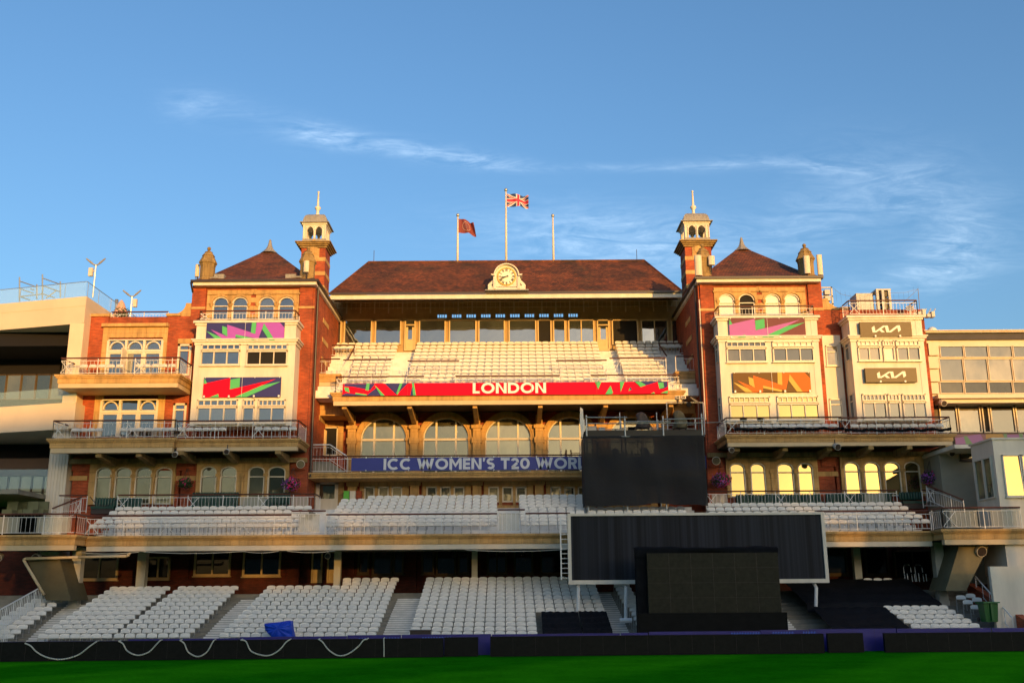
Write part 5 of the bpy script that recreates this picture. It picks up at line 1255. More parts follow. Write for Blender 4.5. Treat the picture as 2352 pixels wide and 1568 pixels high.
# red banner
YL = 61.80; a = R(787, 878.5, 1535, 906.5, YL); mb = panel('x', a, YL, .05, None, '')
def zC(x, y): return ((x - 415) / (2950 - 415), (y - 490) / 105)
polys = [(1, [(.005, .02), (.12, .02), (.09, .0), (.275, 0), (.25, .1), (.2, 1), (.0, 1)]),
         (0, [(.03, .25), (.085, .55), (.1, 0), (.12, 0), (.075, .95), (.012, .78), (.0, .9), (.0, .2)]), (2, [(.004, .3), (.018, .32), (.022, .75), (.008, .6)]), (2, [(.073, .0), (.083, .0), (.08, .6), (.070, .55)]), (2, [(.04, .75), (.075, .9), (.073, 1), (.04, .88)]),
         (0, [(.095, .0), (.128, .0), (.166, .95), (.2, 0), (.28, 0), (.28, 1), (.125, 1)]), (2, [(.098, .15), (.103, .25), (.13, 1), (.118, 1)]), (1, [(.136, 0), (.176, 0), (.165, .85)]), (2, [(.176, 0), (.184, 0), (.17, .95), (.165, .85)]), (1, [(.208, 1), (.213, .3), (.222, 1)]), (2, [(.213, 0), (.219, 0), (.226, 1), (.217, 1)]),
         (2, [(.775, 0), (.795, 0), (.785, .6)]), (2, [(.806, 1), (.823, .3), (.83, .9), (.826, 1)]), (2, [(.852, 0), (.866, 0), (.853, .85)]), (1, [(.877, 1), (.884, .4), (.895, 1)]), (2, [(.872, 1), (.882, .5), (.886, 1)]),
         (1, [(.895, 0), (.998, 0), (.998, .55), (.94, .7)]), (2, [(.898, 0), (.915, 0), (.932, .3), (.915, .45)]), (0, [(.918, .42), (.968, .02), (.974, .75), (.998, .42), (.998, .9), (.93, 1), (.85, 1)]), (2, [(.968, .08), (.985, .08), (.987, .5), (.972, .6)]), (2, [(.975, .95), (.998, .72), (.998, .98)]), (2, [(.945, .98), (.955, .85), (.958, .98)])]
shards(mb, a, YL, polys); mb.mi = 3; lx0, lx1, lz0, lz1 = R(1086, 879, 1254, 903.5, YL)
lettering(mb, 'LONDON', lx0, lz0, lz1 - lz0, YL - .10, lx1 - lx0, stf=.215)
mb.mi = 4
for u in (.2, .42, .58, .78): x = a[0] + (a[1] - a[0]) * u; mb.box(x - .008, x + .008, YL - .11, YL - .095, a[2], a[3])
o = mb.build('red_banner', [RED, NAVY, GREENP, LETTER, flat('banner_seam', (.35, .01, .02), .5)]); tag(o, 'long red banner reading LONDON with green and blue shards at both ends', 'banner')
# blue banner
YI = 61.15; a = R(807, 1050, 1640, 1080, YI); z1, z0 = zat(1051, YI, 820), zat(1081, YI, 820)
mb = MB(); mb.box(a[0], a[1], YI, YI + .04, z0, z1); mb.mi = 1
lx0, lx1 = xat(881, 1065, YI), xat(1325, 1062, YI); h_ = zat(1052.6, YI, 1000) - zat(1078.6, YI, 1000)
lettering(mb, "ICC WOMEN'S T20 WORLD CUP", lx0, z0 + (z1 - z0 - h_) / 2, h_, YI - .01, lx1 - lx0, measure="ICC WOMEN'S T20 WOR")
mb.mi = 2
for i in range(8): x = a[0] + .9 + 2.6 * i; mb.box(x - .03, x + .03, YI - .05, YI, z0 - .03, z0 + .06); mb.box(x - .03, x + .03, YI - .05, YI, z1 - .04, z1 + .05)
o = mb.build('blue_banner', [plain('royal_blue_print', (.035, .045, .25), .5, .15, .6), flat('pale_letter', (.62, .62, .64), .5), RAILW]); tag(o, 'long blue banner with white capitals along the lower balcony rail', 'banner')
# shard panels on the bays
PZ = [(1, [(.055, .40), (.18, .61), (.275, .785), (.262, .15), (.63, .65), (.64, 0), (.925, 0), (1, .33), (1, 1), (.885, 1), (.735, .10), (.673, .91), (.38, .675), (.377, 1), (.245, 1), (.18, .8)]),
      (2, [(0, .48), (.18, .8), (.245, 1), (.15, 1)]), (2, [(.2, .22), (.262, .31), (.275, .785), (.207, .61)]), (2, [(.58, 0), (.637, 0), (.63, .65), (.572, .585)]), (2, [(.38, .675), (.62, .895), (.615, 1), (.38, .80)]), (2, [(.735, .1), (.886, 1), (.815, 1), (.716, .41)])]
P2 = [(1, [(0, .32), (.34, .03), (.345, .62), (.933, .095), (.76, .41), (.41, 1), (.21, 1), (.2, .83), (.09, 1), (0, 1)]),
      (2, [(.345, .115), (.468, .03), (.468, .50), (.345, .61)]), (2, [(.01, .03), (.045, .30), (0, .33)]), (2, [(.76, .41), (.998, .23), (.565, 1), (.41, 1)]), (2, [(.09, 1), (.2, .83), (.21, 1)])]
P3, P4 = P2, PZ
def rest(x0, y0, x1, y1, YY, polys, mats, label, name, group, extra=None):
    a = R(x0, y0, x1, y1, YY); mb = MB(); mb.box(a[0], a[1], YY, YY + .06, a[2], a[3]); shards(mb, a, YY, polys); fixings(mb, a, YY, 3)
    mb.mi = 3; xc = (a[0] + a[1]) / 2; mb.box(xc - .008, xc + .008, YY - .05, YY - .04, a[2], a[3])
    o = mb.build(name, mats); tag(o, label, 'sign', group); return o
GP = 'printed shard panels on the white bays'
rest(474, 738.5, 653, 782, 59.34, PZ, [NAVY, PURPLE, GREENP, RAILW], 'navy panel of purple and green shards over the open dark bay window', 'shard_banner', GP)
rest(467, 866, 645, 911.5, 59.34, P2, [NAVY, RED, GREENP, RAILW], 'navy panel with a red zigzag shard above the terrace balcony', 'shard_banner', GP)
rest(1675, 730.5, 1850, 775.5, 59.34, P3, [PLUM, flat('mauve_print', (.46, .15, .42)), GREENP, RAILW], 'muted plum panel with mauve and green shards on the upper bay', 'shard_banner', GP)  # plum and bronze panels carry sun glare as muted print colour
rest(1684, 855, 1862, 900, 59.34, P4, [BRONZE, ORANGE, YELLOWP, RAILW], 'muted bronze panel with orange and yellow shards on the lower bay', 'shard_banner', GP)
def dealer_sign(x0, y0, x1, y1, label):
    YY = 59.22; a = R(x0, y0, x1, y1, YY); mb = MB(); mb.box(a[0], a[1], YY, YY + .22, a[2], a[3]); mb.mi = 1; w, h = a[1] - a[0], a[3] - a[2]
    for pts in ([(375, 258), (435, 220), (445, 328), (465, 355), (385, 355)], [(445, 328), (620, 218), (652, 218), (655, 236), (465, 355)], [(530, 314), (572, 288), (640, 355), (572, 355)],
                [(652, 218), (714, 218), (730, 335), (728, 355), (668, 355)], [(730, 335), (905, 215), (962, 215), (904, 262), (770, 355), (728, 355)], [(905, 262), (962, 215), (975, 310), (918, 352)]):
        mb.poly([(a[0] + w * (x - 140) / 1060, YY - .012, a[3] - h * (y - 140) / 300) for x, y in pts][::-1])
    mb.mi = 2
    for u in (.28, .76): mb.box(a[0] + w * u - .05, a[0] + w * u + .05, YY - .05, YY - .01, a[2] - .02, a[2] + .08)
    o = mb.build('dealer_sign', [plain('bronze_sign_face', (.105, .062, .012), .5, .12, .6), flat('cream_letter', (.80, .74, .62), .5), RAILW] if 'bronze_sign_face' not in bpy.data.materials else [bpy.data.materials['bronze_sign_face'], bpy.data.materials['cream_letter'], RAILW]); tag(o, label, 'sign', 'brown signs with angular white letters')
dealer_sign(1976, 739, 2094, 772.5, 'brown sign with angular white letters just under the roof rail')
dealer_sign(1988, 844.5, 2106, 877, 'brown sign with angular white letters between two rows of windows')
# banner strip on the glazed stand
a = R(2194, 996, 2390, 1019, 61.2); mb = MB(); mb.box(a[0], a[1], 61.2, 61.25, a[2], a[3])
shards(mb, a, 61.2, [(1, [(0, .4), (.3, .0), (.35, 1), (.0, 1)]), (2, [(.1, .2), (.14, .2), (.2, 1), (.12, 1)]), (3, [(.36, 0), (.56, 0), (.6, 1), (.36, 1)]), (1, [(.6, .1), (1, .1), (1, .9), (.64, .9)]), (2, [(.57, 0), (.61, 0), (.61, 1), (.58, 1)]), (2, [(.75, 0), (.8, 0), (.78, 1), (.76, 1)])])
o = mb.build('shard_banner', [flat('faded_pink_print', (.42, .20, .17)), flat('faded_mauve_print', (.52, .24, .36)), flat('faded_green_print', (.30, .40, .18)), flat('faded_amber_print', (.66, .36, .12))]); tag(o, 'narrow pink and green banner along the ledge of the glazed stand', 'banner')

# ============================================================ clock
zc_ = lambda x, y: (1055.4 + x / 10.4, 572.9 + y / 10.4)
YK = 65.15; P = lambda x, y: at(*zc_(x, y), YK)
ck = thing('roof_clock', 'white framed turret clock with black Roman numerals on the tiled roof', 'clock', (P(1123, 960).x, YK, P(1123, 960).z))
D0 = P(1123, 652); UN = (P(1323, 652).x - P(1123, 652).x) / 200
def L(x, y): return (D0.x + (x - 1123) * UN, D0.z - (y - 652) * UN)
mb = MB(); body = [L(825, 900), L(825, 640)] + [L(1123 - 292 * math.cos(math.pi * i / 20), 640 - 292 * math.sin(math.pi * i / 20)) for i in range(21)] + [L(1440, 900)]
mb.prism(body, YK, YK + 2.2); mb.prism([L(680, 975), L(680, 920), L(1575, 920), L(1575, 975)], YK - .06, YK + .9)
for s_ in (-1, 1):
    X = lambda d: 1127 + s_ * d
    mb.prism([L(X(303), 920), L(X(303), 690), L(X(330), 690), L(X(345), 735), L(X(400), 790), L(X(440), 830), L(X(452), 870), L(X(440), 905), L(X(448), 920)], YK + .05, YK + .4)
    mb.prism([L(X(255), 955), L(X(255), 655), L(X(318), 655), L(X(318), 955)], YK - .12, YK - .003); mb.prism([L(X(290), 630), L(X(290), 600), L(X(375), 592), L(X(375), 612), L(X(335), 632)], YK - .16, YK + .8)
mb.build('housing', WHITE, ck)
mb = MB()
for i in range(20):
    t0, t1 = math.pi * i / 20, math.pi * (i + 1) / 20; q = lambda t, r: L(1123 - r * math.cos(t), 640 - r * math.sin(t))
    mb.prism([q(t0, 280), q(t1, 280), q(t1, 308), q(t0, 308)], YK - .20, YK - .004)
mb.build('arched_moulding', WHITE, ck)
mb = MB(); mb.prism([L(610, 1002), L(610, 978), L(1650, 978), L(1650, 1002)], YK - .15, YK + 1.2); mb.build('lead_base', LEAD, ck)
for s_ in (-1, 1):
    mb = MB(); mb.prism([L(1127 + s_ * d, y) for d, y in ((325, 800), (330, 870), (345, 873), (368, 850), (345, 830))], YK + .03, YK + .06); mb.build('teardrop_opening', INK, ck)
r_ = 225 * UN; mb = MB()
def disc(mb, r0, r1, y0, y1, n=48):
    for i in range(n):
        t0, t1 = 2 * math.pi * i / n, 2 * math.pi * (i + 1) / n; q = lambda t, r: (D0.x + r * math.cos(t), D0.z + r * math.sin(t))
        mb.prism([q(t0, r0), q(t0, r1), q(t1, r1), q(t1, r0)] if r0 else [(D0.x, D0.z), q(t0, r1), q(t1, r1)], y0, y1)
disc(mb, 0, r_ * .86, YK - .05, YK - .004); dl = mb.build('dial', plain('cream_dial', (.80, .76, .62), .5, .05, 2), ck)
mb = MB(); disc(mb, r_ * .865, r_, YK - .09, YK - .004); disc(mb, r_ * .56, r_ * .575, YK - .056, YK - .051); mb.build('gilt_ring', GOLD, dl)
mb = MB(); num = ['XII', 'I', 'II', 'III', 'IIII', 'V', 'VI', 'VII', 'VIII', 'IX', 'X', 'XI']
for i, s_ in enumerate(num):
    ang = -2 * math.pi * i / 12; R0, R1 = r_ * .60, r_ * .85; sw = r_ * .055
    w = {'I': .075, 'V': .13, 'X': .13}; tot = sum(w[c] for c in s_) * r_; x = -tot / 2
    def put(x0, x1, x2, x3):                       # slanted stroke from outer x0..x1 to inner x2..x3
        pts = []
        for xx, rr in ((x0, R1), (x1, R1), (x3, R0), (x2, R0)): pts.append((D0.x + xx * math.cos(ang) - rr * math.sin(ang), YK - .058, D0.z + xx * math.sin(ang) + rr * math.cos(ang)))
        ar = sum(pts[j][0] * pts[(j + 1) % 4][2] - pts[(j + 1) % 4][0] * pts[j][2] for j in range(4)); mb.poly(pts if ar > 0 else pts[::-1])
    for c in s_:
        W_ = w[c] * r_
        if c == 'I': put(x, x + sw, x, x + sw)
        elif c == 'V': put(x, x + sw * 1.2, x + W_ * .4, x + W_ * .4 + sw); put(x + W_ - sw * 1.2, x + W_ - sw * .4, x + W_ * .4, x + W_ * .4 + sw)
        else: put(x, x + sw * 1.3, x + W_ * .7 - sw * .4, x + W_ * .9); put(x + W_ * .7, x + W_ * .9, x, x + sw)
        x += W_
for i in range(60):
    t = 2 * math.pi * i / 60; big = i % 15 == 0; a_, b_ = (r_ * .89, r_ * .98) if big else (r_ * .91, r_ * .95); s2 = .02 if big else .012
    p, q = Vector((D0.x + a_ * math.sin(t), YK - .094, D0.z + a_ * math.cos(t))), Vector((D0.x + b_ * math.sin(t), YK - .094, D0.z + b_ * math.cos(t))); nn = Vector((math.cos(t), 0, -math.sin(t))) * s2
    mb.poly([p - nn, p + nn, q + nn, q - nn][::-1])
mb.build('numerals', INK, dl)
def hand(name, deg, ln, tail, w):
    t = rad(deg); d = Vector((math.sin(t), 0, math.cos(t))); nn = Vector((math.cos(t), 0, -math.sin(t))); o = Vector((D0.x, YK - .10, D0.z)); mb = MB()
    pts = [o - d * tail - nn * w * 1.3, o - d * tail + nn * w * 1.3, o + nn * w, o + d * ln * .62 + nn * w * .9, o + d * ln * .70 + nn * w * 2, o + d * ln, o + d * ln * .70 - nn * w * 2, o + d * ln * .62 - nn * w * .9, o - nn * w]
    mb.prism([(p.x, p.z) for p in pts], YK - (.10 if name == 'hour_hand' else .125), YK - (.08 if name == 'hour_hand' else .105)); mb.build(name, INK, dl)
hand('hour_hand', 260, r_ * .62, r_ * .2, .030); hand('minute_hand', 240, r_ * .86, r_ * .2, .024)

# ============================================================ flagpoles and flags
def flagpole(x, ytop, ybase, label):
    Y = 70.4; p = at(x, ybase + 4, Y); q = at(x + (x - 1176) * .0, ytop, Y); hgt = q.z - p.z + .4
    t = thing('flagpole', label, 'flagpole', (p.x, Y, p.z - .4), 'white flagpoles on the main ridge'); mb = MB(); mb.lathe((p.x, Y, p.z - .4), [(.085, 0), (.08, hgt * .5), (.055, hgt)], 10); mb.build('pole', WHITE, t, True)
    mb = MB(); z = p.z - .4 + hgt; mb.lathe((p.x, Y, z), [(.03, 0), (.10, .04), (.13, .13), (.10, .22), (.02, .27)], 10); mb.build('truck_ball', STEEL, t, True); return p.x, Y, q.z
f1 = flagpole(1050.8, 498, 600, 'white flagpole flying the maroon flag'); f2 = flagpole(1162.8, 440, 600, 'tallest white flagpole, flying the union flag above the clock'); f3 = flagpole(1271.5, 499, 599, 'bare white flagpole with no flag')
def union(u, v):
    x, y = (u - .5) * 60, (v - .5) * 30
    if abs(x) < 3 or abs(y) < 3: return 1
    if abs(x) < 5 or abs(y) < 5: return 2
    d1 = (y - x * .5) * .894; d2 = (y + x * .5) * .894
    for d, sg in ((d1, 1 if x > 0 else -1), (d2, -1 if x > 0 else 1)):
        if abs(d) < 3:
            k = d * sg
            return 1 if -2 < k < 0 else 2
    return 0
def crest(u, v):
    r = math.hypot((u - .46) * 1.5, v - .5)
    if .30 < r < .335: return 1
    if r < .2 and (math.sin(u * 60) + math.sin(v * 41)) > .5: return 2
    return 0
def flag(px, Y, ztop, w, h, fn, mats, label, drop, fl):
    NX, NY = 66, 36; mb = MB(); k = 0
    for j in range(NY + 1):
        for i in range(NX + 1):
            u, v = i / NX, j / NY; wob = .16 * u ** .6 * math.sin(u * 9 + v * 1.6) + .05 * math.sin(u * 21 + v * 4) * u
            x = px + .07 + u * w * (1 - fl * .10 * v) * (.96 - .04 * math.sin(u * 9)); z = ztop - h * (1 - v) * (1 - .10 * u) - drop * u ** 1.5 - .05 * math.sin(u * 9 + v) * u
            mb.v.append((x, Y + wob - .05, z))
    for j in range(NY):
        for i in range(NX): mb.mi = fn((i + .5) / NX, (j + .5) / NY); a = j * (NX + 1) + i; mb.face([a, a + 1, a + NX + 2, a + NX + 1])
    o = mb.build('flag', mats, None, True); tag(o, label, 'flag'); return o
s1 = (at(1100, 520, 70.4).x - at(1000, 520, 70.4).x) / 100
flag(f2[0], f2[1], zat(446, 70.4, 1163), 53 * s1, 31.5 * s1, union, [flat('flag_blue', (.02, .045, .16), .8), flat('flag_red', (.55, .035, .07), .8), flat('flag_white', (.62, .58, .56), .8)], 'union flag flying from the tallest pole', .20, 0)
flag(f1[0], f1[1], zat(503, 70.4, 1051), 43 * s1, 34 * s1, crest, [FLAGR, flat('flag_pale_ring', (.45, .34, .28), .8), flat('flag_grey_crest', (.16, .14, .15), .8)], 'maroon flag with a pale ring emblem', .38, 1.5)
for x, y0, y1, lab in ((858.5, 575, 602, 'thin lightning rod at the ridge end on the navy-panel side'), (1463, 573, 598, 'thin lightning rod at the ridge end on the brown-sign side')):
    p, q = at(x, y1 + 2, 70.4), at(x, y0, 70.4); mb = MB(); mb.tube((p.x, 70.4, p.z - .2), (p.x, 70.4, q.z), .022, 5); tag(mb.build('lightning_rod', GUTTER), lab, 'rod', 'lightning rods on the ridge')
# ============================================================ sightscreen, black screen, camera scaffold
YS = 51.6
a = R(1302, 1178, 1896, 1337, YS)
def ZS(x, y): return at(x, y, YS)
ss = thing('sightscreen', 'big dark slatted sightscreen in a white frame, raised on white posts over the seats', 'sightscreen', (at(1600, 1400, YS).x, YS, 1.0))
xl, xr = ZS(1312, 1258).x, ZS(1890, 1258).x; zt_, zb_ = ZS(1600, 1183).z, ZS(1600, 1330).z
mb = MB(); mb.box(xl, xr, YS, YS + .12, zb_, zt_); mb.build('slatted_panel', SLATS, ss)
mb = MB(); w = .10; mb.box(xl - .17, xr + .17, YS - .10, YS + .2, zt_ + .003, zt_ + .13); mb.box(xl - .17, xl - .003, YS - .10, YS + .2, zb_ - .2, zt_); mb.box(xr + .003, xr + .17, YS - .10, YS + .2, zb_ - .2, zt_)
mb.box(xl - .002, xr + .002, YS - .14, YS + .2, zb_ - .2, zb_ - .003)
for i in range(1, 9): x = xl + (xr - xl) * i / 9; mb.box(x - .008, x + .008, YS - .15, YS - .142, zb_ - .2, zb_)
mb.build('white_frame', WHITE, ss)
for x, yb_ in ((1328, 1402), (1437, 1424), (1874, 1392)):
    p = ZS(x, 1337); q = ZS(x, yb_); mb = MB(); mb.path([(p.x - .05, YS + .3, p.z + .05), (p.x, YS, p.z - .25), (q.x, YS, q.z)], .085, 8)
    if x == 1437: mb.tube((q.x - .3, YS - .05, q.z), (q.x + .3, YS - .05, q.z), .12, 8)
    mb.build('leg', RAILW, ss)
mb = MB(); x0 = ZS(1288, 1250).x; x1 = ZS(1309, 1250).x; z0, z1 = ZS(1290, 1330).z, ZS(1290, 1186).z
mb.box(x0 - .03, x0 + .03, YS - .05, YS + .05, z0, z1)
for i in range(13): z = z0 + (z1 - z0) * (i + .3) / 13; mb.tube((x0, YS, z), (x1, YS, z), .018, 5)
mb.build('ladder', RAILW, ss)
YB2 = 48.35
bs = thing('replay_screen', 'large black screen wrapped in black cloth standing before the sightscreen', 'screen', (at(1635, 1440, YB2).x, YB2, 0))
def rb(x0, y0, x1, y1, Y): return R(x0, y0, x1, y1, Y)
a = rb(1463, 1258, 1789, 1447, YB2 + .35); mb = MB(); mb.box(a[0], a[1], YB2 + .35, YB2 + 1.0, .1, a[3])
n0 = len(mb.v); mb.build('cloth_cover', BLACKC, bs)
a2 = rb(1488, 1269, 1791, 1406, YB2 + .1); mb = MB(); mb.box(a2[0], a2[1], YB2 + .1, YB2 + .34, a2[2], a2[3]); mb.mi = 1
for i in range(1, 6): x = a2[0] + (a2[1] - a2[0]) * i / 6; mb.box(x - .006, x + .006, YB2 + .094, YB2 + .1, a2[2], a2[3])
for i in range(1, 4): z = a2[2] + (a2[3] - a2[2]) * i / 4; mb.box(a2[0], a2[1], YB2 + .095, YB2 + .1, z - .005, z + .005)
mb.build('screen_panel', [plain('olive_black_led', (.030, .028, .018), .55, .35, 5), GUTTER], bs)
a3 = rb(1464, 1406, 1808, 1448, YB2); mb = MB(); mb.box(a3[0], a3[1], YB2 - .1, YB2 + .34, .05, a2[2] - .003); mb.build('plinth', plain('black_plinth', (.008, .008, .007), .7, .4, 3), bs)
# draped cloth along the screen's top edge
mb = MB(); N = 40
for i in range(N + 1):
    t = i / N; x = a[0] - .05 + (a[1] - a[0] + .1) * t; s_ = .08 * math.sin(t * 9) + .05 * math.sin(t * 31); dz = .22 + .22 * abs(math.cos(t * math.pi)) ** 2
    mb.v += [(x, YB2 + .30 + s_ * .3, a[3] - dz), (x, YB2 + .12 + s_, a[3] - .06), (x, YB2 + .45, a[3] + .06 + s_ * .3), (x, YB2 + 1.05, a[3] + .02)]
for i in range(N):
    for q in range(3): k = i * 4 + q; mb.face([k, k + 4, k + 5, k + 1])
mb.build('draped_cloth', BLACKC, bs, True)

YF = 57.4
sc = thing('camera_scaffold', 'tubular scaffold platform hung with black netting, carrying two covered cameras', 'scaffold', (at(1480, 1150, YF).x, YF, 7))
F = lambda x, y, Y=YF: at(x, y, Y)
zp = F(1480, 1001).z; zn = F(1480, 1160).z; fx0, fx1 = F(1342, 1075).x, F(1619, 1075).x
mb = MB(); N, M_ = 44, 20
for j in range(M_ + 1):
    for i in range(N + 1):
        u, v = i / N, j / M_; z = zn + (zp - zn) * v - (.06 * math.sin(u * 7.5) * (1 - v) ** 3) - .04 * (1 - v) ** 2 * math.sin(u * 19)
        mb.v.append((fx0 + (fx1 - fx0) * u + .12 * (1 - v) * (u - .5), YF - .17 - .05 * math.sin(u * 23 + v * 3) - .05 * math.sin(v * 9 + u * 5), z))
for j in range(M_):
    for i in range(N): a = j * (N + 1) + i; mb.face([a, a + 1, a + N + 2, a + N + 1])
mb.build('black_netting', NET, sc, True)
mb = MB(); mb.poly([(fx0, YF, zn), (fx0, YF + 2.2, zn), (fx0, YF + 2.2, zp), (fx0, YF, zp)]); mb.build('black_netting', NET, sc)
mb = MB(); zt2 = F(1480, 989).z; mb.box(fx0, fx1 - .15, YF + .05, YF + 2.3, zt2 - .1, zt2); mb.box(fx0 + .1, fx1 - .1, YF + .02, YF + .05, zt2 - .32, zt2 + .05); mb.build('plank_deck', plain('dark_planks', (.06, .05, .035), .8, .4, 2, stretch=(.3, 4, 4)), sc)
mb = MB()
for x, yt, yb_ in ((1347.5, 953, 1172), (1436, 956, 1172), (1524, 955, 1170), (1613.5, 950, 1075)):
    p = F(x, 1000); q0, q1 = F(x, yt).z, F(x, yb_).z; mb.tube((p.x, YF, q1), (p.x, YF, q0), .045, 8); mb.tube((p.x, YF + 2.1, q1), (p.x, YF + 2.1, q0 + .1), .045, 8)
for (x0, y0, x1, y1) in ((1345, 958.5, 1440, 958.5), (1434, 968.5, 1540, 968), (1522, 963, 1616, 961), (1350, 973, 1614, 971), (1345, 1003, 1618, 1001)):
    p, q = F(x0, y0), F(x1, y1); mb.tube((p.x, YF - .06, p.z), (q.x, YF - .06, q.z), .035, 6); mb.tube((p.x, YF + 2.16, p.z), (q.x, YF + 2.16, q.z), .03, 6)
p, q = F(1614, 971), F(1690, 968); mb.tube((p.x, YF - .06, p.z), (q.x, YF - .06, q.z), .02, 6)
for x in (1425, 1510): p = F(x, 1000, YF + 1); mb.tube((p.x, YF + 1, zt2), (p.x, YF + 1, F(x, 947, YF + 1).z), .03, 6)
p, q = F(1531, 924, YF + 1.6), F(1615, 924, YF + 1.6); mb.path([(p.x, YF + 1.6, zt2), (p.x, YF + 1.6, p.z), (q.x, YF + 1.6, q.z), (q.x, YF + 1.6, zt2)], .035, 6)
mb.build('tube_frame', STEEL, sc)
mb = MB(); p = F(1336, 985); mb.prism([(p.x, zt2 - .5), (p.x + .15, zt2 + .1), (p.x + .1, zt2 + 1.3), (p.x - .05, zt2 + 1.4), (p.x - .1, zt2 + .4)], YF, YF + .05); mb.build('torn_flap', WHITE, sc)
def covered(x, ytop, ybot, w, mat, label):
    Y = YF + 1.0; p = F(x, ybot, Y); h = F(x, ytop, Y).z - p.z
    t = thing('covered_camera', label, 'camera', (p.x, Y, p.z), 'covered cameras on the scaffold'); mb = MB(); n = 20; prof = [(.30, .0), (.33, .14), (.29, .32), (.27, .5), (.25, .68), (.21, .84), (.15, .94), (.05, 1)]; k0 = 0
    for r_, zz in prof:
        for i in range(n): a = 2 * math.pi * i / n; rr = r_ * w * (1 + .16 * math.sin(3 * a + zz * 6) + .11 * math.sin(5 * a - zz * 9) + .05 * math.sin(9 * a)); mb.v.append((p.x + rr * math.cos(a) + .06 * math.sin(zz * 4), Y + rr * .8 * math.sin(a), p.z + h * (.12 + .88 * zz)))
    for q in range(len(prof) - 1):
        for i in range(n): j = (i + 1) % n; mb.face([q * n + i, q * n + j, (q + 1) * n + j, (q + 1) * n + i])
    mb.face([(len(prof) - 1) * n + i for i in range(n)]); mb.build('rain_cover', mat, t, True)
    mb = MB()
    for a in (.4, 2.5, 4.6): mb.tube((p.x, Y, p.z + h * .35), (p.x + .45 * w * math.cos(a), Y + .4 * math.sin(a), p.z), .03, 6)
    mb.build('tripod', GUTTER, t)
covered(1475, 946, 989, 1.25, plain('grey_brown_cover', (.075, .055, .045), .8, .4, 3), 'camera under a grey-brown rain cover on the scaffold, before the arches')
covered(1561, 942, 989, 1.25, OLIVE, 'camera under an olive rain cover at the outer corner of the scaffold')
# twin security cameras, boom and small boxes
for x, lab in ((1556, 'small white floodlight on the scaffold top rail, nearer the banner'), (1569, 'small white floodlight on the scaffold top rail, nearer the hoist arm')):
    p = F(x, 914, YF + 1.6); t = thing('floodlight', lab, 'floodlight', (p.x, YF + 1.6, p.z)); mb = MB(); mb.box(p.x - .14, p.x + .12, YF + 1.35, YF + 1.7, p.z - .08, p.z + .10); mb.build('lamp_body', WHITE, t)
    mb = MB(); mb.box(p.x - .10, p.x + .08, YF + 1.33, YF + 1.348, p.z - .05, p.z + .07); mb.build('lens', GUTTER, t)
    mb = MB(); mb.tube((p.x, YF + 1.6, p.z - .3), (p.x, YF + 1.6, p.z - .082), .05, 6)
    for q in range(4): mb.tube((p.x - .1, YF + 1.6, p.z - .28 + q * .055), (p.x + .1, YF + 1.58, p.z - .26 + q * .055), .018, 5)
    mb.build('spring_mount', GUTTER, t)
p = F(1590, 925, YF + 1.6); t = thing('hoist_arm', 'dark hoist arm with a round reel on the scaffold corner', 'hoist', (p.x + .2, YF + 1.6, zt2)); mb = MB(); mb.prism([(p.x - .1, p.z + .38), (p.x + .32, p.z + .12), (p.x + .32, p.z - .05), (p.x - .08, p.z + .28)], YF + 1.55, YF + 1.65); mb.tube((p.x + .3, YF + 1.6, zt2), (p.x + .36, YF + 1.6, p.z + .1), .04, 6); mb.build('arm', GUTTER, t)
mb = MB(); q = F(1582, 929, YF + 1.6); mb.tube((q.x, YF + 1.5, q.z), (q.x, YF + 1.6, q.z), .16, 14); mb.build('reel', BLACKC, t)
for x0, x1, y0, y1, mt_, lab in ((1352, 1370, 979.5, 989, CREAMBOX, 'cream box on the scaffold deck by its ladder-side upright'), (1376, 1390, 982, 989, GREYBOX, 'small grey equipment case on the scaffold deck'), (1415, 1432, 985, 989, CREAMBOX, 'flat pale box on the scaffold deck'), (1444, 1458, 981, 989, BLACKC, 'black bag slumped on the scaffold deck by a covered camera')):
    a = R(x0, y0, x1, y1, YF + .7); mb = MB(); mb.box(a[0], a[1], YF + .7, YF + 1.1, zt2 + .002, a[3]); mb.box(a[0] - .02, a[1] + .02, YF + .68, YF + 1.12, a[3] + .002, a[3] + .03); tag(mb.build('equipment_case' if mt_ is not BLACKC else 'bag', mt_), lab, 'case' if mt_ is not BLACKC else 'bag')

# ============================================================ tarpaulins, covers, bin
def tarp(pts_front, pts_back, label, drop=.45, wav=.03):
    """front and back edges as 3-D points; hangs over the front edge."""
    mb = MB(); N, M_ = 26, 14; A, B_ = pts_front; D_, E = pts_back
    for j in range(M_ + 2):
        for i in range(N + 1):
            u = i / N; v = max(0, (j - 1) / M_); p = A.lerp(B_, u).lerp(D_.lerp(E, u), v)
            z = p.z + wav * math.sin(v * M_ * 1.7 + .6 * math.sin(u * 5)) + .02 * math.sin(u * 31); y = p.y
            if j == 0: z = p.z - drop + .03 * math.sin(u * 12); y = p.y - .06
            mb.v.append((p.x, y, z))
    for j in range(M_ + 1):
        for i in range(N): a = j * (N + 1) + i; mb.face([a, a + 1, a + N + 2, a + N + 1])
    tag(mb.build('tarpaulin', TARP, None, True), label, 'tarpaulin', 'black tarpaulins over seats'); 
def tp(x, y, Y): return at(x, y, Y)
tarp((tp(1246, 1449, 49.3), tp(1337, 1449, 49.3)), (tp(1243, 1402.5, 52.2), tp(1327, 1402.5, 52.2)), 'small black tarpaulin over front seats, the one beside uncovered seats', .3)
tarp((tp(1339, 1449, 49.3), tp(1407, 1448, 49.3)), (tp(1328.5, 1401.5, 52.25), tp(1392, 1401.5, 52.25)), 'small black tarpaulin over front seats, the one beside the steps', .3)
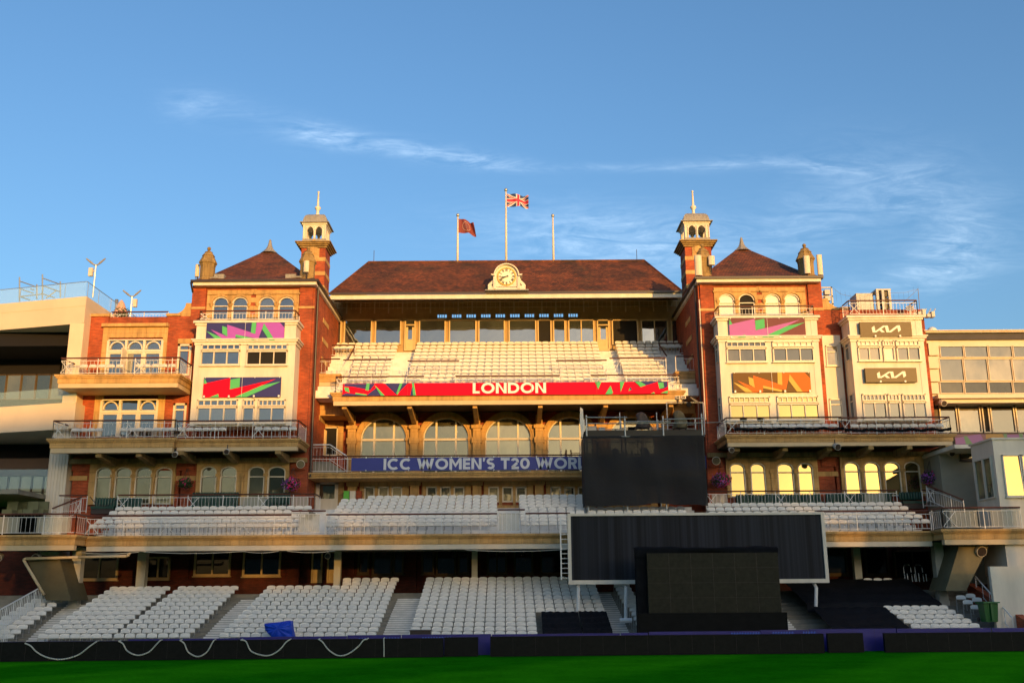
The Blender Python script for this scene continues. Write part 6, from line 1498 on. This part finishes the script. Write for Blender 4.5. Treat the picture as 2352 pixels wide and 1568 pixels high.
tarp((tp(1853, 1387, 52.7), tp(2163, 1384, 52.7)), (tp(1795, 1329, 57.2), tp(2082, 1327, 57.2)), 'largest black tarpaulin, spread over rows of seats under the deck', .40)
tarp((tp(1911, 1442, 49.5), tp(2091, 1442, 49.5)), (tp(1864, 1394, 52.4), tp(2030, 1391, 52.4)), 'black tarpaulin sloping down to the blue boards below the largest one', .2)
# blue cloth cover
Yc = 48.6; pts = [dd('N', *q) for q in ((305, 1035), (330, 1033), (460, 1018), (510, 1010), (548, 1014), (556, 1075), (572, 1185), (400, 1185), (345, 1130), (312, 1095))]
mb = MB(); P_ = [at(x, y, Yc) for x, y in pts]; cx = sum(p.x for p in P_) / len(P_); cz = sum(p.z for p in P_) / len(P_); n = len(P_)
rings = [(1.0, .45), (1.0, .05), (.93, -.12), (.55, -.2), (.0, -.22)]
for f_, dy in rings:
    for i in range(n):
        for s_ in range(4):
            p = P_[i].lerp(P_[(i + 1) % n], s_ / 4); q = Vector((cx + (p.x - cx) * f_, Yc + dy + .07 * math.sin(i * 2.1 + s_ * 1.3) * (f_ if f_ < 1 else .6), cz + (p.z - cz) * f_)); mb.v.append(tuple(q))
m4 = n * 4
for r_ in range(len(rings) - 1):
    for i in range(m4): j = (i + 1) % m4; mb.face([r_ * m4 + i, r_ * m4 + j, (r_ + 1) * m4 + j, (r_ + 1) * m4 + i])
cc = mb.build('cloth_cover', BLUEC, None, True); sm = cc.modifiers.new('smooth', 'SUBSURF'); sm.levels = sm.render_levels = 2
tag(cc, 'bright blue cloth draped over equipment behind the black boundary board', 'cover')
# wheelie bin
p0 = at(2273, 1427, 50.6); zt3 = at(2273, 1381, 50.6).z; t = thing('wheelie_bin', 'green plastic wheelie bin at the end of the seat rows', 'bin', (p0.x, 50.6, p0.z))
mb = MB(); w0, w1 = .28, .35; h_ = zt3 - p0.z
mb.v = [(p0.x + sx * w, 50.6 + sy * w, z) for w, z in ((w0, p0.z), (w1, p0.z + h_ * .93)) for sx, sy in ((-1, -1), (1, -1), (1, 1), (-1, 1))]
for f_ in ((3, 2, 1, 0), (4, 5, 6, 7), (0, 1, 5, 4), (1, 2, 6, 5), (2, 3, 7, 6), (3, 0, 4, 7)): mb.face(list(f_))
mb.box(p0.x - .06, p0.x + .06, 50.16, 50.22, p0.z + .05, p0.z + h_ * .9); mb.build('body', BINGREEN, t)
mb = MB(); mb.box(p0.x - .40, p0.x + .39, 50.12, 51.06, p0.z + h_ * .94, p0.z + h_); mb.box(p0.x - .42, p0.x + .41, 50.9, 51.0, p0.z + h_ * .9, p0.z + h_ * .96); mb.build('lid', plain('pale_green_lid', (.04, .16, .05), .5, .3, 5), t)
mb = MB(); [mb.tube((p0.x + s_ * .33, 50.95, p0.z + .1), (p0.x + s_ * .4, 50.95, p0.z + .1), .11, 12) for s_ in (-1, 1)]; mb.build('wheel', GUTTER, t)
# dark flat case on the boards
a = dd('N', 1615, 1100); b_ = dd('N', 1800, 1135); q0, q1 = at(a[0], b_[1], 48.4), at(b_[0], a[1], 48.4); mb = MB(); mb.box(q0.x, q1.x, 48.2, 48.8, q0.z, q1.z); mb.box(q0.x - .03, q1.x + .03, 48.17, 48.83, q1.z + .002, q1.z + .04); tag(mb.build('flight_case', GUTTER), 'flat dark case behind the boards at the foot of the open steps', 'case')
# stair railings at both ends of the lower tier
def stair_rail(A, B_, label, h=1.0, n=14, mesh_=True):
    t = thing('stair_rail', label, 'railing', tuple((A + B_) / 2 - Vector((0, 0, h)))); mb = MB(); up = Vector((0, 0, 1))
    mb.tube(A, B_, .035, 6); mb.build('handrail', RAILW, t); mb = MB()
    for i in range(n + 1): p = A.lerp(B_, i / n); mb.tube(p - up * h, p - up * .04, .03 if i % 4 == 0 else .014, 5)
    mb.tube(A - up * (h - .1), B_ - up * (h - .1), .018, 5); mb.build('bars', RAILW, t)
stair_rail(at(112, 1338, 54.4), at(-12, 1406, 49.6), 'sloping pale stair rail beside the narrow end seats', 1.05, 30)
stair_rail(at(-4, 1432, 48.9), at(20, 1434, 48.9), 'low pale gate rail behind the boards at the seating end', .9, 6)
stair_rail(at(2240, 1323, 54.8), at(2325, 1418, 49.2), 'white tubular stair rail above the sloping brick wall', .8, 5)

# ============================================================ plants, benches, lamps, loudspeakers
def basket(reg, x, y, w, h, Y, label, cols):
    c_ = at(*dd(reg, x, y), Y); u = (at(1101, 1100, Y).x - at(1100, 1100, Y).x) / 3.895; W, H = w * u / 2 * 1.18, h * u / 2 * 1.18
    t = thing('hanging_basket', label, 'flower basket', (c_.x, Y, c_.z - H), 'hanging flower baskets'); rnd = random.Random(int(x))
    for nm, n, mats, sz in (('foliage', 420, LEAF, .075), ('flowers', 520, None, .062)):
        groups = [(nm, n, LEAF)] if nm == 'foliage' else [(('purple_blossom' if m_ is PETALP else 'crimson_blossom'), int(n * f_), m_) for m_, f_ in cols if f_ > 0]
        for q, (nm2, n2, m_) in enumerate(groups):
            mb = MB()
            for i in range(n2):
                d = Vector((rnd.gauss(0, 1), rnd.gauss(0, 1), rnd.gauss(0, 1))).normalized() * (rnd.uniform(.5, 1.0) if nm == 'foliage' else rnd.uniform(.82, 1.08)) * rnd.uniform(.85, 1.1)
                if nm != 'foliage' and len(groups) == 2 and (d.x * (1 if q else -1) + rnd.uniform(-.5, .5)) < -.25 : continue
                p = c_ + Vector((d.x * W, d.y * W, d.z * H - (.12 * H if d.z < 0 and rnd.random() < .3 else 0))); n_ = (d + Vector((rnd.uniform(-.6, .6), rnd.uniform(-.6, .6), rnd.uniform(-.6, .6)))).normalized(); a = n_.orthogonal().normalized(); b2 = n_.cross(a); s_ = sz * rnd.uniform(.6, 1.3)
                mb.poly([p - a * s_, p - b2 * s_ * .6, p + a * s_, p + b2 * s_ * .6])
            mb.build(nm2, m_, t)
    mb = MB(); top = c_ + Vector((0, .05, H * 2.4))
    for i in range(3): a = i * 2.1; mb.tube(c_ + Vector((W * .7 * math.cos(a), W * .7 * math.sin(a), 0)), top, .012, 4)
    mb.tube(top, top + Vector((0, .5, .02)), .02, 4); mb.build('chain', GUTTER, t)
basket('G', 1660, 855, 125, 90, 60.2, 'mostly green hanging basket with few pink flowers', [(PETALR, .12)])
basket('I', 556, 215, 145, 100, 60.0, 'purple and crimson hanging basket beside the white doors and loudspeaker', [(PETALP, .5), (PETALR, .5)])
basket('O', 287, 622, 155, 110, 60.0, 'purple and pink hanging basket between the netted scaffold and bright windows', [(PETALP, .5), (PETALR, .5)])
basket('O', 2170, 598, 165, 115, 60.0, 'rounded purple hanging basket at the outer end past bright windows', [(PETALP, .72), (PETALR, .28)])
def bench(reg, x0, x1, ytop, ybot, Y, label):
    a = RR(reg, x0, ytop, x1, ybot, Y); t = thing('padded_bench', label, 'bench', ((a[0] + a[1]) / 2, Y, zl), 'green padded benches on the lounge terraces')
    mb = MB(); n = max(4, int((a[1] - a[0]) / .16)); z0 = a[2]
    for i in range(n): x = a[0] + (a[1] - a[0]) * i / n; w = (a[1] - a[0]) / n; mb.lathe((x + w / 2, Y + .1, z0), [(w * .48, 0), (w * .5, .1), (w * .5, a[3] - z0 - .06), (w * .35, a[3] - z0)], 8, 0, 1, .55)
    mb.build('backrest', GREENB, t, True); mb = MB(); mb.box(a[0], a[1], Y - .5, Y + .05, zl + .3, zl + .45); mb.build('seat', GREENB, t); mb = MB(); mb.box(a[0] + .03, a[1] - .03, Y - .45, Y + .1, zl, zl + .298); mb.build('base', GUTTER, t)
bench('G', 845, 1050, 985, 1075, 60.4, 'green padded bench behind the roped gap in the terrace rail')
bench('G', 1075, 1260, 985, 1075, 60.3, 'green padded bench behind the rail next to the roped gap')
bench('G', 1712, 2130, 935, 1065, 60.5, 'longest green padded bench, under the flower-less arched windows')
bench('G', 2180, 2420, 990, 1075, 60.4, 'green padded bench in front of the white arched door')
bench('I', 352, 540, 288, 400, 60.5, 'green padded bench below the purple and crimson flower basket')
bench('O', 420, 1180, 748, 830, 60.4, 'long dark green bench below the first two pairs of bright windows')
bench('O', 1225, 1820, 738, 820, 60.4, 'dark green bench below the four bright windows')
bench('O', 1880, 2085, 726, 800, 60.3, 'quilted green bench in the open gap of the rail')
# rope across the terrace gap
mb = MB(); A_, B_ = at(*dd('G', 805, 975), 59.3), at(*dd('G', 1058, 975), 59.3); mb.path([A_.lerp(B_, i / 10) - Vector((0, 0, .55 * (1 - (2 * i / 10 - 1) ** 2))) for i in range(11)], .025, 5); tag(mb.build('barrier_rope', GUTTER), 'dark barrier rope sagging across the terrace rail gap', 'rope')
def horn(reg, x, y, Y, r, label, dx=.3):
    p = at(*dd(reg, x, y), Y); t = thing('horn_loudspeaker', label, 'loudspeaker', tuple(p), 'horn loudspeakers under the balconies'); mb = MB(); d = Vector((dx, -1, -.15)).normalized(); mb.tube(p, p + d * .3, r * .35, 14, r); mb.tube(p + d * .3, p + d * .34, r * 1.05, 14, r * 1.05); mb.build('horn', CREAMBOX, t, True)
    mb = MB(); mb.tube(p + d * .342, p + d * .345, r * .9, 14, r * .9); mb.build('mouth', OLIVE, t); mb = MB(); mb.tube(p, p + Vector((0, .6, .25)), .03, 5); mb.build('mount', GUTTER, t)
horn('I', 630, 38, 60.2, .24, 'cream horn loudspeaker near the arcade stair'); horn('O', 236, 448, 60.2, .24, 'cream horn loudspeaker beside the netted scaffold', -.1)
def lamp(reg, x, y, Y, label, mat=None, s_=1.0, shape='can'):
    p = at(*dd(reg, x, y), Y); t = thing('balcony_lamp', label, 'lamp', tuple(p)); mb = MB(); d = Vector((.1, -1, -.35)).normalized(); mb.tube(p, p + d * .34 * s_, .13 * s_, 12, .16 * s_); mb.build('housing', mat or CREAMBOX, t, False); mb = MB(); mb.tube(p + d * .341 * s_, p + d * .35 * s_, .14 * s_, 12); mb.build('lens', GUTTER, t); mb = MB(); mb.tube(p, p + Vector((0, 0, .35)), .03, 5); mb.build('stem', GUTTER, t)
lamp('G', 1575, 590, 57.9, 'white balcony spotlight at the step of the lower terrace balcony', WHITE); lamp('G', 2035, 565, 58.0, 'grey balcony floodlight under the white bay', GREYBOX)
lamp('O', 1305, 315, 57.9, 'grey balcony floodlight under the step of the netted balcony', GREYBOX, 1.2); lamp('O', 365, 345, 58.2, 'white balcony spotlight above the outermost bright window', WHITE); lamp('O', 2322, 375, 58.4, 'round white lamp at the outer end of the netted balcony', WHITE, 1.1)
lamp('I', 880, 845, 56, 'pale round lamp under the deck by the roped column', CREAMBOX); lamp('H', 345, 425, 54.0, 'grey floodlight hanging above the yellow pipe', GREYBOX, 1.3); lamp('K', 1915, 790, 54, 'large cream floodlight under the deck at the concrete stair', CREAMBOX, 1.8); lamp('F', 1605, 955, 61, 'round white lamp below the ledge of the glazed stand', WHITE, 1.2); lamp('H', 8, 430, 53.8, 'grey floodlight under the deck edge at the stand side', GREYBOX, 1.3)
# yellow pipe under the deck
mb = MB(); mb.path([at(*dd('H', x, y), 53.3) for x, y in ((395, 780), (210, 465), (235, 455), (700, 442), (1130, 432), (1155, 420), (1155, 402))], .075, 8); tag(mb.build('drain_pipe', plain('buff_pipe_paint', (.62, .46, .26), .5, .15, 2), None, True), 'buff drain pipe running below the deck and down to the stair rail', 'pipe')
mb = MB()
for x0, x1, sag in ((180, 320, 3), (330, 560, 4), (560, 640, 3), (660, 770, 3), (1070, 1300, 4)):
    A_, B_ = at(x0, 1262.5 - .0063 * (x0 - 1000), 53.95), at(x1, 1262.5 - .0063 * (x1 - 1000), 53.95); mb.path([A_.lerp(B_, i / 8) - Vector((0, 0, .09 * (1 - (i / 4 - 1) ** 2))) for i in range(9)], .018, 4)
tag(mb.build('festoon_cable', ROPE), 'pale cable looped along the underside of the deck edge', 'cable')
# white twin lamp poles on the modern stand roof
def twin_lamp(x, ytop, ybase, Y, label, box=True):
    p, q = at(x, ybase, Y), at(x, ytop, Y); t = thing('roof_light_pole', label, 'light pole', tuple(p), 'twin-headed light poles on the roof'); q.x = p.x; mb = MB(); mb.tube(p, q, .05, 8); mb.build('pole', STEEL, t)
    for s_ in (-1, 1):
        mb = MB(); A_ = q + Vector((s_ * .12, 0, .02)); B_ = q + Vector((s_ * .62, -.1, .42)); mb.tube(q, A_, .05, 6); mb.tube(A_, A_.lerp(B_, .3), .04, 8, .06); mb.tube(A_.lerp(B_, .3), B_, .07, 8, .045); mb.build('lamp_head', LEAD, t)
    mb = MB(); o_ = .25 if box else -.28; mb.box(p.x + o_ - .13, p.x + o_ + .13, Y - .1, Y + .1, q.z - .75, q.z - .2); mb.tube((p.x, Y, q.z - .4), (p.x + o_, Y, q.z - .4), .03, 5); mb.build('speaker_box', CREAMBOX, t)
twin_lamp(213, 609, 683, 62, 'taller twin-headed light pole at the roof corner', False); twin_lamp(298.5, 681, 735, 66, 'shorter twin-headed light pole behind the closed parasol', True)
# closed parasol, potted plant, steel flue
p, q = at(275, 738, 63), at(280, 689, 63); t = thing('closed_parasol', 'closed pink parasol on the roof terrace behind the rail', 'parasol', tuple(p)); mb = MB(); hgt = q.z - p.z; mb.lathe(tuple(p), [(.62, .0), (.60, .15), (.42, hgt * .45), (.2, hgt * .85), (.05, hgt)], 10, .2, 1, .8); mb.build('canopy', UMBR, t); mb = MB(); mb.tube(p - Vector((0, 0, .6)), p + Vector((0, 0, .1)), .04, 6); mb.build('pole', GUTTER, t)
p = at(281, 728, 62.2); t = thing('potted_plant', 'bushy green potted plant in front of the closed parasol', 'plant', tuple(p - Vector((0, 0, .5)))); mb = MB(); rnd = random.Random(3)
for i in range(260): d = Vector((rnd.gauss(0, .22), rnd.gauss(0, .2), rnd.gauss(.1, .2))); a = Vector((rnd.uniform(-1, 1), rnd.uniform(-1, 1), rnd.uniform(-.2, 1))).normalized(); b2 = a.orthogonal().normalized(); c_ = p + d; mb.poly([c_, c_ + a * .1 + b2 * .03, c_ + a * .22, c_ + a * .1 - b2 * .03])
mb.build('foliage', LEAF, t); mb = MB(); mb.lathe(tuple(p - Vector((0, 0, .5))), [(.16, 0), (.2, .4)], 10); mb.build('pot', GUTTER, t)
p, q = at(268, 725, 66), at(268, 688, 66); mb = MB(); mb.tube(p, q, .12, 10); tag(mb.build('steel_flue', STEEL, None, True), 'short polished steel flue beside the closed parasol', 'flue')
# aluminium access tower on the roof
t = thing('access_tower', 'low aluminium scaffold frame standing on the modern roof behind glass', 'scaffold', tuple(at(90, 690, 63))); mb = MB(); A = lambda x, y, Y=63: at(*dd('A', x, y), Y)
for x, y0, y1 in ((175, 365, 580), (380, 340, 560), (330, 430, 560), (540, 405, 545)): mb.tube(A(x, y1), A(x, y0), .05, 6)
for a_, b_ in (((175, 400), (335, 455)), ((385, 375), (540, 430)), ((170, 465), (300, 510)), ((380, 440), (535, 495)), ((170, 535), (270, 570)), ((165, 540), (390, 515)), ((370, 510), (490, 550)), ((410, 555), (500, 488)), ((270, 470), (305, 478))): mb.tube(A(*a_), A(*b_), .035, 6)
mb.build('tube_frame', STEEL, t)
# mobile antennas on the pinnacles
def antenna(reg, x0, y0, x1, y1, Y, label):
    a = RR(reg, x0, y0, x1, y1, Y); t = thing('phone_antenna', label, 'antenna', ((a[0] + a[1]) / 2, Y, a[2]), 'phone mast antennas strapped to the pinnacles'); mb = MB(); w = (a[1] - a[0]) / 2; mb.lathe(((a[0] + a[1]) / 2, Y, a[2]), [(w, 0), (w, a[3] - a[2])], 12, 0, 1, .6); mb.build('panel', CREAMBOX, t)
    mb = MB(); mb.tube(((a[0] + a[1]) / 2, Y + .2, a[2] - .5), ((a[0] + a[1]) / 2, Y + .2, a[3]), .04, 6)
    for i in range(3): x = a[0] + (a[1] - a[0]) * (i + .5) / 3; mb.tube((x, Y, a[2] - .3), (x, Y, a[2]), .02, 5)
    mb.build('bracket', GUTTER, t)
antenna('B', 278, 722, 316, 830, 61.5, 'cream antenna on the outer pinnacle above the plain end section'); antenna('B', 1248, 690, 1297, 790, 60.5, 'cream antenna on the pinnacle in front of the first bell turret')
antenna('E', 342, 700, 408, 880, 60.6, 'tall cream antenna hung on the pinnacle before the second bell turret'); antenna('E', 463, 706, 522, 786, 60.6, 'short boxy cream antenna before the second bell turret')
antenna('E', 1318, 705, 1376, 862, 60.5, 'flat cream antenna facing out from the outermost pinnacle'); antenna('E', 1436, 695, 1486, 875, 61.4, 'rounded white antenna standing clear beside the outermost pinnacle')
for reg, pts, lab in (('B', ((290, 870), (350, 855), (440, 838), (490, 840)), 'cable tray running onto the roof from the outer pinnacle'), ('B', ((1285, 810), (1250, 832), (1180, 833), (1130, 840)), 'cable tray joining the roof box and the turret-side pinnacle')):
    mb = MB(); mb.path([at(*dd(reg, *q), 60.9) for q in pts], .06, 6); e = at(*dd(reg, *pts[-1]), 60.9); mb.box(e.x - .32, e.x + .32, 60.9, 61.6, e.z - .25, e.z + .25); tag(mb.build('cable_tray', LEAD), lab, 'cable tray')
# cabinets, net poles and dish on the far flat roof
YR = 62.0
for reg, x0, y0, x1, y1, lab in (('E', 1795, 1045, 1940, 1230, 'plain grey equipment cabinet on the flat roof'),):
    a = RR(reg, x0, y0, x1, y1, YR); mb = MB(); mb.box(a[0], a[1], YR, YR + 1.2, a[2] - .5, a[3]); mb.box(a[0] - .02, a[1] + .02, YR - .02, YR + 1.22, a[3] + .002, a[3] + .05); mb.box(a[0] + .1, a[0] + .2, YR - .05, YR - .002, a[2] + .5, a[2] + .9); tag(mb.build('equipment_cabinet', GREYBOX), lab, 'cabinet')
a = RR('E', 1975, 1010, 2110, 1230, YR); t = thing('open_equipment_rack', 'open grey rack with dark equipment beside the plain cabinet', 'rack', ((a[0] + a[1]) / 2, YR, a[2])); mb = MB()
for x in (a[0], a[0] + .35, a[1] - .2): mb.box(x, x + .16, YR, YR + .16, a[2] - .4, a[3]); mb.box(x, x + .16, YR + 1, YR + 1.16, a[2] - .4, a[3])
mb.box(a[0], a[1], YR, YR + 1.16, a[3] + .002, a[3] + .1); mb.build('frame', GREYBOX, t); mb = MB()
for i in range(4): z = a[2] + (a[3] - a[2]) * i / 4; mb.box(a[0] + .55, a[1] - .22, YR + .1, YR + 1, z, z + .35)
mb.build('equipment', OLIVE, t)
a = RR('E', 1465, 980, 1580, 1150, 63); t = thing('dish_mast', 'white steel frame with small dishes behind the tower shoulder', 'frame', ((a[0] + a[1]) / 2, 63, a[2])); mb = MB()
for x in (a[0], a[1] - .1):
    for y in (63, 64): mb.box(x, x + .1, y, y + .1, a[2] - 1, a[3])
for q in (0.1, .5, .97): z = a[2] + (a[3] - a[2]) * q; mb.box(a[0], a[1], 63.0, 63.06, z - .04, z + .04); mb.box(a[0], a[1], 64, 64.06, z - .04, z + .04)
mb.build('steel_frame', GREYBOX, t); mb = MB()
for q in (.28, .6): z = a[2] + (a[3] - a[2]) * q; mb.box(a[0] + .3, a[1] - .2, 62.9, 63.3, z - .02, z + .3)
mb.build('equipment', GREYBOX, t)
p = at(*dd('E', 2265, 1190), 60.5); t = thing('satellite_dish', 'small pale dish and boxes at the outer end of the roof rail', 'dish', tuple(p)); mb = MB(); mb.tube(p, p + Vector((-.05, -.15, .1)), .05, 14, .26); mb.build('dish', GREYBOX, t); mb = MB()
for i in range(5): x = p.x + .2 + .28 * i; mb.box(x, x + .2, 60.4, 60.8, p.z - .45, p.z - .45 + .2 + .15 * (i % 3)); mb.tube((x, 60.5, p.z - .4), (x + .3, 60.5, p.z + .1), .03, 5)
mb.build('boxes', GREYBOX, t)
mb = MB(); q = [at(*dd('E', x, y), 61.6) for x, y in ((1580, 990), (1650, 1045), (1740, 1065), (1850, 1062), (1960, 1035))]; q2 = [at(*dd('E', x, y), 61.6) for x, y in ((1960, 1035), (2100, 1035), (2230, 1030), (2340, 998))]
mb.path(q, .009, 4); mb.path(q2, .009, 4); mb.path([at(*dd('E', 2340, 998), 61.6), at(*dd('E', 2355, 1180), 61.6)], .02, 4); mb.path([at(*dd('E', 2340, 1000), 61.6), at(*dd('E', 2190, 1140), 61.6)], .012, 4)
for i in range(18):
    u = i / 17; x = 1600 + 740 * u; y = 1000 + 60 * math.sin(math.pi * min(1, u * 1.0)) ; mb.tube(at(*dd('E', x, y + (0 if u < .93 else -30)), 61.6), at(*dd('E', x + 14, y + 110 if x < 1900 else y + 140), 61.6), .005, 3)
tag(mb.build('bird_netting', GUTTER), 'sagging bird net strung between poles above the flat roof', 'net')
# rolled black netting on the right-wing balcony, microphones
for x0, x1, y, lab in ((404, 1385, 170, 'rolled black net tied along the balcony rail, part nearer the scaffold'), (1395, 2345, 178, 'rolled black net tied along the balcony rail, outer part')):
    mb = MB(); N = 60; A_, B_ = at(*dd('O', x0, y), 57.85), at(*dd('O', x1, y - 6), 57.85); rnd = random.Random(x0); pts = [A_.lerp(B_, i / N) + Vector((0, rnd.uniform(-.03, .03), .07 * math.sin(i * .55) * .5 + rnd.uniform(-.025, .025))) for i in range(N + 1)]
    for i, (p, q) in enumerate(zip(pts, pts[1:])): mb.tube(p, q, .085 + .012 * math.sin(i * 1.3), 8, .085 + .012 * math.sin((i + 1) * 1.3))
    tag(mb.build('rolled_net', BLACKC, None, True), lab, 'netting')
for x, lab in ((485, 'fluffy grey microphone on a stand, nearer the scaffold'), (640, 'fluffy grey microphone on a stand, nearer the bay windows')):
    p = at(*dd('O', x, 82), 58.2); t = thing('boom_microphone', lab + ' on the netted balcony', 'microphone', tuple(p - Vector((0, 0, 1)))); mb = MB(); mb.lathe((p.x, 58.2, p.z - .12), [(.02, 0), (.12, .05), (.14, .12), (.12, .2), (.02, .25)], 10, 0, 1.6, 1); mb.build('windshield', OLIVE, t, True); mb = MB(); mb.tube((p.x, 58.2, p.z - 1), (p.x, 58.2, p.z - .1), .02, 5); mb.build('stand', GUTTER, t)
# boxes by the terrace door
for x0, x1, mt_, lab in ((1017, 1068, flat('lime_box', (.12, .50, .04), .5), 'lime green box beside the white terrace door'), (1074, 1124, WHITE, 'white box between the green and brown boxes'), (1130, 1176, BRICK, 'brown box beside the small casement windows')):
    a = RR('I', x0, 282, x1, 345, 62.7); mb = MB(); mb.box(a[0], a[1], 62.7, 63.1, a[2] - .3, a[3]); mb.box(a[0] - .015, a[1] + .015, 62.68, 63.12, a[3] + .002, a[3] + .03); mb.box(a[0] + .05, a[1] - .05, 62.67, 62.698, a[2] + .05, a[3] - .12); tag(mb.build('storage_box', mt_), lab, 'box')
# banquet chairs under the deck
for x, lab in ((2088, 'steel framed black chair under the deck, nearer the pillars and bin'), (2064 + 50, 'steel framed black chair under the deck, nearest the corner column')):
    p = at(x, 1335, 57.6); t = thing('banquet_chair', lab, 'chair', tuple(p)); mb = MB(); w = .2
    mb.path([Vector((p.x - w, 57.6, p.z)), Vector((p.x - w, 57.7, p.z + .75)), Vector((p.x - w * .6, 57.72, p.z + .92)), Vector((p.x + w * .6, 57.72, p.z + .92)), Vector((p.x + w, 57.7, p.z + .75)), Vector((p.x + w, 57.6, p.z))], .022, 6); [mb.tube((p.x + s_ * w, 57.2, p.z), (p.x + s_ * w, 57.25, p.z + .45), .02, 6) for s_ in (-1, 1)]; mb.build('frame', STEEL, t)
    mb = MB(); mb.box(p.x - w, p.x + w, 57.2, 57.62, p.z + .42, p.z + .5); mb.build('seat', BLACKC, t); mb = MB(); mb.box(p.x - w * .85, p.x + w * .85, 57.66, 57.70, p.z + .55, p.z + .88); mb.build('backrest', BLACKC, t)
# lounge furniture on the modern stand deck
for i in range(4):
    p = at(20 + 24 * i, 1187, 58.4 + (i % 2) * .7); t = thing('lounge_chair', ['pale green lounge chair at the edge of the picture on the modern deck', 'olive lounge chair with a high back on the modern deck', 'pale lounge chair between two tables on the modern deck', 'green lounge chair closest to the clad pier'][i], 'chair', tuple(p), 'lounge chairs on the modern deck'); mb = MB(); m_ = plain('chair_green', (.16, .17, .09), .7, .2, 3) if i == 0 else bpy.data.materials['chair_green']
    mb.box(p.x - .28, p.x + .28, p.y - .3, p.y + .25, p.z + .18, p.z + .42); mb.build('seat', m_, t); mb = MB(); mb.box(p.x - .3, p.x + .3, p.y + .252, p.y + .36, p.z + .2, p.z + .92); mb.build('backrest', m_, t); mb = MB(); [mb.tube((p.x + sx * .22, p.y + sy * .2, p.z), (p.x + sx * .22, p.y + sy * .2, p.z + .178), .02, 5) for sx in (-1, 1) for sy in (-1, 1)]; mb.build('legs', GUTTER, t)
# the moon rising over the glazed stand
p = at(2141, 761.5, 3000.0); mb = MB(); r_ = 11.5 * 3000 / 2302 * 1.0
mb.lathe((p.x, 3000, p.z - r_), [(r_ * math.sin(math.pi * i / 24) + .01, r_ * (1 - math.cos(math.pi * i / 24))) for i in range(25)], 40); o = mb.build('moon', MOONM, None, True); tag(o, 'pale moon half risen behind the flat roof of the glazed stand', 'moon')
